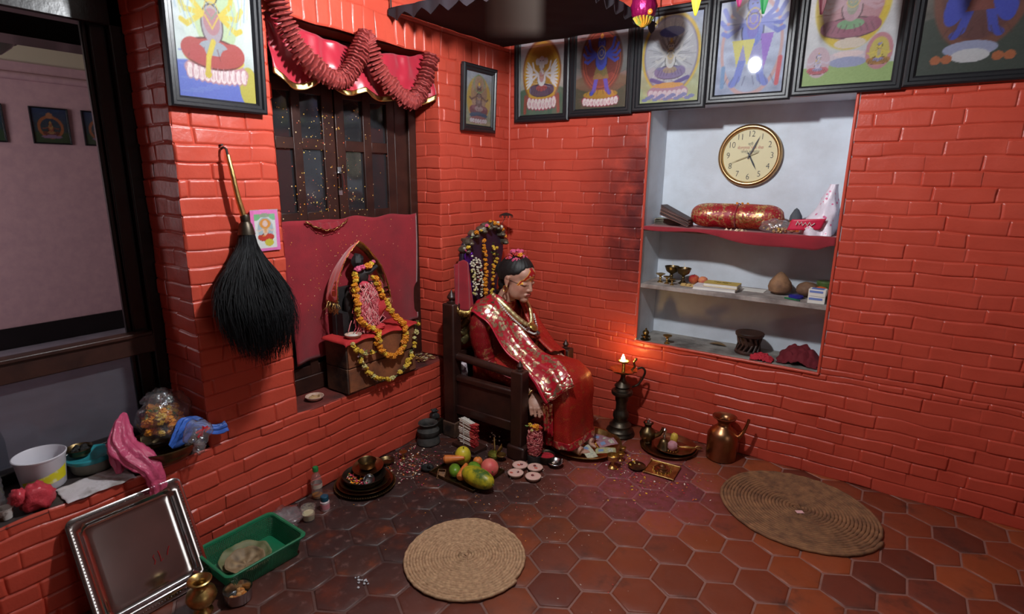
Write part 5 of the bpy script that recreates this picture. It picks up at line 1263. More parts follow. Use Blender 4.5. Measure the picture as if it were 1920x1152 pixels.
# plates of offerings
def plate(label, loc, r, mat, h=.016, beads=False, group=None, name='brass_plate', rim=.82, rot=None):
    t = thing(name, label, 'plate', loc, group=group, rot=rot); m = MB()
    m.lathe([(0, .0), (r * rim * .94, 0), (r * rim, h * .3), (r * .94, h * .92), (r, h), (r * .995, h + .002), (r * .93, h), (r * rim * .97, h * .45), (r * rim * .9, .003), (0, .003)], 48); m.build('body', mat, t, smooth=30)
    if beads:
        m = MB()
        for i in range(80): a = i * PI / 40; m.ell((r * .975 * math.cos(a), r * .975 * math.sin(a), h + .001), .0042, 6, 4)
        m.build('beaded_rim', mat, t)
    return t
PC = (.165, -1.575)
plate('brass plate with a beaded rim at the bottom of the stacked plates by the wall', (PC[0], PC[1], FZ), .165, M['brass_old'], beads=True)
plate('plain brass plate second from the bottom of the stacked plates by the wall', (PC[0] - .004, PC[1] + .003, FZ + .012), .150, M['copper'])
plate('smaller brass plate third in the stack of plates by the wall', (PC[0], PC[1], FZ + .024), .132, M['brass_old'])
t = bowl('dark iron pan of flower petals on the stacked brass plates', 'iron_pan', (PC[0] - .006, PC[1] + .002, FZ + .0285), .112, .036, M['bronze_dark'], flare=1.1, cat='pan')
m = MB(); rf = random.Random(8)
for i in range(150):
    m.col = rf.choice((S(214, 50, 90), S(240, 170, 30), S(230, 210, 200), S(170, 30, 60), S(236, 130, 30), S(90, 110, 50))); a = rf.uniform(2.6, 5.9); q = .092 * math.sqrt(rf.random()); p = Vector((q * math.cos(a), q * math.sin(a), .014 + rf.uniform(0, .016))); b = rf.uniform(0, 6); d = Vector((math.cos(b), math.sin(b), rf.uniform(-.4, .5))) * rf.uniform(.005, .011); s = Vector((-d.y, d.x, 0.002)) * .5
    m.add([p - d, p + s, p + d, p - s], [(0, 1, 2, 3)])
tag(m.build('petals', M['vc'], t, smooth=0), kind='stuff')
plate('small brass plate resting on the rim of the iron pan', (PC[0] - .035, PC[1] + .055, FZ + .068), .085, M['copper'], .012, rot=(0.12, .05, 0))
bowl('steel bowl nested on the small brass plate, top of the stack by the wall', 'steel_bowl', (PC[0] - .035, PC[1] + .05, FZ + .073), .048, .04, M['brass_old'])
t = bowl('small steel cup lying open in the iron pan of petals', 'steel_cup', (PC[0] + .055, PC[1] - .01, FZ + .045), .03, .034, M['steel'], cat='cup'); t.rotation_euler = (.6, .5, 0)
t = bowl('shallow brass bowl at the foot of the wall behind the stacked plates', 'brass_bowl', (.085, -1.345, FZ), .045, .02, M['brass_old'], flare=1.5)
smallcup('tiny brass cup on the floor between the brass bowl and the clay pot', (.12, -1.245, FZ), .9)
t = thing('black_lamp', 'small black sooty clay dish on the floor left of the fruit tray', 'dish', (.33, -1.262, FZ)); m = MB(); m.lathe([(0, 0), (.026, 0), (.036, .018), (.034, .024), (.026, .012), (0, .01)], 20, wob=lambda a, z: 1 + .12 * max(0, math.cos(a)) ** 3); m.build('dish', M['black'], t); m = MB(); m.ell((.01, .012, .02), (.02, .012, .014), bumpy=.3); m.build('wick', M['black'], t)
# black clay pot
t = thing('clay_pot', 'black clay fire pot on the floor against the wall beside the throne', 'pot', (.098, -1.005, FZ)); m = MB(); m.lathe([(0, 0), (.066, 0), (.074, .006), (.070, .03), (.058, .05), (.068, .068), (.07, .09), (.052, .108), (.046, .116), (.058, .130), (.062, .136), (.056, .139), (.042, .128), (.036, .11), (.04, .08), (0, .06)], 28, wob=lambda a, z: 1 + .02 * math.sin(3 * a)); m.build('body', pm('black_clay', S(40, 39, 38), .75, col2=S(66, 62, 58), vs=25, bump=.4, bs=70), t)
m = MB(); 
for i in range(6): m.ell((.02 * math.cos(i), .02 * math.sin(i), .10), .014, 7, 5, bumpy=.4, seed=i)
m.build('charcoal', M['black'], t)
t = thing('black_figurine', 'small black spiky pot on a dark block behind the clay fire pot', 'pot', (.045, -.885, FZ)); m = MB(); m.box((-.035, -.05, 0), (.04, .05, .10)); m.build('block', M['bronze_dark'], t, bevel=.008); m = MB(); m.lathe([(0, .10), (.014, .10), (.03, .115), (.028, .135), (.014, .15), (.024, .162), (.02, .166), (0, .15)], 14, wob=lambda a, z: 1 + .2 * math.sin(4 * a)); m.build('pot', M['black'], t)
# tray of fruit
def fruit():
    L = (.535, -1.155, FZ); t = thing('fruit_tray', 'dark rectangular metal tray of fruit on the floor before the throne', 'tray', L, -.03)
    m = MB(); a, b = .165, .138
    m.box((-a, -b, 0), (a, b, .003)); 
    for lo, hi in (((-a, -b, 0), (-a + .006, b, .018)), ((a - .006, -b, 0), (a, b, .018)), ((-a, -b, 0), (a, -b + .006, .018)), ((-a, b - .006, 0), (a, b, .018))): m.box(lo, hi)
    m.build('body', M['brass_old'], t, bevel=.002)
    z0 = FZ + .0035
    def fr(nm, lab, prof, col, at, rot, stem=None, ns=18, mott=None, cat='fruit', wob=None):
        t = thing(nm, lab, cat, at, rot=rot); m = MB(); m.lathe(prof, ns, wob=wob); m.build('flesh', col, t)
        if stem: m = MB(); m.tube([(0, 0, prof[-1][1] - .004), (.002, 0, prof[-1][1] + .012)], .003, 6); m.build('stem', stem, t)
    car = pm('papaya_slice', S(226, 130, 62), .45, col2=S(206, 110, 52), vs=30); gst = pm('stem_green', S(90, 100, 50), .6)
    ell_ = lambda r, h, k=12: [(r * math.sin(PI * i / k) ** .8 if 0 < i < k else 0, h * (1 - math.cos(PI * i / k)) / 2) for i in range(k + 1)]
    fr('mango', 'yellow mango standing at the back of the fruit tray', ell_(.048, .115), pm('mango', S(214, 190, 50), .4, col2=S(170, 176, 50), vs=14), (.445, -1.085, z0), (.25, .15, .3), gst)
    cone = [(0, 0), (.016, .002), (.024, .012), (.024, .03), (.017, .085), (.010, .12), (0, .126)]
    fr('carrot', 'orange carrot lying across the back of the fruit tray below the mango', cone, car, (.395, -1.195, z0 + .055), (0, PI / 2 - .12, .55), None, cat='vegetable')
    fr('carrot', 'orange carrot pointing to the front edge of the fruit tray', cone, car, (.575, -1.265, z0 + .028), (0, PI / 2 - .2, 1.95), None, cat='vegetable')
    fr('green_mango', 'green fruit with a dark spot behind the big papaya', ell_(.038, .095), pm('green_mango', S(110, 150, 40), .35, col2=S(76, 120, 40), vs=18), (.54, -1.125, z0 + .036), (PI / 2, 0, 1.1), gst)
    fr('green_mango', 'green fruit lying under the carrots in the fruit tray', ell_(.034, .09), bpy.data.materials['green_mango'], (.47, -1.19, z0 + .034), (PI / 2, 0, .8), None)
    fr('papaya', 'large mottled green and yellow papaya at the right of the fruit tray', ell_(.054, .215, 16), pm('papaya', S(196, 180, 40), .4, col2=S(70, 100, 36), vs=13, lo=.42, hi=.6), (.570, -1.225, z0 + .054), (0, PI / 2 - .02, -.10), gst, 24)
    fr('guava', 'pinkish red fruit at the back right corner of the tray', ell_(.05, .105), pm('pink_fruit', S(216, 84, 84), .5, col2=S(226, 130, 110), vs=14), (.62, -1.075, z0 + .046), (PI / 2 - .1, 0, .9), gst)
    fr('orange_fruit', 'small orange fruit between the mango and the green fruit', ell_(.028, .052), car, (.535, -1.055, z0), (0, 0, 0), gst)
    t = thing('incense_packet', 'small brown open packet at the left of the fruit tray', 'packet', (.445, -1.268, z0 + .002), rot=(.5, 0, .5)); m = MB(); m.box((-.022, -.03, 0), (.022, .03, .004)); m.box((-.022, -.03, 0), (-.019, .03, .022)); m.box((.019, -.03, 0), (.022, .03, .022)); m.box((-.022, .027, 0), (.022, .03, .022)); m.build('packet', pm('packet_brown', S(150, 100, 56), .6, col2=S(90, 60, 40), vs=40), t, bevel=.001)
fruit()
# clay lamps
for i, (x, y, lab) in enumerate(((.747, -.929, 'clay oil lamp nearest the throne front post, back left of the four'), (.832, -.90, 'clay oil lamp at the back right of the four, nearest the red powder bowl'), (.775, -1.016, 'clay oil lamp at the front left of the four, nearest the papaya'), (.876, -.990, 'clay oil lamp at the front right of the four on the floor'))):
    t = clay_dish(lab, (x, y, FZ), .045, group='clay oil lamps in front of the throne'); rf = random.Random(i)
    m = MB(); m.lathe([(0, .008), (.030, .010), (.0425, .0195), (.02, .0205), (0, .0205)], 24); m.build('wax', pm('wax_pink', S(222, 180, 168), .5) if i == 0 else bpy.data.materials['wax_pink'], t)
    m = MB(); m.col = S(110, 30, 36); m.ell((rf.uniform(-.01, .01), rf.uniform(-.01, .01), .022), (.009, .008, .006), 8, 5); m.col = S(206, 90, 70); m.ell((rf.uniform(-.02, .02), rf.uniform(-.02, .02), .021), (.011, .007, .004), 8, 5, bumpy=.4); m.col = S(226, 216, 206); m.tube([(0.006, 0, .019), (.01, .004, .031)], .0025, 5); m.build('wick', M['vc'], t)
t = bowl('dark bowl of red powder on the floor beside the brass plate', 'powder_bowl', (.835, -.782, FZ), .050, .048, M['bronze_dark'], flare=1.12); m = MB(); m.lathe([(0, .01), (.042, .012), (.046, .040), (.02, .047), (0, .045)], 24); m.build('powder', pm('red_powder', S(150, 18, 34), .9, col2=S(190, 30, 44), vs=60, bump=.6, bs=200), t)
t = thing('silver_dish', 'shiny silver bowl with two upright lugs in front of the powder bowl', 'bowl', (.905, -.795, FZ)); m = MB(); m.lathe([(0, 0), (.02, 0), (.022, .004), (.044, .024), (.047, .03), (.045, .032), (.03, .016), (0, .009)], 28); m.build('body', M['steel'], t)
for s in (.3, -1.0): m = MB(); m.tube([(.036 * math.cos(s), .036 * math.sin(s), .024), (.04 * math.cos(s), .04 * math.sin(s), .05), (.038 * math.cos(s), .038 * math.sin(s), .055)], [.006, .004, .002], 6); m.build('lug', M['steel'], t)
# the large plate at the feet
PL = (.922, -.462, FZ)
plate('large brass plate on the floor under the seated woman\'s feet', PL, .232, M['brass'], h=.030, rim=.88)
def note(label, loc, rot, c0, rz=0):
    t = thing('banknote', label, 'banknote', loc, group='banknotes on the large brass plate', rot=rot); m = MB()
    def cf(u, v):
        k = nz(u * 9, v * 5, c0[0] * 10) * .25 + .8
        if .62 < u < .86 and .2 < v < .8: return S(150, 156, 140) if nz(u * 30, v * 20) > 0 else S(196, 200, 180)
        if .16 < u < .40 and .25 < v < .75: return S(120, 150, 190)
        return tuple(min(1, c * k) for c in c0)
    m.grid(lambda u, v: (lerp(-.062, .062, u), lerp(-.033, .033, v), .006 * math.sin(u * 3.0) + .002), 24, 12, cfn=cf); m.build('note', M['vc'], t, smooth=180, solid=.0012)
note('pale banknote with a blue patch lying over the front rim of the large brass plate', (1.01, -.585, FZ + .034), (.12, .16, -.6), S(206, 206, 180))
note('folded greenish banknote on the large plate nearest the stemmed brass cup', (1.085, -.50, FZ + .026), (.05, -.08, .5), S(190, 190, 140))
note('crumpled mauve banknote in the large plate by the orange petals', (1.045, -.395, FZ + .024), (.2, -.1, .9), S(176, 130, 140))
note('mauve banknote at the back of the large plate', (.985, -.36, FZ + .02), (.15, .1, .2), S(170, 124, 136))
m = MB(); rf = random.Random(44)
for i in range(70):
    m.col = rf.choice((S(240, 160, 30), S(230, 120, 30), S(226, 186, 90))); a = rf.gauss(.6, .5); q = rf.uniform(.06, .19); p = Vector((PL[0] + q * math.cos(a), PL[1] + q * math.sin(a), FZ + .005 + rf.uniform(0, .008))); b = rf.uniform(0, 6); d = Vector((math.cos(b), math.sin(b), .2)) * .009; s = Vector((-d.y, d.x, .003)) * .6; m.add([p - d, p + s, p + d, p - s], [(0, 1, 2, 3)])
tag(m.build('orange_petals', M['vc'], smooth=0), 'orange petals strewn in the large brass plate', 'petals', kind='stuff')
# incense bundle on a block
t = thing('wooden_block', 'low dark wooden block on the floor beside the throne', 'block', (.35, -.905, FZ), -.12); m = MB(); m.box((-.10, -.055, 0), (.10, .055, .022)); m.build('block', M['wood'], t, bevel=.003)
t = thing('incense_bundle', 'upright stack of white incense sticks with red ends on the wooden block', 'incense', (.345, -.905, FZ + .0225), -.12); m = MB(); m2 = MB(); rf = random.Random(17)
for k in range(15):
    for j in range(4):
        y = -.017 + .0115 * j + rf.uniform(-.002, .002); z = .005 + .0098 * k; x0 = -.062 + rf.uniform(-.006, .006); sl = .10 * (k / 15) * .35
        m.col = rf.choice((S(212, 202, 190), S(196, 182, 168), S(224, 216, 206))); m.tube([(x0, y, z + sl * .4), (x0 + .05, y, z + sl * .2), (x0 + .098, y, z)], .0047, 6)
        m2.col = rf.choice((S(176, 40, 44), S(150, 30, 36), S(206, 80, 70))); m2.tube([(x0 + .097, y, z), (x0 + .128, y + rf.uniform(-.002, .002), z)], .005, 6)
tag(m.build('sticks', M['vc'], t), kind='stuff'); tag(m2.build('red_ends', M['vc'], t), kind='stuff')
m = MB(); m.tube([(-.02, -.025, .0), (-.02, -.026, .155), (-.02, .024, .155), (-.02, .024, 0)], .002, 5); m.build('thread', M['white'], t)
# brass peacock lamp near the throne's front post
t = thing('brass_ornament_lamp', 'small ornate brass lamp with a leaf and beads in front of the throne', 'oil lamp', (.555, -.925, FZ)); m = MB(); m.lathe([(0, 0), (.026, 0), (.034, .012), (.036, .026), (.03, .038), (.018, .044), (0, .044)], 18, wob=lambda a, z: 1 + .08 * abs(math.sin(4 * a))); m.build('pot', pm('green_brass', (.30, .30, .05), .35, .8), t)
m = MB(); m.tube([(.0, .01, .04), (-.01, .02, .08), (-.02, .03, .12)], .005, 6); m.lathe([(0, 0), (.02, .0), (.03, .01), (.028, .014), (0, .008)], 16, at=(.055, .0, .028)); m.tube([(.02, 0, .03), (.055, 0, .03)], .004, 6); m.build('arm', M['brass'], t)
m = MB(); m.grid(lambda u, v: (.02 + .03 * u, .01 + .028 * (2 * v - 1) * math.sin(PI * min(1, u * 1.05)), .045 + .06 * u - .02 * (2 * v - 1) ** 2), 12, 8); m.build('leaf', M['brass'], t, smooth=180, solid=.003)
m = MB(); rf = random.Random(2)
for i in range(9): m.ell((-.02 + rf.uniform(-.03, .03), .03 + rf.uniform(-.015, .015), .105 + rf.uniform(-.01, .045)), .0055, 7, 5)
m.build('beads', M['steel'], t)
# pink thread heap beside the front post
t = thing('thread_heap', 'tall tangle of pink offering threads topped with flowers beside the throne front post', 'threads', (.778, -.822, FZ)); m = MB(); rf = random.Random(71)
m.lathe([(0, 0), (.042, 0), (.044, .05), (0, .055)], 18); m.build('dark_base', M['black'], t)
m = MB(); m.col = S(70, 30, 34); m.ell((0, 0, .13), (.034, .034, .09), 14, 9, bumpy=.2)
for i in range(520):
    a = rf.uniform(0, 6.3); z = .06 + .16 * rf.random(); q = .040 * math.sqrt(max(.05, 1 - ((z - .13) / .11) ** 2)); p = Vector((q * math.cos(a), q * math.sin(a), z)); tg = Vector((-math.sin(a), math.cos(a), rf.uniform(-1.2, 1.2))).normalized() * rf.uniform(.012, .03); o = Vector((math.cos(a), math.sin(a), 0)) * rf.uniform(.002, .008)
    m.col = rf.choice((S(206, 110, 110), S(176, 76, 82), S(222, 146, 140), S(150, 50, 60))); m.tube([p - tg, p + o, p + tg], .0024, 4, cap=False)
tag(m.build('threads', M['vc'], t), kind='stuff')
for k, p, r in (('orange', (.012, -.012, .232), .022), ('yellow', (-.02, -.02, .238), .016), ('leaf', (-.025, -.03, .232), .022), ('red', (.03, .01, .222), .016), ('pale', (0, -.035, .216), .012)): put_flower(k, p, r, t, rf)
# stemmed brass cups, covered bowl, square plate
def stem_cup(label, loc, k): 
    t = thing('stemmed_cup', label, 'cup', loc, group='stemmed brass cups by the large plate'); m = MB(); m.lathe([(0, 0), (.026 * k, 0), (.028 * k, .006 * k), (.016 * k, .014 * k), (.008 * k, .022 * k), (.010 * k, .03 * k), (.007 * k, .038 * k), (.014 * k, .046 * k), (.03 * k, .052 * k), (.033 * k, .07 * k), (.036 * k, .082 * k), (.033 * k, .084 * k), (.028 * k, .06 * k), (0, .054 * k)], 24); m.build('cup', M['brass'], t)
stem_cup('large stemmed brass cup in front of the large brass plate', (1.185, -.615, FZ), 1.0); stem_cup('middle sized stemmed brass cup just behind the large one', (1.187, -.51, FZ), .62); stem_cup('smallest stemmed brass cup, behind the other two and nearest the lamp stand', (1.165, -.425, FZ), .55)
t = thing('covered_dish', 'small round brass dish with flower bits left of the square plate', 'dish', (1.30, -.535, FZ)); m = MB(); m.lathe([(0, 0), (.03, 0), (.05, .012), (.052, .018), (.044, .02), (.02, .026), (0, .027)], 26); m.build('body', M['brass_old'], t); rf = random.Random(12)
for i in range(4): put_flower(rf.choice(['yellow', 'pale', 'orange']), (rf.uniform(-.03, .03), rf.uniform(-.03, .03), .024), .008, t, rf)
t = thing('square_plate', 'square brass plate with a stepped knob on the petal strewn floor', 'plate', (1.432, -.478, FZ), .06); m = MB(); m.box((-.085, -.08, .004), (.085, .08, .008)); 
for a, b in ((-.085, -.08), (.085, -.08), (.085, .08), (-.085, .08)): m.box((a - .004, b - .004, 0), (a + .004, b + .004, .012))
m.tube([(-.085, -.08, .009), (.085, -.08, .009), (.085, .08, .009), (-.085, .08, .009)], .004, 6, closed=True); m.build('plate', M['brass'], t, bevel=.001)
m = MB(); m.lathe([(0, .008), (.045, .008), (.046, .014), (.034, .018), (.034, .024), (.022, .028), (.02, .036), (.008, .044), (0, .046)], 20); m.build('knob', M['copper'], t); m = MB()
for i in range(14): a = i * PI / 7; m.ell((.05 * math.cos(a), .05 * math.sin(a), .012), .006, 6, 4)
m.build('beads', M['brass'], t)
# plates with kettle and bell by the wall
P2 = (1.365, -.185)
plate('large copper plate on the floor at the wall under the kettle and bell', (P2[0], P2[1], FZ), .175, M['copper'], h=.02)
plate('smaller copper plate lying on the large copper plate', (P2[0] + .035, P2[1] + .005, FZ + .010), .128, M['copper'], h=.018)
t = thing('spouted_jug', 'brass jug with a long spout on the left of the copper plates', 'jug', (1.232, -.20, FZ + .008), .1); m = MB(); m.lathe([(0, 0), (.03, 0), (.032, .006), (.028, .014), (.046, .034), (.052, .06), (.044, .084), (.026, .098), (.02, .108), (.024, .122), (.032, .132), (.03, .136), (.018, .122), (0, .11)], 28); m.build('body', M['brass_old'], t); m = MB(); m.tube(cat_rom([(.04, 0, .05), (.075, .0, .075), (.092, 0, .105), (.096, 0, .118)], 12), [.014] * 5 + [.011] * 4 + [.010, .012, .013, .014], 10); m.build('spout', M['brass_old'], t); m = MB(); m.lathe([(0, .128), (.026, .13), (.024, .14), (.01, .146), (.01, .152), (.016, .158), (0, .166)], 20); m.build('lid', M['steel'], t)
BZ = FZ + .0135
t = thing('hand_bell', 'brass hand bell standing in the middle of the copper plates', 'bell', (1.352, -.235, BZ)); m = MB(); m.lathe([(.0, .0), (.040, 0), (.043, .004), (.034, .02), (.028, .045), (.022, .06), (.010, .068), (0, .07)], 26); m.build('bell', M['brass_old'], t); m = MB(); m.lathe([(0, .068), (.007, .07), (.006, .08), (.010, .086), (.006, .092), (.007, .11), (.013, .118), (.014, .128), (.006, .138), (0, .142)], 16); m.build('handle', M['steel'], t)
rf = random.Random(19); t = thing('flower_offering', 'pink and yellow flower petals heaped beside the hand bell', 'flowers', (1.405, -.215, BZ)); 
m = MB(); m.col = S(206, 150, 160); m.ell((.0, -.02, .035), (.03, .026, .032), 12, 8, bumpy=.35); m.col = S(214, 180, 70); m.ell((-.005, .02, .07), (.024, .022, .034), 12, 8, bumpy=.3, seed=3); m.build('petals', M['vc'], t); m = MB()
for i in range(12): a = i * PI / 6; m.ell((.032 * math.cos(a), -.01 + .032 * math.sin(a), .006), .006, 6, 4)
m.build('metal_base', M['brass'], t)
t = thing('brass_sceptre', 'brass ritual sceptre with open pronged ends lying on the copper plates', 'sceptre', (1.475, -.16, BZ + .014), .5); m = MB(); m.tube([(-.05, 0, 0), (-.02, 0, 0), (0, 0, 0), (.02, 0, 0), (.05, 0, 0)], [.005, .006, .010, .006, .005], 10); m.build('grip', M['brass'], t)
for q in (-1, 1):
    m = MB()
    for i in range(4):
        a = i * PI / 2; m.tube([(q * .045, 0, 0), (q * .058, .014 * math.cos(a), .014 * math.sin(a) * .8), (q * .078, .010 * math.cos(a), .010 * math.sin(a) * .8), (q * .088, 0, 0)], .003, 6)
    m.build('prongs', M['brass'], t)
# copper water pot with spout
t = thing('copper_pot', 'tall copper water pot with a spout on the floor below the niche', 'pot', (1.665, -.115, FZ)); m = MB()
m.lathe([(0, .004), (.078, 0), (.086, .006), (.087, .03), (.088, .13), (.088, .155), (.070, .185), (.044, .205), (.036, .215), (.036, .232), (.05, .25), (.068, .262), (.07, .267), (.064, .268), (.036, .25), (.03, .22), (.05, .19), (0, .12)], 40); m.build('body', M['copper'], t, smooth=50); m = MB(); m.tube(cat_rom([(.080, .012, .145), (.105, .016, .18), (.125, .02, .24), (.132, .02, .275)], 12), [.014, .013, .012, .011, .010, .010, .009, .009, .008, .008, .008, .008, .008], 10); m.build('spout', M['copper'], t)
# tall oil lamp stand
t = thing('oil_lamp_stand', 'tall dark bronze oil lamp stand with a burning flame by the right wall', 'oil lamp', (1.035, -.178, FZ)); m = MB()
m.lathe([(0, 0), (.094, 0), (.096, .012), (.088, .022), (.088, .034), (.074, .046), (.070, .062), (.072, .07), (.056, .084), (.050, .096), (0, .10)], 36); m.build('base', M['bronze_dark'], t, smooth=40)
m = MB(); m.lathe([(.046, .096), (.044, .11), (.048, .118), (.052, .128), (.05, .15), (.040, .165), (.036, .18), (.036, .225), (.042, .24), (.044, .262), (.05, .272), (.066, .282), (.070, .296), (.066, .306), (.05, .312), (.044, .325), (.052, .338), (.044, .35), (.03, .362), (.018, .38), (.014, .40), (.016, .43), (0, .44)], 36); m.build('column', M['bronze_dark'], t, smooth=40)
m = MB(); m.lathe([(0, .418), (.03, .42), (.06, .432), (.084, .446), (.088, .452), (.08, .452), (.05, .438), (0, .432)], 40, wob=lambda a, z: 1 + .07 * math.cos(10 * a) * (z > .425)); m.build('petal_tray', M['brass'], t)
m = MB(); m.lathe([(0, .43), (.012, .435), (.009, .465), (.012, .488), (.03, .498), (.038, .507), (.035, .509), (.02, .503), (0, .500)], 24); m.build('lamp_cup', M['brass'], t)
m = MB(); m.tube(cat_rom([(.05, .03, .33), (.085, .05, .35), (.11, .065, .40), (.118, .07, .44), (.10, .06, .463), (.075, .045, .455)], 26), .007, 8); m.build('handle', M['bronze_dark'], t)
m = MB(); m.tube(cat_rom([(.045, .02, .445), (.062, .03, .47), (.056, .028, .50), (.066, .034, .515)], 14), .007, 8); m.ell((.066, .034, .52), .010, 8, 6); m.build('finial', M['brass_old'], t)
m = MB(); m.lathe([(0, .504), (.030, .506), (0, .5085)], 20); m.build('melted_wax', pm('melted_wax', S(236, 200, 140), .3, sss=.4), t)
m = MB(); m.lathe([(0, .508), (.010, .512), (.012, .520), (.0075, .534), (.003, .547), (0, .551)], 14, at=(-.006, -.002, 0)); m.build('flame', emit_mat('flame', (1.0, .55, .16), FLAME_STRENGTH), t)
# petals, rice and flower bits strewn on the floor
NOGO = ((.985, -1.715, .29), (2.135, -.445, .40), (.908, -.462, .245), (1.365, -.185, .185), (.165, -1.575, .175), (.535, -1.155, .175), (.35, -.905, .10), (1.035, -.178, .105), (.155, -.825, .075), (.67, -.825, .085), (.155, -.285, .075), (.67, -.285, .085), (.778, -.822, .05), (1.432, -.478, .125), (1.30, -.535, .055), (1.185, -.615, .032), (.098, -1.005, .08))
def strew(label, name, n, fn, cols, seed, smax=.010):
    m = MB(); rf = random.Random(seed)
    for i in range(n):
        x, y = fn(rf)
        if y > -.02 or x < .02 or any((x - a) ** 2 + (y - b) ** 2 < c * c for a, b, c in NOGO): continue
        m.col = rf.choice(cols); a = rf.uniform(0, 6.3); L = rf.uniform(.002, smax); d = Vector((math.cos(a), math.sin(a), rf.uniform(-.1, .35))) * L; s = Vector((-d.y, d.x, 0)) * rf.uniform(.3, .8); c = Vector((x, y, FZ + .0018 + abs(d.z)))
        m.add([c - d, c + s, c + d, c - s], [(0, 1, 2, 3)])
    return tag(m.build(name, M['vc'], smooth=0), label, 'petals', kind='stuff')
PC_ = [S(230, 150, 30), S(222, 96, 40), S(206, 60, 80), S(232, 220, 206), S(240, 190, 60), S(190, 90, 110), S(150, 40, 50), S(120, 120, 60)]
strew('petals and rice strewn around the square plate and stemmed cups', 'strewn_petals', 520, lambda r: (r.gauss(1.36, .16), r.gauss(-.54, .12)), PC_, 1, .009)
strew('pink and white petals scattered left of the fruit tray along the wall', 'strewn_petals', 380, lambda r: (abs(r.gauss(.18, .12)) + .03, r.gauss(-1.28, .10)), [S(222, 60, 110), S(230, 216, 206), S(200, 90, 120), S(196, 110, 50), S(220, 200, 170), S(170, 60, 50)], 2, .009)
strew('rice grains and small petals scattered over the tiles before the throne', 'strewn_rice', 700, lambda r: (r.gauss(.75, .42), r.gauss(-1.02, .34)), [S(220, 206, 196), S(206, 190, 180), S(230, 150, 40), S(196, 70, 60), S(206, 196, 186)], 3, .005)
m = MB(); rf = random.Random(77); m.col = S(196, 200, 206)
for i in range(16): m.ell((.725 + rf.gauss(0, .016), -2.085 + rf.gauss(0, .014), FZ + .003), (rf.uniform(.003, .007), rf.uniform(.003, .006), .003), 6, 4)
tag(m.build('white_bits', M['vc']), 'few white flakes on the tiles at the front left of the floor', 'crumbs', kind='stuff')
for k, x, y, lab in (('yellow', .695, -2.0, ''), ):
    pass
# ------------------------------------------------------------------ throne
def throne():
    t = thing('throne', 'dark wooden throne with turned finials and low armrests in the room corner', 'chair', (.41, -.555, FZ)); L = Vector((.41, -.555, FZ)); w = M['wood']
    def bx(nm, lo, hi, bev=.005, mat=w, mbs=None):
        m = MB(); m.box(tuple(Vector(lo) - L), tuple(Vector(hi) - L)); return m.build(nm, mat, t, bevel=bev)
    def fin(x, y, z, k=1.0):
        m = MB(); m.lathe([(0, 0), (.026 * k, 0), (.028 * k, .006 * k), (.016 * k, .012 * k), (.014 * k, .018 * k), (.024 * k, .026 * k), (.026 * k, .036 * k), (.018 * k, .05 * k), (.006 * k, .066 * k), (.004 * k, .074 * k), (0, .078 * k)], 18); m.build('finial', w, t, loc=Vector((x, y, z)) - L)
    for y0, y1 in ((-.865, -.785), (-.325, -.245)):
        yc = (y0 + y1) / 2
        m = MB()       # rear post, tapering a little and rounded at the head
        m.box(tuple(Vector((.108, y0, .10)) - L), tuple(Vector((.198, y1, .885)) - L)); m.build('rear_post', w, t, bevel=.010); fin(.153, yc, .885 - 0.0, 1.08)
        bx('rear_foot', (.10, y0 - .006, FZ), (.205, y1 + .006, .105), .006, M['chestwood'])
        bx('front_post', (.628, y0, .085), (.708, y1, .552), .008); fin(.668, yc, .552, .78)
        bx('front_foot', (.61, y0 - .012, FZ), (.735, y1 + .012, .09), .012)
        a, b = y0 + .018, y1 - .018
        m = MB(); m.tube([tuple(Vector((x, yc, z)) - L) for x, z in ((.19, .545), (.25, .545), (.63, .522))], .026, 12, flat=.9); m.build('armrest', w, t)
        bx('side_panel', (.195, yc - .012, .215), (.632, yc + .012, .395), .004); bx('panel_rail', (.195, yc - .024, .385), (.632, yc + .024, .425), .010); bx('lower_rail', (.195, yc - .022, .165), (.632, yc + .022, .225), .006)
    bx('seat', (.115, -.79, .285), (.66, -.32, .318), .004); bx('front_rail', (.63, -.79, .19), (.665, -.32, .30), .004); bx('back_panel', (.112, -.79, .33), (.13, -.32, .54), .004)
    m = MB(); m.box(tuple(Vector((.16, -.775, .320)) - L), tuple(Vector((.64, -.335, .358)) - L)); m.build('cushion', pm('red_cushion', S(186, 34, 40), .8, bump=.3), t, bevel=.018, bseg=3)
throne()
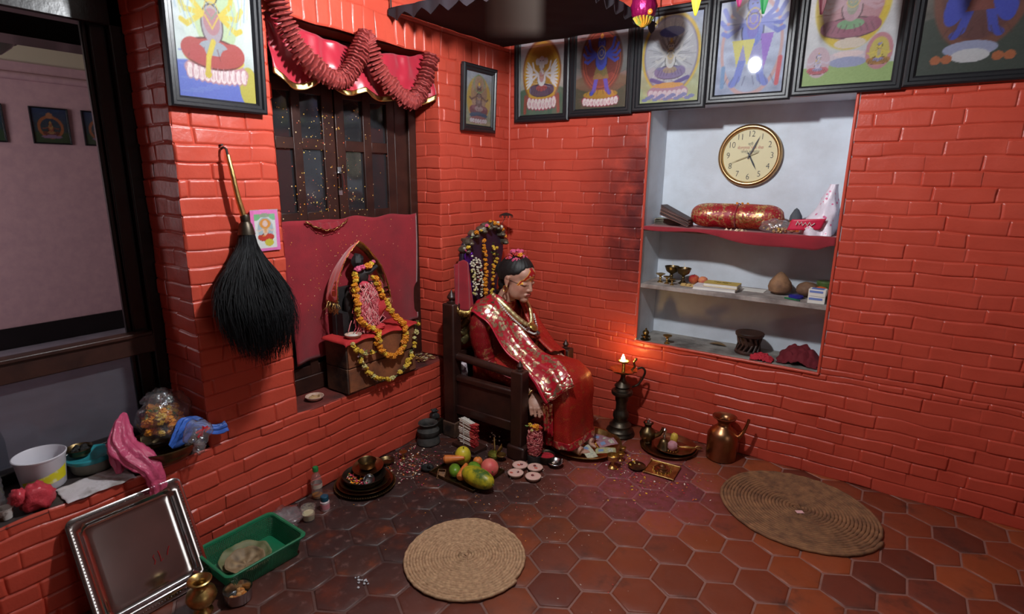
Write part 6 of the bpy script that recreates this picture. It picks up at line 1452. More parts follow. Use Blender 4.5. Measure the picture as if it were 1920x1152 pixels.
# serpent hood that rises behind the seat
def hood():
    t = thing('serpent_hood', 'tall dark serpent hood behind the seated woman, hung with flower strings', 'throne back', (.122, -.47, .62)); L = Vector((.122, -.47, .62)); hm = pm('black_hood', S(30, 24, 34), .45, col2=S(52, 30, 60), vs=12, bump=.4)
    prof = [(-.115, .55), (-.135, .70), (-.165, .82), (-.205, .95), (-.225, 1.08), (-.222, 1.18), (-.185, 1.255), (-.115, 1.29), (-.03, 1.315), (.05, 1.335), (.125, 1.315), (.19, 1.25), (.215, 1.16), (.172, 1.02), (.140, .90), (.12, .70), (.115, .55)]
    q = [(p.x, p.y) for p in cat_rom([(a, b, 0) for a, b in prof], 64)]
    m = MB(); m.prism([(y, z - .62) for y, z in q], -.016, .016, Matrix(((0, 0, 1, 0), (1, 0, 0, 0), (0, 1, 0, 0), (0, 0, 0, 1)))); m.build('hood', hm, t, smooth=30, bevel=.008)
    rf = random.Random(3); tin = pm('grey_metal_scales', S(128, 118, 100), .45, .6, col2=S(84, 74, 64), vs=30, bump=.5)
    for i in range(9):          # small serpent heads along the crest
        k = i / 8; p = cat_rom([(-.205, 1.20, 0), (-.14, 1.275, 0), (-.02, 1.315, 0), (.06, 1.335, 0), (.14, 1.31, 0), (.205, 1.22, 0)], 8)[i]
        m = MB(); m.ell((.012, p.x, p.y - .62), (.042, .034, .026), 10, 7, bumpy=.35, seed=i); m.ell((.044, p.x, p.y - .632), (.022, .018, .014), 8, 6); m.build('serpent_head', tin, t)
    m = MB(); rp = random.Random(5)
    m.grid(lambda u, v: (.028 + .006 * nz(u * 6, v * 6), lerp(-.222, -.135, u) - .0 , lerp(1.17, 1.06, v) - .62 + .02 * nz(u * 4, v * 3)), 14, 12)
    pf = pm('purple_foil', S(98, 24, 150), .3, .5, col2=S(56, 16, 90), vs=60, bump=.8, bs=140); m.build('purple_foil', pf, t, smooth=180, solid=.002); m = MB(); m.grid(lambda u, v: (.024 + .006 * nz(u * 6, v * 6, 4), lerp(-.16, -.115, u), lerp(.98, .84, v) - .62), 10, 10); m.build('purple_foil', pf, t, smooth=180, solid=.002)
    # flowers stuck along the crest
    for i in range(26):
        k = rf.random(); p = cat_rom([(-.215, 1.18, 0), (-.14, 1.28, 0), (-.02, 1.32, 0), (.06, 1.345, 0), (.14, 1.315, 0), (.20, 1.23, 0)], 20)[int(k * 20)]
        put_flower(rf.choice(['orange', 'orange', 'pale', 'leaf', 'white', 'pink', 'yellow']), (rf.uniform(.01, .06), p.x + rf.uniform(-.02, .02), p.y - .62 + rf.uniform(-.005, .025)), rf.uniform(.009, .017), t, rf, 'flower')
    # brass serpent coils seen below the hood
    cm = pm('olive_brass_scales', (.32, .25, .09), .35, .9, col2=(.16, .13, .06), vs=30, bump=.7, bs=160)
    for i in range(6):
        m = MB(); z = .60 + .056 * i - .62; m.tube([(-.01, -.225, z - .01), (.02, -.232, z + .01), (.034, -.215, z + .032), (.02, -.19, z + .05), (-.01, -.18, z + .055)], [.02, .027, .03, .027, .02], 10); m.build('coil', cm, t)
hood()
HX = .18
garland('flower_string', 'string of small white buds hanging at the left of the serpent hood', [[(HX, -.645, 1.16), (HX + .01, -.648, 1.0), (HX + .012, -.64, .90)], [(HX, -.655, 1.12), (HX + .005, -.63, 1.0), (HX + .012, -.625, .905)]], (HX, -.645, 1.03), ['white', 'white', 'pale'], .0078, 3, 'flower strings on the serpent hood')
garland('flower_string', 'string of white buds and red petals next to the orange string on the hood', [[(HX, -.575, 1.13), (HX + .012, -.572, 1.0), (HX + .014, -.575, .90)], [(HX, -.615, 1.14), (HX + .008, -.605, 1.05), (HX + .010, -.60, .98)]], (HX, -.575, 1.02), ['white', 'white', 'red'], .0078, 4, 'flower strings on the serpent hood')
garland('flower_string', 'string of bright orange marigolds in the middle of the serpent hood', [[(HX, -.535, 1.24), (HX + .012, -.53, 1.1), (HX + .016, -.53, .97), (HX + .016, -.53, .88)]], (HX, -.53, 1.06), ['orange'], .0155, 5, 'flower strings on the serpent hood', step=.024)
garland('flower_string', 'string of yellow flowers and green leaves nearest the woman\'s head', [[(HX - .005, -.425, 1.22), (HX + .004, -.43, 1.1), (HX + .006, -.445, .95), (HX + .006, -.45, .88)], [(HX - .005, -.385, 1.18), (HX + .0, -.40, 1.08), (HX + .004, -.44, .97)]], (HX, -.43, 1.05), ['yellow', 'yellow', 'leaf', 'orange'], .012, 6, 'flower strings on the serpent hood', step=.02)
# red fringed cloth hanging at the near side of the hood
t = thing('fringed_cloth', 'red cloth with gold fringe hanging over the throne back beside the rear post', 'cloth', (.205, -.772, 1.01))
def fc(u, v): 
    y = lerp(-.055, .035, u); top = .14 - .05 * abs(u - .6); bot = -.13 - .035 * math.sin(PI * u) - .02 * u
    return (lerp(-.045, .035, u) + .010 * math.sin(u * 11 + v) + .02 * v, y * (.6 + .5 * v) , lerp(top, bot, v) + .004 * nz(u * 6, v * 4))
m = MB(); m.grid(fc, 30, 24); m.build('cloth', M['redcloth'], t, smooth=180, solid=.003); m = MB(); rf = random.Random(6)
for i in range(46):
    p = Vector(fc(i / 45, 1)); m.tube([p, p + Vector((rf.uniform(-.004, .004), rf.uniform(-.004, .004), -.022)), p + Vector((rf.uniform(-.008, .008), rf.uniform(-.006, .006), -.04))], .0022, 4)
m.build('fringe', M['gold'], t, smooth=180)
# small ornament on a wire above the hood
t = thing('trident_ornament', 'tiny black metal umbrella ornament on a wire in the room corner', 'ornament', (.10, -.26, 1.27)); m = MB(); m.tube([(-.06, .02, -.02), (0.0, 0, .02), (.02, .06, .115)], .0022, 5); m.build('wire', M['steel'], t); m = MB(); m.lathe([(.0, .016), (.02, .012), (.046, 0), (.044, -.003), (.02, .007), (0, .012)], 18, M=T(.02, .06, .12)); 
for i in range(10): a = i * PI / 5; m.tube([(.02 + .043 * math.cos(a), .06 + .043 * math.sin(a), .119), (.02 + .045 * math.cos(a), .06 + .045 * math.sin(a), .102)], .003, 5)
m.build('umbrella', M['black'], t)
m = MB(); crumple(m, (0, 0, .0), (.03, .028, .06), 9, .4); t = thing('white_cloth', 'crumpled white cloth with dark spots tucked at the back of the throne seat', 'cloth', (.175, -.750, .42)); m.build('cloth', pm('spotted_cloth', S(214, 200, 206), .8, col2=S(120, 80, 96), vs=30, lo=.5, hi=.6), t, smooth=180)

# ------------------------------------------------------------------ the seated woman
HC = Vector((.462, -.552, 1.030)); HS = 1.17
def head_frame():
    ps, pt = -.10, .20
    F = Vector((math.cos(ps) * math.cos(pt), math.sin(ps) * math.cos(pt), -math.sin(pt))); Lf = Vector((-math.sin(ps), math.cos(ps), 0)); U = F.cross(Lf)
    return Matrix(((F.x, Lf.x, U.x, HC.x), (F.y, Lf.y, U.y, HC.y), (F.z, Lf.z, U.z, HC.z), (0, 0, 0, 1))) @ Matrix.Scale(HS, 4)
HM = head_frame()
def woman():
    t = thing('person', 'seated woman in a red and gold sari with a painted forehead, looking down', 'person', (.40, -.55, FZ)); L = Vector((.40, -.55, FZ)); TL = T(*(-L)); B = MB()
    E = lambda c, r, n=16, m=11: B.ell(c, r, n, m)
    # head, built in its own frame then set on the neck
    hb = MB(); e = lambda c, r, n=20, m=14: hb.ell(c, r, n, m)
    e((-.014, 0, .036), (.094, .075, .084)); e((.028, 0, -.018), (.060, .062, .086)); e((.034, 0, -.060), (.050, .050, .046)); e((.060, 0, -.090), (.026, .027, .022)); e((.045, 0, .045), (.048, .058, .045))
    for q in (-1, 1):
        e((.040, q * .030, -.030), (.037, .030, .040)); e((.066, q * .022, .021), (.018, .028, .010)); e((.069, q * .032, -.001), (.0155, .0175, .0105)); e((.024, q * .036, -.050), (.044, .027, .050)); e((.087, q * .0115, -.0355), (.0098, .0088, .0078))
        e((-.012, q * .077, .000), (.017, .007, .027)); e((-.006, q * .080, .016), (.013, .007, .013)); e((-.008, q * .078, -.026), (.009, .006, .011))
    hb.tube([(.070, 0, .022), (.080, 0, .004), (.089, 0, -.016), (.095, 0, -.029)], [.009, .009, .0098, .0105], 10); e((.094, 0, -.0325), (.0115, .0120, .0095))
    e((.087, 0, -.0575), (.009, .0205, .0055)); e((.089, 0, -.055), (.006, .009, .005)); e((.085, 0, -.0665), (.010, .0165, .0065)); e((.082, 0, -.062), (.008, .026, .012))
    B.add([HM @ Vector(v) for v in hb.v], hb.f)
    nk = HM @ Vector((-.028, 0, -.05)); B.tube([nk, (.375, -.552, .90), (.345, -.552, .845), (.32, -.553, .78)], [.056, .058, .066, .09], 14)
    # trunk
    tr = MB(); 
    for (x, z, a, b) in ((.315, .46, .12, .175), (.312, .53, .118, .16), (.312, .61, .112, .15), (.315, .70, .112, .165), (.318, .78, .10, .17), (.325, .825, .075, .14)): B.ell((x, -.553, z), (a, b, .085), 18, 10)
    for q in (-1, 1):
        B.ell((.315, -.553 + q * .165, .795), (.062, .062, .058), 14, 9)
        hip = (.36, -.553 + q * .085, .452); B.tube([hip, (.58, -.553 + q * .09, .452), (.80, -.553 + q * .088, .46), (.855, -.553 + q * .085, .435)], [.085, .08, .07, .066], 14)
        B.tube([(.855, -.553 + q * .085, .445), (.868, -.553 + q * .08, .33), (.875, -.553 + q * .075, .18), (.885, -.55 + q * .07, .095)], [.066, .060, .044, .034], 14)
        fx = .875; fy = -.55 + q * .065
        B.tube([(fx - .035, fy, .058), (fx + .0, fy, .075), (fx + .06, fy + q * .004, .058), (fx + .11, fy + q * .006, .046)], [.03, .036, .032, .027], 12, flat=1.15)
        for k in range(5): B.tube([(fx + .105 - .006 * k, fy - q * (.020 - .0115 * k), .044), (fx + .135 - .010 * k, fy - q * (.022 - .0125 * k), .042), (fx + .15 - .012 * k, fy - q * (.022 - .0125 * k), .038)], [.0115 - .0012 * k, .011 - .0012 * k, .008 - .001 * k], 8)
    # near (right) arm hanging to the side of the knee, far arm across the lap
    B.tube([(.315, -.725, .80), (.325, -.745, .68), (.36, -.737, .535), (.375, -.735, .50)], [.058, .05, .043, .042], 14); B.tube([(.375, -.735, .50), (.52, -.722, .448), (.700, -.722, .388)], [.043, .038, .027], 14)
    B.tube([(.315, -.385, .80), (.335, -.37, .68), (.39, -.38, .575), (.41, -.385, .565)], [.058, .05, .043, .042], 14); B.tube([(.41, -.385, .565), (.53, -.41, .568), (.62, -.445, .575)], [.043, .036, .027], 14)
    def hand(W, d, a, nrm, curl):
        """W wrist, d along the palm, a across towards the thumb, nrm out of the back of the hand"""
        W, d, a, nrm = Vector(W), Vector(d).normalized(), Vector(a).normalized(), Vector(nrm).normalized(); k = 1.08
        B.tube([W - d * .02, W + d * .03 * k, W + d * .075 * k], [.026, .036, .038], 12, flat=.52) if False else None
        mt = Matrix(((a.x, d.x, nrm.x, 0), (a.y, d.y, nrm.y, 0), (a.z, d.z, nrm.z, 0), (0, 0, 0, 1)))
        B.ell(W + d * .043 * k, (.042 * k, .050 * k, .0165 * k), 16, 10, M=mt); B.ell(W + d * .012, (.027, .03, .019), 12, 8, M=mt); B.ell(W + d * .036 + a * .024 - nrm * .008, (.019, .03, .016), 12, 8, M=mt)
        for i, (off, ln) in enumerate(((.0325, .90), (.0110, 1.0), (-.0110, .95), (-.0320, .76))):
            b = W + d * (.083 - .004 * abs(i - 1)) * k + a * off * k; c = curl + .10 * (i - 1.5); pts = [b - d * .02, b]; g = .25 * c; p = b
            for s in (.040, .026, .021):
                dr = d * math.cos(g) - nrm * math.sin(g); p = p + dr * s * ln * k; pts.append(p); g += .95 * c
            B.tube(pts, [.0092 * k, .0094 * k, .0086 * k, .0080 * k, .0062 * k], 9); B.ell(pts[-1], .0062 * k, 8, 6); B.ell(b + nrm * .003, .0098 * k, 8, 6); B.ell(pts[2], .0095 * k, 8, 6)
        tb = W + d * .028 + a * .034 - nrm * .008; p1 = tb + (a * .55 + d * .75 - nrm * .25).normalized() * .036 * k; p2 = p1 + (a * .1 + d * .9 - nrm * .45).normalized() * .030 * k
        B.tube([tb - a * .012, tb, p1, p2], [.012, .0125 * k, .0105 * k, .0075 * k], 9); B.ell(p2, .0075 * k, 8, 6)
    hand((.712, -.728, .378), (.48, -.50, -.72), (.78, .58, .15), (.34, -.62, .68), 1.55)
    hand((.64, -.455, .575), (.85, -.45, -.12), (.35, .9, .1), (.1, .05, 1.0), .35)
    # one continuous skin
    me = bpy.data.meshes.new('body_raw'); me.from_pydata(B.v, [], B.f); o = bpy.data.objects.new('body_raw', me); COL.objects.link(o)
    k = o.modifiers.new('r', 'REMESH'); k.mode = 'VOXEL'; k.voxel_size = .0030; k.adaptivity = 0
    k = o.modifiers.new('s', 'SMOOTH'); k.iterations = 3; k.factor = .5
    dg = bpy.context.evaluated_depsgraph_get(); me2 = bpy.data.meshes.new_from_object(o.evaluated_get(dg)); bpy.data.objects.remove(o)
    n = len(me2.vertices); co = np.empty(n * 3, dtype=np.float32); me2.vertices.foreach_get('co', co); co = co.reshape(-1, 3)
    inv = np.array(HM.inverted()); h = co @ inv[:3, :3].T + inv[:3, 3]; X, Y, Z = h[:, 0], h[:, 1], h[:, 2]; A = np.abs(Y)
    ed = np.empty(len(me2.edges) * 2, dtype=np.int32); me2.edges.foreach_get('vertices', ed); ed = ed.reshape(-1, 2); deg = np.bincount(ed.ravel(), minlength=n)[:, None]
    soft = ((Z > -.15) & (X > -.12) & (X < .16) & (A < .12) & (Z < .16) & ~((X > .05) & (A < .026) & (Z < .012)) & ~((X > .04) & (np.abs(A - .032) < .02) & (np.abs(Z) < .014)) & ~(A > .072))
    for it in range(26):      # even out the joins of the cheeks, jaw and brow
        acc = np.zeros_like(co); np.add.at(acc, ed[:, 0], co[ed[:, 1]]); np.add.at(acc, ed[:, 1], co[ed[:, 0]])
        co[soft] = .4 * co[soft] + .6 * (acc / deg)[soft]
    h = co @ inv[:3, :3].T + inv[:3, 3]; X, Y, Z = h[:, 0], h[:, 1], h[:, 2]; A = np.abs(Y)
    col = np.tile(np.array(S(182, 136, 116), dtype=np.float32), (n, 1))
    def put(mask, c, a=1.0):
        w = (np.clip(mask, 0, 1) * a)[:, None]; col[:] = col * (1 - w) + np.array(c, dtype=np.float32) * w
    face = (X > .02)
    put(face * (1 - ((A - .042) / .03) ** 2 - ((Z + .03) / .03) ** 2), S(188, 116, 98), .45)
    put(face * ((1 - ((Y) / .0235) ** 2 - ((Z + .062 + .0015 * 0) / .0115) ** 2) * 3), S(158, 66, 66), .9)
    put(face * (1 - np.abs(Z + .0625) / .0016) * (A < .022) * 2, S(84, 30, 32), .9)
    put(face * (1.2 - (((A - .008) / .0042) ** 2 + ((Z + .042) / .003) ** 2)) * (X > .085), S(60, 30, 26), .8)
    lid = Z - (-.0065 - .0035 * np.cos((A - .032) / .018 * 1.5)); put(face * (1 - np.abs(lid) / .0021) * (np.abs(A - .032) < .019) * 1.6, S(18, 12, 12))      # closed lash line
    tail = Z - (-.004 + (A - .05) * .25); put((1 - np.abs(tail) / .0030) * (A > .049) * (A < .072) * (X > .0) * 1.6, S(18, 12, 12))
    put(face * (1 - np.abs(Z - (.010 - .0035 * np.cos((A - .03) / .02 * 1.4) * -1 - .004)) / .0014) * (np.abs(A - .032) < .017), S(110, 70, 58), .6)
    # ceremonial red forehead mark edged in yellow, sweeping down beside each brow
    arch = .030 - 5.5 * (A - .004) ** 2 * 2.0; 
    up = .080 - 22.0 * A ** 2 - .28 * A; low = .040 - 21.0 * A ** 2 + .20 * A
    inside = (Z < up) * (Z > low) * (A < .058) * (X > .0)
    edge = ((np.abs(Z - up) < .0024) | (np.abs(Z - low) < .0020)) * (A < .058) * (X > .0) * (Z > -.012)
    put(inside * (Z > -.012) * 1.0, S(166, 22, 28)); put(edge * 1.0, S(226, 164, 50))
    put((X > .05) * (A < .0035) * (Z > .012) * (Z < .036) * 1.0, S(226, 150, 40)); put((X > .05) * (A < .012 * np.clip((Z - .05) / .03 + .3, 0, 1)) * (Z > .05) * (Z < .082) * 1.0, S(166, 22, 28))
    for y0, z0 in ((-.018, .045), (.004, .050), (.02, .045)): put(1.5 - ((Y - y0) / .004) ** 2 - ((Z - z0) / .003) ** 2, S(226, 206, 190), .9)
    me2.materials.clear(); me2.materials.append(vcm('skin', .48, sss=.12, bump=.05)); at = me2.color_attributes.new('Col', 'FLOAT_COLOR', 'POINT'); q = np.ones((n, 4), dtype=np.float32); q[:, :3] = col; at.data.foreach_set('color', q.ravel())
    co -= np.array(L, dtype=np.float32); me2.vertices.foreach_set('co', co.ravel()); me2.polygons.foreach_set('use_smooth', [True] * len(me2.polygons)); me2.update()
    b = bpy.data.objects.new('body', me2); COL.objects.link(b); b.parent = t
    # hair drawn back, with a bun
    hm = pm('woman_hair', S(20, 18, 18), .58, bump=.8, bs=45, detail=8); m = MB()
    def hairf(u, v):
        a = 2 * PI * u; th = PI * .02 + v * PI * .63; d = Vector((math.sin(th) * math.cos(a), math.sin(th) * math.sin(a), math.cos(th)))
        k = 1 + .012 * math.sin(a * 22 + 3 * v); fr = max(0.0, d.x); z = d.z
        p = Vector((-.014 + .1005 * d.x * k, .0815 * d.y * k, .036 + .0915 * d.z * k)); lim = .088 if abs(p.y) < .03 else .088 - .9 * max(0, abs(p.y) - .03)
        if p.x > -.005 and p.z < lim * (1 - .0) and p.x > .0 + .0: 
            # hairline: fold the sheet into the skull below it
            s = min(1, (lim - p.z) / .02); p = p.lerp(Vector((-.014, 0, .036)), .16 * s)
        if d.x < 0: p.x -= .012 * sm(-d.x) ; p.z -= .02 * sm(-d.x) * sm(v)
        return HM @ p - L
    m.grid(hairf, 72, 28, closeu=True); m.ell(HM @ Vector((-.115, 0, .02)) - L, (.045, .05, .045), 16, 10)
    m.ell(HM @ Vector((-.075, 0, -.045)) - L, (.05, .06, .06), 16, 10); m.build('hair', hm, t, smooth=180)
    # flowers in the hair
    rf = random.Random(31)
    for i in range(64):
        a = rf.uniform(0, 2 * PI); q = math.sqrt(rf.random()); p = HM @ Vector((-.03 + .052 * q * math.cos(a), .058 * q * math.sin(a), .128 + .018 * (1 - q * q) + rf.uniform(0, .008) - .03 * q * q)) - L
        put_flower(rf.choice(['pink', 'pink', 'red', 'pink', 'leaf']), p, rf.uniform(.008, .015), t, rf, 'hair_flower')
    put_flower('orange', HM @ Vector((.012, -.03, .140)) - L, .017, t, rf, 'hair_flower')
    # clothes
    M['brocade'] = brocade('red_gold_brocade', S(170, 20, 38), (.86, .66, .42), 44, True, thr=.52, mott=(.9, .95), rough=.38, patch=.40)
    M['brocade_dark'] = brocade('dark_red_brocade', S(126, 14, 22), (.62, .34, .14), 90, True, thr=.22, mott=(.56, .66), rough=.42)
    M['brocade_skirt'] = brocade('orange_red_brocade', S(162, 26, 18), (.66, .30, .09), 110, True, thr=.24, mott=(.6, .72), rough=.48)
    m = MB()   # blouse
    P = [(.315, .375, .14, .20), (.315, .44, .14, .195), (.315, .54, .136, .178), (.315, .64, .13, .172), (.318, .73, .13, .185), (.32, .79, .115, .20), (.325, .835, .098, .17), (.352, .868, .074, .095), (.368, .885, .066, .074)]
    def bl(u, v):
        q = v * (len(P) - 1); i = min(int(q), len(P) - 2); f = q - i; x, z, a, b_ = [lerp(P[i][k], P[i + 1][k], f) for k in range(4)]; an = 2 * PI * u; w = 1 + .02 * nz(math.cos(an) * 3, math.sin(an) * 3, z * 14)
        return Vector((x + a * math.cos(an) * w, -.553 + b_ * math.sin(an) * w, z)) - L
    m.grid(bl, 48, 40, closeu=True); m.build('blouse', M['brocade_dark'], t, smooth=180, solid=.004)
    for q, pts, rad in ((-1, [(.318, -.715, .835), (.318, -.742, .76), (.322, -.748, .67), (.345, -.738, .56), (.372, -.735, .505), (.44, -.735, .468), (.55, -.732, .432), (.672, -.735, .396)], [.05, .068, .066, .056, .053, .05, .045, .040]), (1, [(.318, -.39, .835), (.318, -.37, .76), (.328, -.375, .67), (.37, -.378, .58), (.41, -.385, .565), (.48, -.395, .562), (.56, -.41, .566)], [.05, .072, .07, .062, .06, .054, .046])):
        c = cat_rom(pts, 48); n_ = len(c); rr_ = []
        for i in range(n_): f = i / (n_ - 1) * (len(rad) - 1); j = min(int(f), len(rad) - 2); rr_.append(lerp(rad[j], rad[j + 1], f - j) * (1 + .05 * math.sin(i * 1.7) * (1 if i > 16 else .3)))
        m = MB(); m.tube([p - L for p in c], rr_, 20, cap=False); m.build('sleeve', M['brocade_dark'], t, smooth=180, solid=.004)
        m = MB(); m.tube([p - L for p in c[-4:]], [r * 1.05 for r in rr_[-4:]], 20, cap=False); m.build('cuff', M['gold'], t, smooth=180, solid=.003)
    # skirt: over the lap, down from the knees to the plate
    K = [(.26, .46, 0, .20, .105), (.40, .462, .0, .20, .12), (.55, .462, 0.0, .195, .112), (.70, .468, -.04, .192, .108), (.80, .462, -.35, .19, .108), (.858, .425, -.9, .188, .108), (.872, .35, -1.40, .186, .098), (.872, .27, -1.5, .182, .095), (.868, .19, -1.52, .180, .10), (.866, .12, -1.52, .18, .108), (.866, .076, -1.53, .178, .112)]
    def sk(u, v):
        q = v * (len(K) - 1); i = min(int(q), len(K) - 2); f = sm(q - i) * .0 + (q - i); x, z, an, w, h = [lerp(K[i][k], K[i + 1][k], f) for k in range(5)]
        a = 2 * PI * u; c, s = math.cos(a), math.sin(a); s2 = math.copysign(abs(s) ** .8, s); up = Vector((-math.sin(an), 0, math.cos(an))); lo = sm((v - .5) * 2.2)
        fold = 1 + lo * (.10 * math.sin(a * 4 + 1.5 + 3 * v) + .045 * math.sin(a * 9 + 5 * v)) + .05 * nz(c * 3, s * 3, v * 9) + .02 * math.sin(v * 26 + 3 * c) * (v < .55)
        p = Vector((x, -.553, z)) + Vector((0, 1, 0)) * w * c * fold + up * h * s2 * fold
        p.z = max(p.z, .058 + .006 * math.sin(a * 3) - 0); return p - L
    m = MB(); m.grid(sk, 72, 60, closeu=True); so = m.build('skirt', M['brocade_skirt'], t, smooth=180, solid=.004)
    m = MB(); m.grid(lambda u, v: (lambda p, c: p + (p - c).normalized() * .005)(sk(u, .90 + .10 * v), Vector((.866, -.553, .09)) - L), 72, 6, closeu=True); m.build('hem_band', M['brocade'], so, smooth=180, solid=.003)
    # pleated under-fold at the near side of the shin
    def uf(u, v): return Vector((lerp(.79, .835, u) + .01 * v + .010 * math.sin(u * 16), lerp(-.765, -.735, u) + .008 * math.sin(u * 16 + 1), lerp(.36, .20 - .05 * u, v))) - L
    m = MB(); m.grid(uf, 24, 14); m.build('pleats', M['brocade'], t, smooth=180, solid=.004)
    # shawl: near panel from the shoulder, across the chest to the knee
    G = [[(.245, -.735, .70), (.22, -.70, .74), (.21, -.64, .78), (.215, -.58, .80)], [(.262, -.775, .815), (.25, -.735, .86), (.265, -.67, .895), (.29, -.61, .91)], [(.335, -.795, .812), (.34, -.745, .872), (.358, -.68, .905), (.368, -.628, .925)],
         [(.418, -.790, .765), (.428, -.725, .812), (.435, -.66, .85), (.435, -.61, .868)], [(.478, -.775, .668), (.487, -.715, .715), (.487, -.65, .765), (.478, -.595, .792)], [(.555, -.772, .592), (.565, -.72, .625), (.575, -.655, .672), (.565, -.60, .70)], [(.645, -.765, .545), (.668, -.735, .568), (.690, -.672, .602), (.69, -.615, .618)],
         [(.740, -.788, .475), (.775, -.75, .522), (.808, -.69, .570), (.815, -.63, .588)], [(.795, -.805, .425), (.842, -.775, .462), (.885, -.73, .510), (.91, -.68, .535)], [(.838, -.805, .378), (.880, -.785, .410), (.925, -.748, .455), (.958, -.70, .480)]]
    rows = [cat_rom(r, 24) for r in G]; cols = [cat_rom([r[j] for r in rows], 66) for j in range(25)]
    def sh(u, v):
        j = min(int(u * 24), 24); i = min(int(v * 66), 66); p = cols[j][i].copy(); k = .5 + .5 * math.sin(u * 15 + 1.2 * math.sin(v * 4)); k2 = k ** 2; p.x += .007 * k2; p.z += .012 * k2 * (1 - .5 * u) + .006 * nz(u * 5, v * 9); p.y -= .006 * k2; return p - L
    m = MB(); m.grid(sh, 24, 66); s1 = m.build('shawl', M['brocade'], t, smooth=180, solid=.006)
    def bd(u, v, a, b_): p = sh(lerp(a, b_, u), v); return p + Vector((.003, -.004, .004))
    m = MB(); m.grid(lambda u, v: bd(u, v, 0, .09), 3, 66); m.build('border', pm('rose_border', S(186, 34, 56), .35), s1, smooth=180, solid=.003)
    m = MB(); m.grid(lambda u, v: sh(u, lerp(.90, .995, v)) + Vector((.004, -.004, .005)), 24, 8); m.build('end_panel', brocade('gold_end_panel', S(170, 24, 36), (.88, .70, .48), 60, True, thr=.52, mott=(.9, .95), rough=.35, patch=.3), s1, smooth=180, solid=.003)
    # far side of the shawl
    G2 = [[(.215, -.54, .80), (.21, -.46, .78), (.22, -.40, .74), (.24, -.365, .69)], [(.29, -.50, .91), (.265, -.43, .895), (.25, -.37, .86), (.265, -.33, .81)], [(.375, -.478, .922), (.372, -.42, .905), (.355, -.36, .868), (.345, -.315, .805)], [(.44, -.492, .862), (.452, -.43, .852), (.448, -.365, .805), (.43, -.315, .735)],
          [(.492, -.505, .782), (.515, -.44, .775), (.525, -.37, .715), (.50, -.32, .64)], [(.555, -.525, .705), (.585, -.455, .695), (.602, -.385, .645), (.575, -.335, .57)], [(.635, -.545, .645), (.665, -.475, .64), (.675, -.41, .60), (.645, -.355, .53)], [(.715, -.56, .602), (.74, -.50, .605), (.75, -.44, .585), (.72, -.385, .52)]]
    rw = [cat_rom(r, 20) for r in G2]; cl = [cat_rom([r[j] for r in rw], 48) for j in range(21)]
    m = MB(); m.grid(lambda u, v: cl[min(20, int(u * 20))][min(48, int(v * 48))] - L + Vector((.005 * math.sin(u * 14), 0, .006 * math.sin(u * 14) + .004 * nz(u * 4, v * 8))), 20, 48); m.build('shawl_far_side', M['brocade_skirt'], t, smooth=180, solid=.006)
    # jewellery
    m = MB(); c = cat_rom([(.335, -.645, .93), (.385, -.652, .905), (.44, -.642, .862), (.492, -.612, .805), (.535, -.575, .758), (.548, -.552, .748), (.552, -.53, .758), (.535, -.505, .80), (.495, -.475, .855), (.44, -.46, .895), (.36, -.462, .93)], 90)
    m.tube([p - L for p in c], [.0165 + .0014 * math.sin(i * 1.6) for i in range(91)], 10, flat=.7); m.build('gold_collar', pm('collar_gold', (.80, .66, .34), .42, 1.0, bump=.4, bs=200), t, smooth=60)
    for off, r_, mt in ((.030, .0068, 'steel'), ):
        c2 = cat_rom([(.40, -.668, .885), (.46, -.655, .82), (.515, -.628, .765), (.565, -.592, .715), (.598, -.555, .695), (.578, -.51, .725), (.535, -.480, .795)], 40); m = MB()
        for p in c2: m.ell(p - L + Vector((.004, -.002, .006)), r_, 8, 6)
        m.build('bead_strand', pm('pearl_beads', S(206, 200, 196), .25), t)
    m = MB(); pm_ = Matrix.Translation(Vector((.582, -.552, .742)) - L) @ RY(.75); m.lathe([(0, -.004), (.030, -.004), (.032, .002), (.026, .008), (.012, .013), (0, .014)], 24, M=pm_); m.build('pendant', pm('amber_gold', (.52, .30, .08), .28, .9), t)
    m = MB(); m.ell(Vector((.615, -.552, .70)) - L, (.012, .02, .02), 10, 7, bumpy=.3); m.ell(Vector((.57, -.59, .735)) - L, (.012, .018, .014), 10, 7, bumpy=.3); m.build('silver_charm', M['steel'], t)
    for q in (-1, 1):
        m = MB(); cc = HM @ Vector((-.006, q * .086, -.044)) - L; m.tube([cc + (HM.to_3x3() @ Vector((.013 * math.cos(a), 0, .016 * math.sin(a)))) for a in [i * PI / 8 for i in range(16)]], .0042, 8, closed=True); m.build('earring', M['gold'], t)
    m = MB(); m.tube([Vector((.690, -.735, .387)) + Vector((.02 * math.cos(a) * .8, .036 * math.sin(a), .03 * math.cos(a))) - L for a in [i * PI / 10 for i in range(20)]], .005, 8, closed=True); m.build('bangle', M['gold'], t)
woman()
# ------------------------------------------------------------------ things on the ledge
LZ = 0.4715
M['pinkbag'] = pm('pink_plastic', S(222, 92, 132), .25, spec=.7, bump=.9, bs=30, bd=.012, alpha=.68)
M['bluebag'] = pm('blue_plastic', S(70, 120, 220), .25, spec=.6, bump=.7, bs=30, bd=.01, alpha=.85)
t = thing('plastic_bucket', 'white plastic tub with a worn yellow print on the ledge', 'bucket', (-.205, -2.805, LZ)); m = MB()
m.lathe([(0, .002), (.064, 0), (.067, .004), (.078, .115), (.080, .118), (.080, .124), (.083, .125), (.084, .130), (.081, .132), (.078, .128), (.066, .012), (0, .010)], 40); m.build('body', pm('white_tub', S(214, 212, 220), .4), t, smooth=50)
m = MB()
def lab(u, v):
    a = lerp(-1.25, .95, u); z = .022 + .05 * v * (.5 + .5 * u) + .012 * u; r = lerp(.067, .078, (z - .004) / .111) + .0012; return (r * math.cos(a), r * math.sin(a), z)
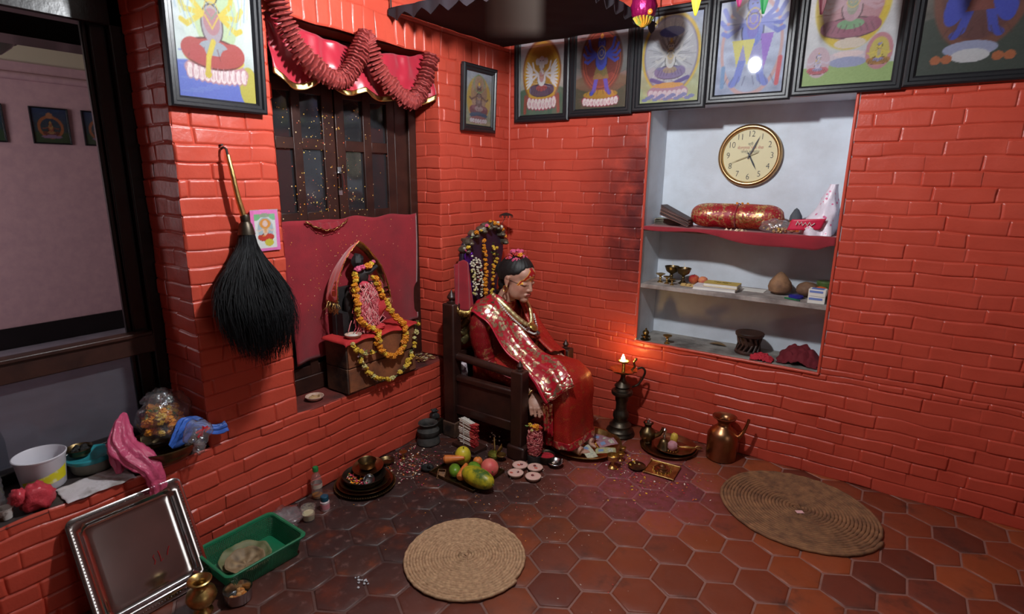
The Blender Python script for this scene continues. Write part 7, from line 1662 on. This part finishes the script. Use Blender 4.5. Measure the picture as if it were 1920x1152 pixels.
m.grid(lab, 26, 4); m.build('yellow_print', pm('yellow_print', S(216, 206, 30), .5, col2=S(226, 222, 190), vs=30, lo=.5, hi=.7), t, smooth=180)
t = thing('lunch_container', 'round grey container with a dirty teal lid on the ledge', 'container', (-.215, -2.645, LZ)); m = MB(); m.lathe([(0, 0), (.066, 0), (.07, .006), (.076, .05), (0, .05)], 32); m.build('body', pm('grey_tub', S(132, 132, 122), .5), t); m = MB(); m.lathe([(0, .048), (.084, .048), (.086, .052), (.085, .062), (.078, .066), (.072, .060), (.03, .058), (0, .058)], 36); m.build('lid', pm('teal_lid', S(44, 140, 150), .4, col2=S(150, 140, 90), vs=9, lo=.58, hi=.66), t, smooth=50)
t = bowl('small brass bowl of black charcoal on the teal lid', 'brass_bowl', (-.225, -2.675, LZ + .0665), .044, .03, M['brass_old'], flare=1.25); t.rotation_euler = (0, 0, 0); m = MB(); rf = random.Random(5)
for i in range(14): m.ell((rf.uniform(-.025, .025), rf.uniform(-.025, .025), .026), rf.uniform(.007, .012), 7, 5, bumpy=.4, seed=i)
m.build('charcoal', M['black'], t)
m = MB(); m.grid(lambda u, v: (lerp(-.125, .012, v) + .012 * nz(u * 6, 2) - .02 * u * (1 - v), lerp(-2.80, -2.575, u) + .01 * nz(v * 4, 5), LZ + .003 + .004 * abs(nz(u * 5, v * 4)) - .004 * sm((v - .85) * 6)), 30, 16)
tag(m.build('paper_sheet', pm('creased_paper', S(206, 200, 204), .8, col2=S(150, 144, 140), vs=12, lo=.5, hi=.68, bump=.5, bs=40), smooth=180, solid=.0015), 'torn white paper sheet lying along the edge of the ledge', 'paper')
t = thing('red_plastic_bag', 'small crumpled red plastic bag knotted full in front of the white tub', 'bag', (-.052, -2.882, LZ)); m = MB(); crumple(m, (.0, .012, .038), (.046, .048, .052), 4, .35, 26, 16); crumple(m, (.004, -.035, .062), (.03, .026, .03), 7, .4, 18, 12, flatb=False); m.build('bag', pm('red_plastic', S(196, 62, 74), .35, bump=.7, bs=30, bd=.01), t, smooth=180)
t = thing('clear_jar', 'large clear plastic jar with ribbed sides at the left edge of the ledge', 'jar', (-.13, -2.995, LZ)); m = MB(); m.lathe([(0, .002), (.055, 0)] + [(.058 + .0025 * (i % 2), .01 + .012 * i) for i in range(11)] + [(.056, .15), (.045, .185), (.025, .205), (.02, .22), (.021, .235), (0, .236)], 30); m.build('body', M['clearbag'], t)
t = thing('small_white_cup', 'small white cup with brown stains at the left edge of the ledge', 'cup', (-.055, -2.958, LZ)); m = MB(); m.lathe([(0, 0), (.018, 0), (.026, .04), (.024, .04), (.016, .004), (0, .004)], 20); m.build('cup', pm('stained_cup', S(210, 204, 200), .5, col2=S(90, 60, 40), vs=24, lo=.5, hi=.6), t)
# wide brass bowl full of bags
BL = (-.070, -2.436, LZ)
t = thing('wide_brass_bowl', 'wide brass bowl crammed with plastic bags on the ledge by the pillar', 'bowl', BL); m = MB(); m.lathe([(0, .003), (.085, 0), (.10, .006), (.118, .03), (.120, .036), (.128, .04), (.140, .066), (.144, .07), (.146, .074), (.140, .076), (.12, .046), (.09, .014), (0, .012)], 44); m.build('body', M['brass_old'], t, smooth=40)
t = thing('marigold_bag', 'clear plastic bag stuffed with orange marigolds in the wide brass bowl', 'bag', (-.130, -2.392, LZ + .055)); m = MB(); crumple(m, (0, 0, .085), (.094, .104, .112), 21, .28, 34, 22); crumple(m, (-.01, -.01, .185), (.05, .05, .035), 5, .6, 20, 12, flatb=False); m.build('film', clear_mat('bag_film', gloss=.07, rough=.1, milk=.05, bump=.9, bs=26), t, smooth=180)
rf = random.Random(8)
for i in range(80):
    a = rf.uniform(0, 2 * PI); b = rf.uniform(-.7, 1.2); q = rf.uniform(.6, .98); put_flower(rf.choice(['orange', 'orange', 'orange', 'yellow', 'leaf']), (.074 * q * math.cos(a) * math.cos(b), .084 * q * math.sin(a) * math.cos(b), .078 + .085 * q * math.sin(b)), .020, t, rf, 'marigold')
def sheet_bag(name, label, loc, pts, wid, mat, seed, amp=.02, n=40, lob=5):
    """bunched plastic: a gathered tube following pts with widths"""
    t = thing(name, label, 'bag', loc); c = cat_rom(pts, n); L = Vector(loc); m = MB()
    def f(u, v):
        i = min(n, int(v * n + .5)); p = c[i]; k = v * (len(wid) - 1); j = min(int(k), len(wid) - 2); w = lerp(wid[j], wid[j + 1], k - j); a = 2 * PI * u
        tt = (c[min(n, i + 1)] - c[max(0, i - 1)]).normalized(); s = tt.cross(Vector((1, .15, .2))).normalized(); b = tt.cross(s); fold = 1 + .24 * math.sin(a * lob + seed + 5 * math.sin(2 * v)) + .22 * nz(math.cos(a) * 4 + seed, math.sin(a) * 4, v * 14) + .35 * nz(math.cos(a) * 1.5 + seed, math.sin(a) * 1.5, v * 4)
        return p + (s * math.cos(a) + b * math.sin(a) * .40) * w * fold - L
    m.grid(f, 48, n, closeu=True); m.build('bag', mat, t, smooth=180); return t
sheet_bag('pink_plastic_bag', 'crumpled pink plastic bag hanging over the rim of the brass bowl', (-.03, -2.53, LZ), [(-.15, -2.525, .685), (-.11, -2.55, .655), (-.06, -2.575, .60), (.0, -2.565, .56), (.045, -2.54, .51), (.055, -2.525, .45), (.055, -2.52, .40)], [.008, .030, .046, .046, .036, .032, .026], M['pinkbag'], 3, lob=7)
sheet_bag('pink_plastic_bag', 'small pink plastic bag tucked between the teal lidded container and the brass bowl', (-.10, -2.60, LZ), [(-.14, -2.60, .585), (-.11, -2.595, .555), (-.075, -2.60, .51), (-.055, -2.61, .48)], [.012, .024, .022, .008], M['pinkbag'], 9, n=20, lob=4)
sheet_bag('blue_plastic_bag', 'bright blue plastic bag in the right of the brass bowl', (-.06, -2.36, LZ + .07), [(-.01, -2.43, .535), (-.01, -2.385, .56), (-.015, -2.345, .595), (0.0, -2.315, .595), (.025, -2.285, .572), (.035, -2.25, .56), (.036, -2.215, .565)], [.01, .036, .042, .026, .014, .018, .022], M['bluebag'], 5, n=36)
t = thing('plastic_bag', 'clear plastic bag with red marks at the front right of the brass bowl', 'bag', (.03, -2.345, LZ + .075)); m = MB(); crumple(m, (.018, 0, .035), (.042, .055, .05), 31, .4, 24, 16, flatb=False); crumple(m, (.045, -.012, -.012), (.02, .022, .03), 3, .5, 14, 10, flatb=False); m.build('film', M['clearbag'], t, smooth=180)
m = MB(); 
for a, b in (((.05, -.02, .05), (.052, .03, .062)), ((.05, .0, .03), (.052, .012, .07)), ((.05, .015, .045), (.045, .04, .05)), ((.052, -.015, .03), (.05, .0, .045))): m.tube([a, b], .005, 6)
m.build('red_marks', pm('bag_red', S(186, 30, 44), .4), t)
t = thing('black_pot', 'small black pot squeezed between the brass bowl and the pillar', 'pot', (-.028, -2.302, LZ)); m = MB(); m.lathe([(0, 0), (.016, 0), (.022, .012), (.021, .026), (.014, .034), (.018, .044), (.015, .044), (0, .03)], 18); m.build('body', M['black'], t)
t = thing('blue_drum', 'blue plastic drum standing in the next room at the left edge', 'drum', (-.62, -2.985, .001)); m = MB(); m.lathe([(0, 0), (.16, 0), (.17, .02), (.17, .55), (.16, .60), (0, .60)], 30); m.build('body', pm('blue_drum', S(30, 70, 130), .5), t); m = MB(); m.lathe([(.172, .18), (.178, .19), (.172, .20)], 30); m.lathe([(.172, .40), (.178, .41), (.172, .42)], 30); m.build('hoops', bpy.data.materials['blue_drum'], t)

# ------------------------------------------------------------------ canopy, pennants and hangings near the ceiling
M['canopy'] = pm('dark_canopy_cloth', S(34, 22, 30), .9, col2=S(26, 20, 28), vs=5)
t = thing('ceiling_canopy', 'dark cloth canopy stretched below the ceiling over the throne corner', 'canopy', (.56, -.60, 2.495)); m = MB()
m.grid(lambda u, v: (lerp(-.545, .52, u), lerp(-.53, .50, v), -.012 * math.sin(PI * u) * math.sin(PI * v) + .004 * nz(u * 8, v * 8)), 30, 30); m.build('cloth', M['canopy'], t, smooth=180, solid=.004)
def skirtf(a, b):
    def f(u, v): k = (u * 9) % 1.0; d = .03 + .035 * (1 - abs(2 * k - 1)) ; p = Vector(a).lerp(Vector(b), u); return (p.x + .006 * math.sin(u * 60), p.y + .006 * math.sin(u * 50), -d * v)
    return f
for a, b in (((-.545, -.53, 0), (.52, -.53, 0)), ((.52, -.53, 0), (.52, .48, 0))):
    m = MB(); m.grid(skirtf(a, b), 108, 4); m.build('pointed_edging', M['canopy'], t, smooth=0, solid=.003)
for x, y in ((-.535, -.52), (.51, -.52), (.51, .49), (-.535, .49)):
    m = MB(); m.tube([(x, y, 0), (x, y, CEIL - 2.60)], .004, 6); m.build('cord', M['black'], t)
t = thing('pennant_bunting', 'string of coloured paper pennants hanging before the framed paintings', 'bunting', (1.75, -.50, 2.55)); m = MB(); m.tube([(-.50, 0, .01), (-.3, 0, -.0), (0, 0, -.015), (.3, 0, -.01), (.62, 0, .01)], .003, 6); m.build('string', M['black'], t)
for i, (x, zt, c) in enumerate(((1.425, 2.405, S(206, 190, 40)), (1.622, 2.415, S(150, 30, 90)), (1.730, 2.370, S(20, 120, 60)), (1.965, 2.335, S(96, 40, 50)), (2.13, 2.40, S(110, 40, 56)))):
    m = MB(); z1 = -.005; z0 = zt - 2.55; w = .034; m.grid(lambda u, v, z0=z0: ((2 * u - 1) * w * (1 - v ** 1.6 * .86), .006 * math.sin(PI * u) + .004 * v, lerp(z1, z0, v)), 6, 10); m.build('pennant', pm('pennant_%d' % i, c, .6), t, smooth=180, solid=.0015, loc=(x - 1.75, 0, 0))
m = MB()
for x in (-.5, .62): m = MB(); m.tube([(x, 0, .02 if x < 0 else .01), (x, 0, CEIL - 2.55)], .002, 5); m.build('hanger', M['black'], t)
t2 = thing('hanging_lantern', 'magenta foil ornament with green and orange trim hanging in the corner canopy', 'ornament', (1.165, -.50, 2.39)); m = MB()
m.lathe([(0, .03), (.03, .025), (.055, .05), (.062, .09), (.055, .13), (.03, .17), (0, .18)], 40, wob=lambda a, z: 1 + .09 * math.sin(14 * a + 40 * z)); m.build('foil_ball', pm('magenta_foil', S(150, 20, 84), .3, .6, bump=.8, bs=70), t2, smooth=180)
m = MB(); 
for i in range(16): a = i * PI / 8; m.tube([(.048 * math.cos(a), .048 * math.sin(a), .04), (.03 * math.cos(a + .2), .03 * math.sin(a + .2), .015), (.006 * math.cos(a), .006 * math.sin(a), .0)], .006, 5)
m.build('green_trim', pm('green_foil', S(60, 150, 70), .4, col2=S(226, 150, 40), vs=30), t2); m = MB(); m.ell((.045, -.03, .055), (.014, .012, .014), 8, 6); m.ell((.0, -.005, .012), (.01, .01, .012), 8, 6); m.build('orange_bud', pm('orange_foil', S(226, 130, 40), .4), t2); m = MB(); m.tube([(0, 0, .17), (0, 0, CEIL - 2.39)], .002, 5); m.build('cord', M['black'], t2)
t = thing('hanging_ribbon', 'out of focus grey ribbon hanging from the ceiling close to the viewer', 'ribbon', (2.199, -3.131, 1.706)); m = MB(); m.grid(lambda u, v: ((u - .5) * .020, (u - .5) * .014, lerp(.012, CEIL - 1.706, v)), 2, 20); m.build('ribbon', pm('grey_ribbon', S(236, 232, 226), .9), t, smooth=180, solid=.001)
# ------------------------------------------------------------------ lamp of the hall
def bulb():
    t = thing('pendant_lamp', 'bare glowing bulb hanging on a cord from the ceiling above the floor mats', 'lamp', BULB_AT)
    m = MB(); m.ell((0, 0, 0), (0.045, 0.045, 0.055), 16, 10); m.build('bulb', emit_mat('bulb_glow', (0.94, 0.97, 1.0), BULB_STRENGTH), t)
    m = MB(); m.lathe([(0, 0.05), (0.02, 0.05), (0.022, 0.10), (0.012, 0.115), (0, 0.115)], 14); m.build('socket', M['black'], t)
    m = MB(); m.tube([(0, 0, 0.11), (0, 0, CEIL - BULB_AT[2])], 0.004, 6); m.build('cord', M['black'], t)
bulb()
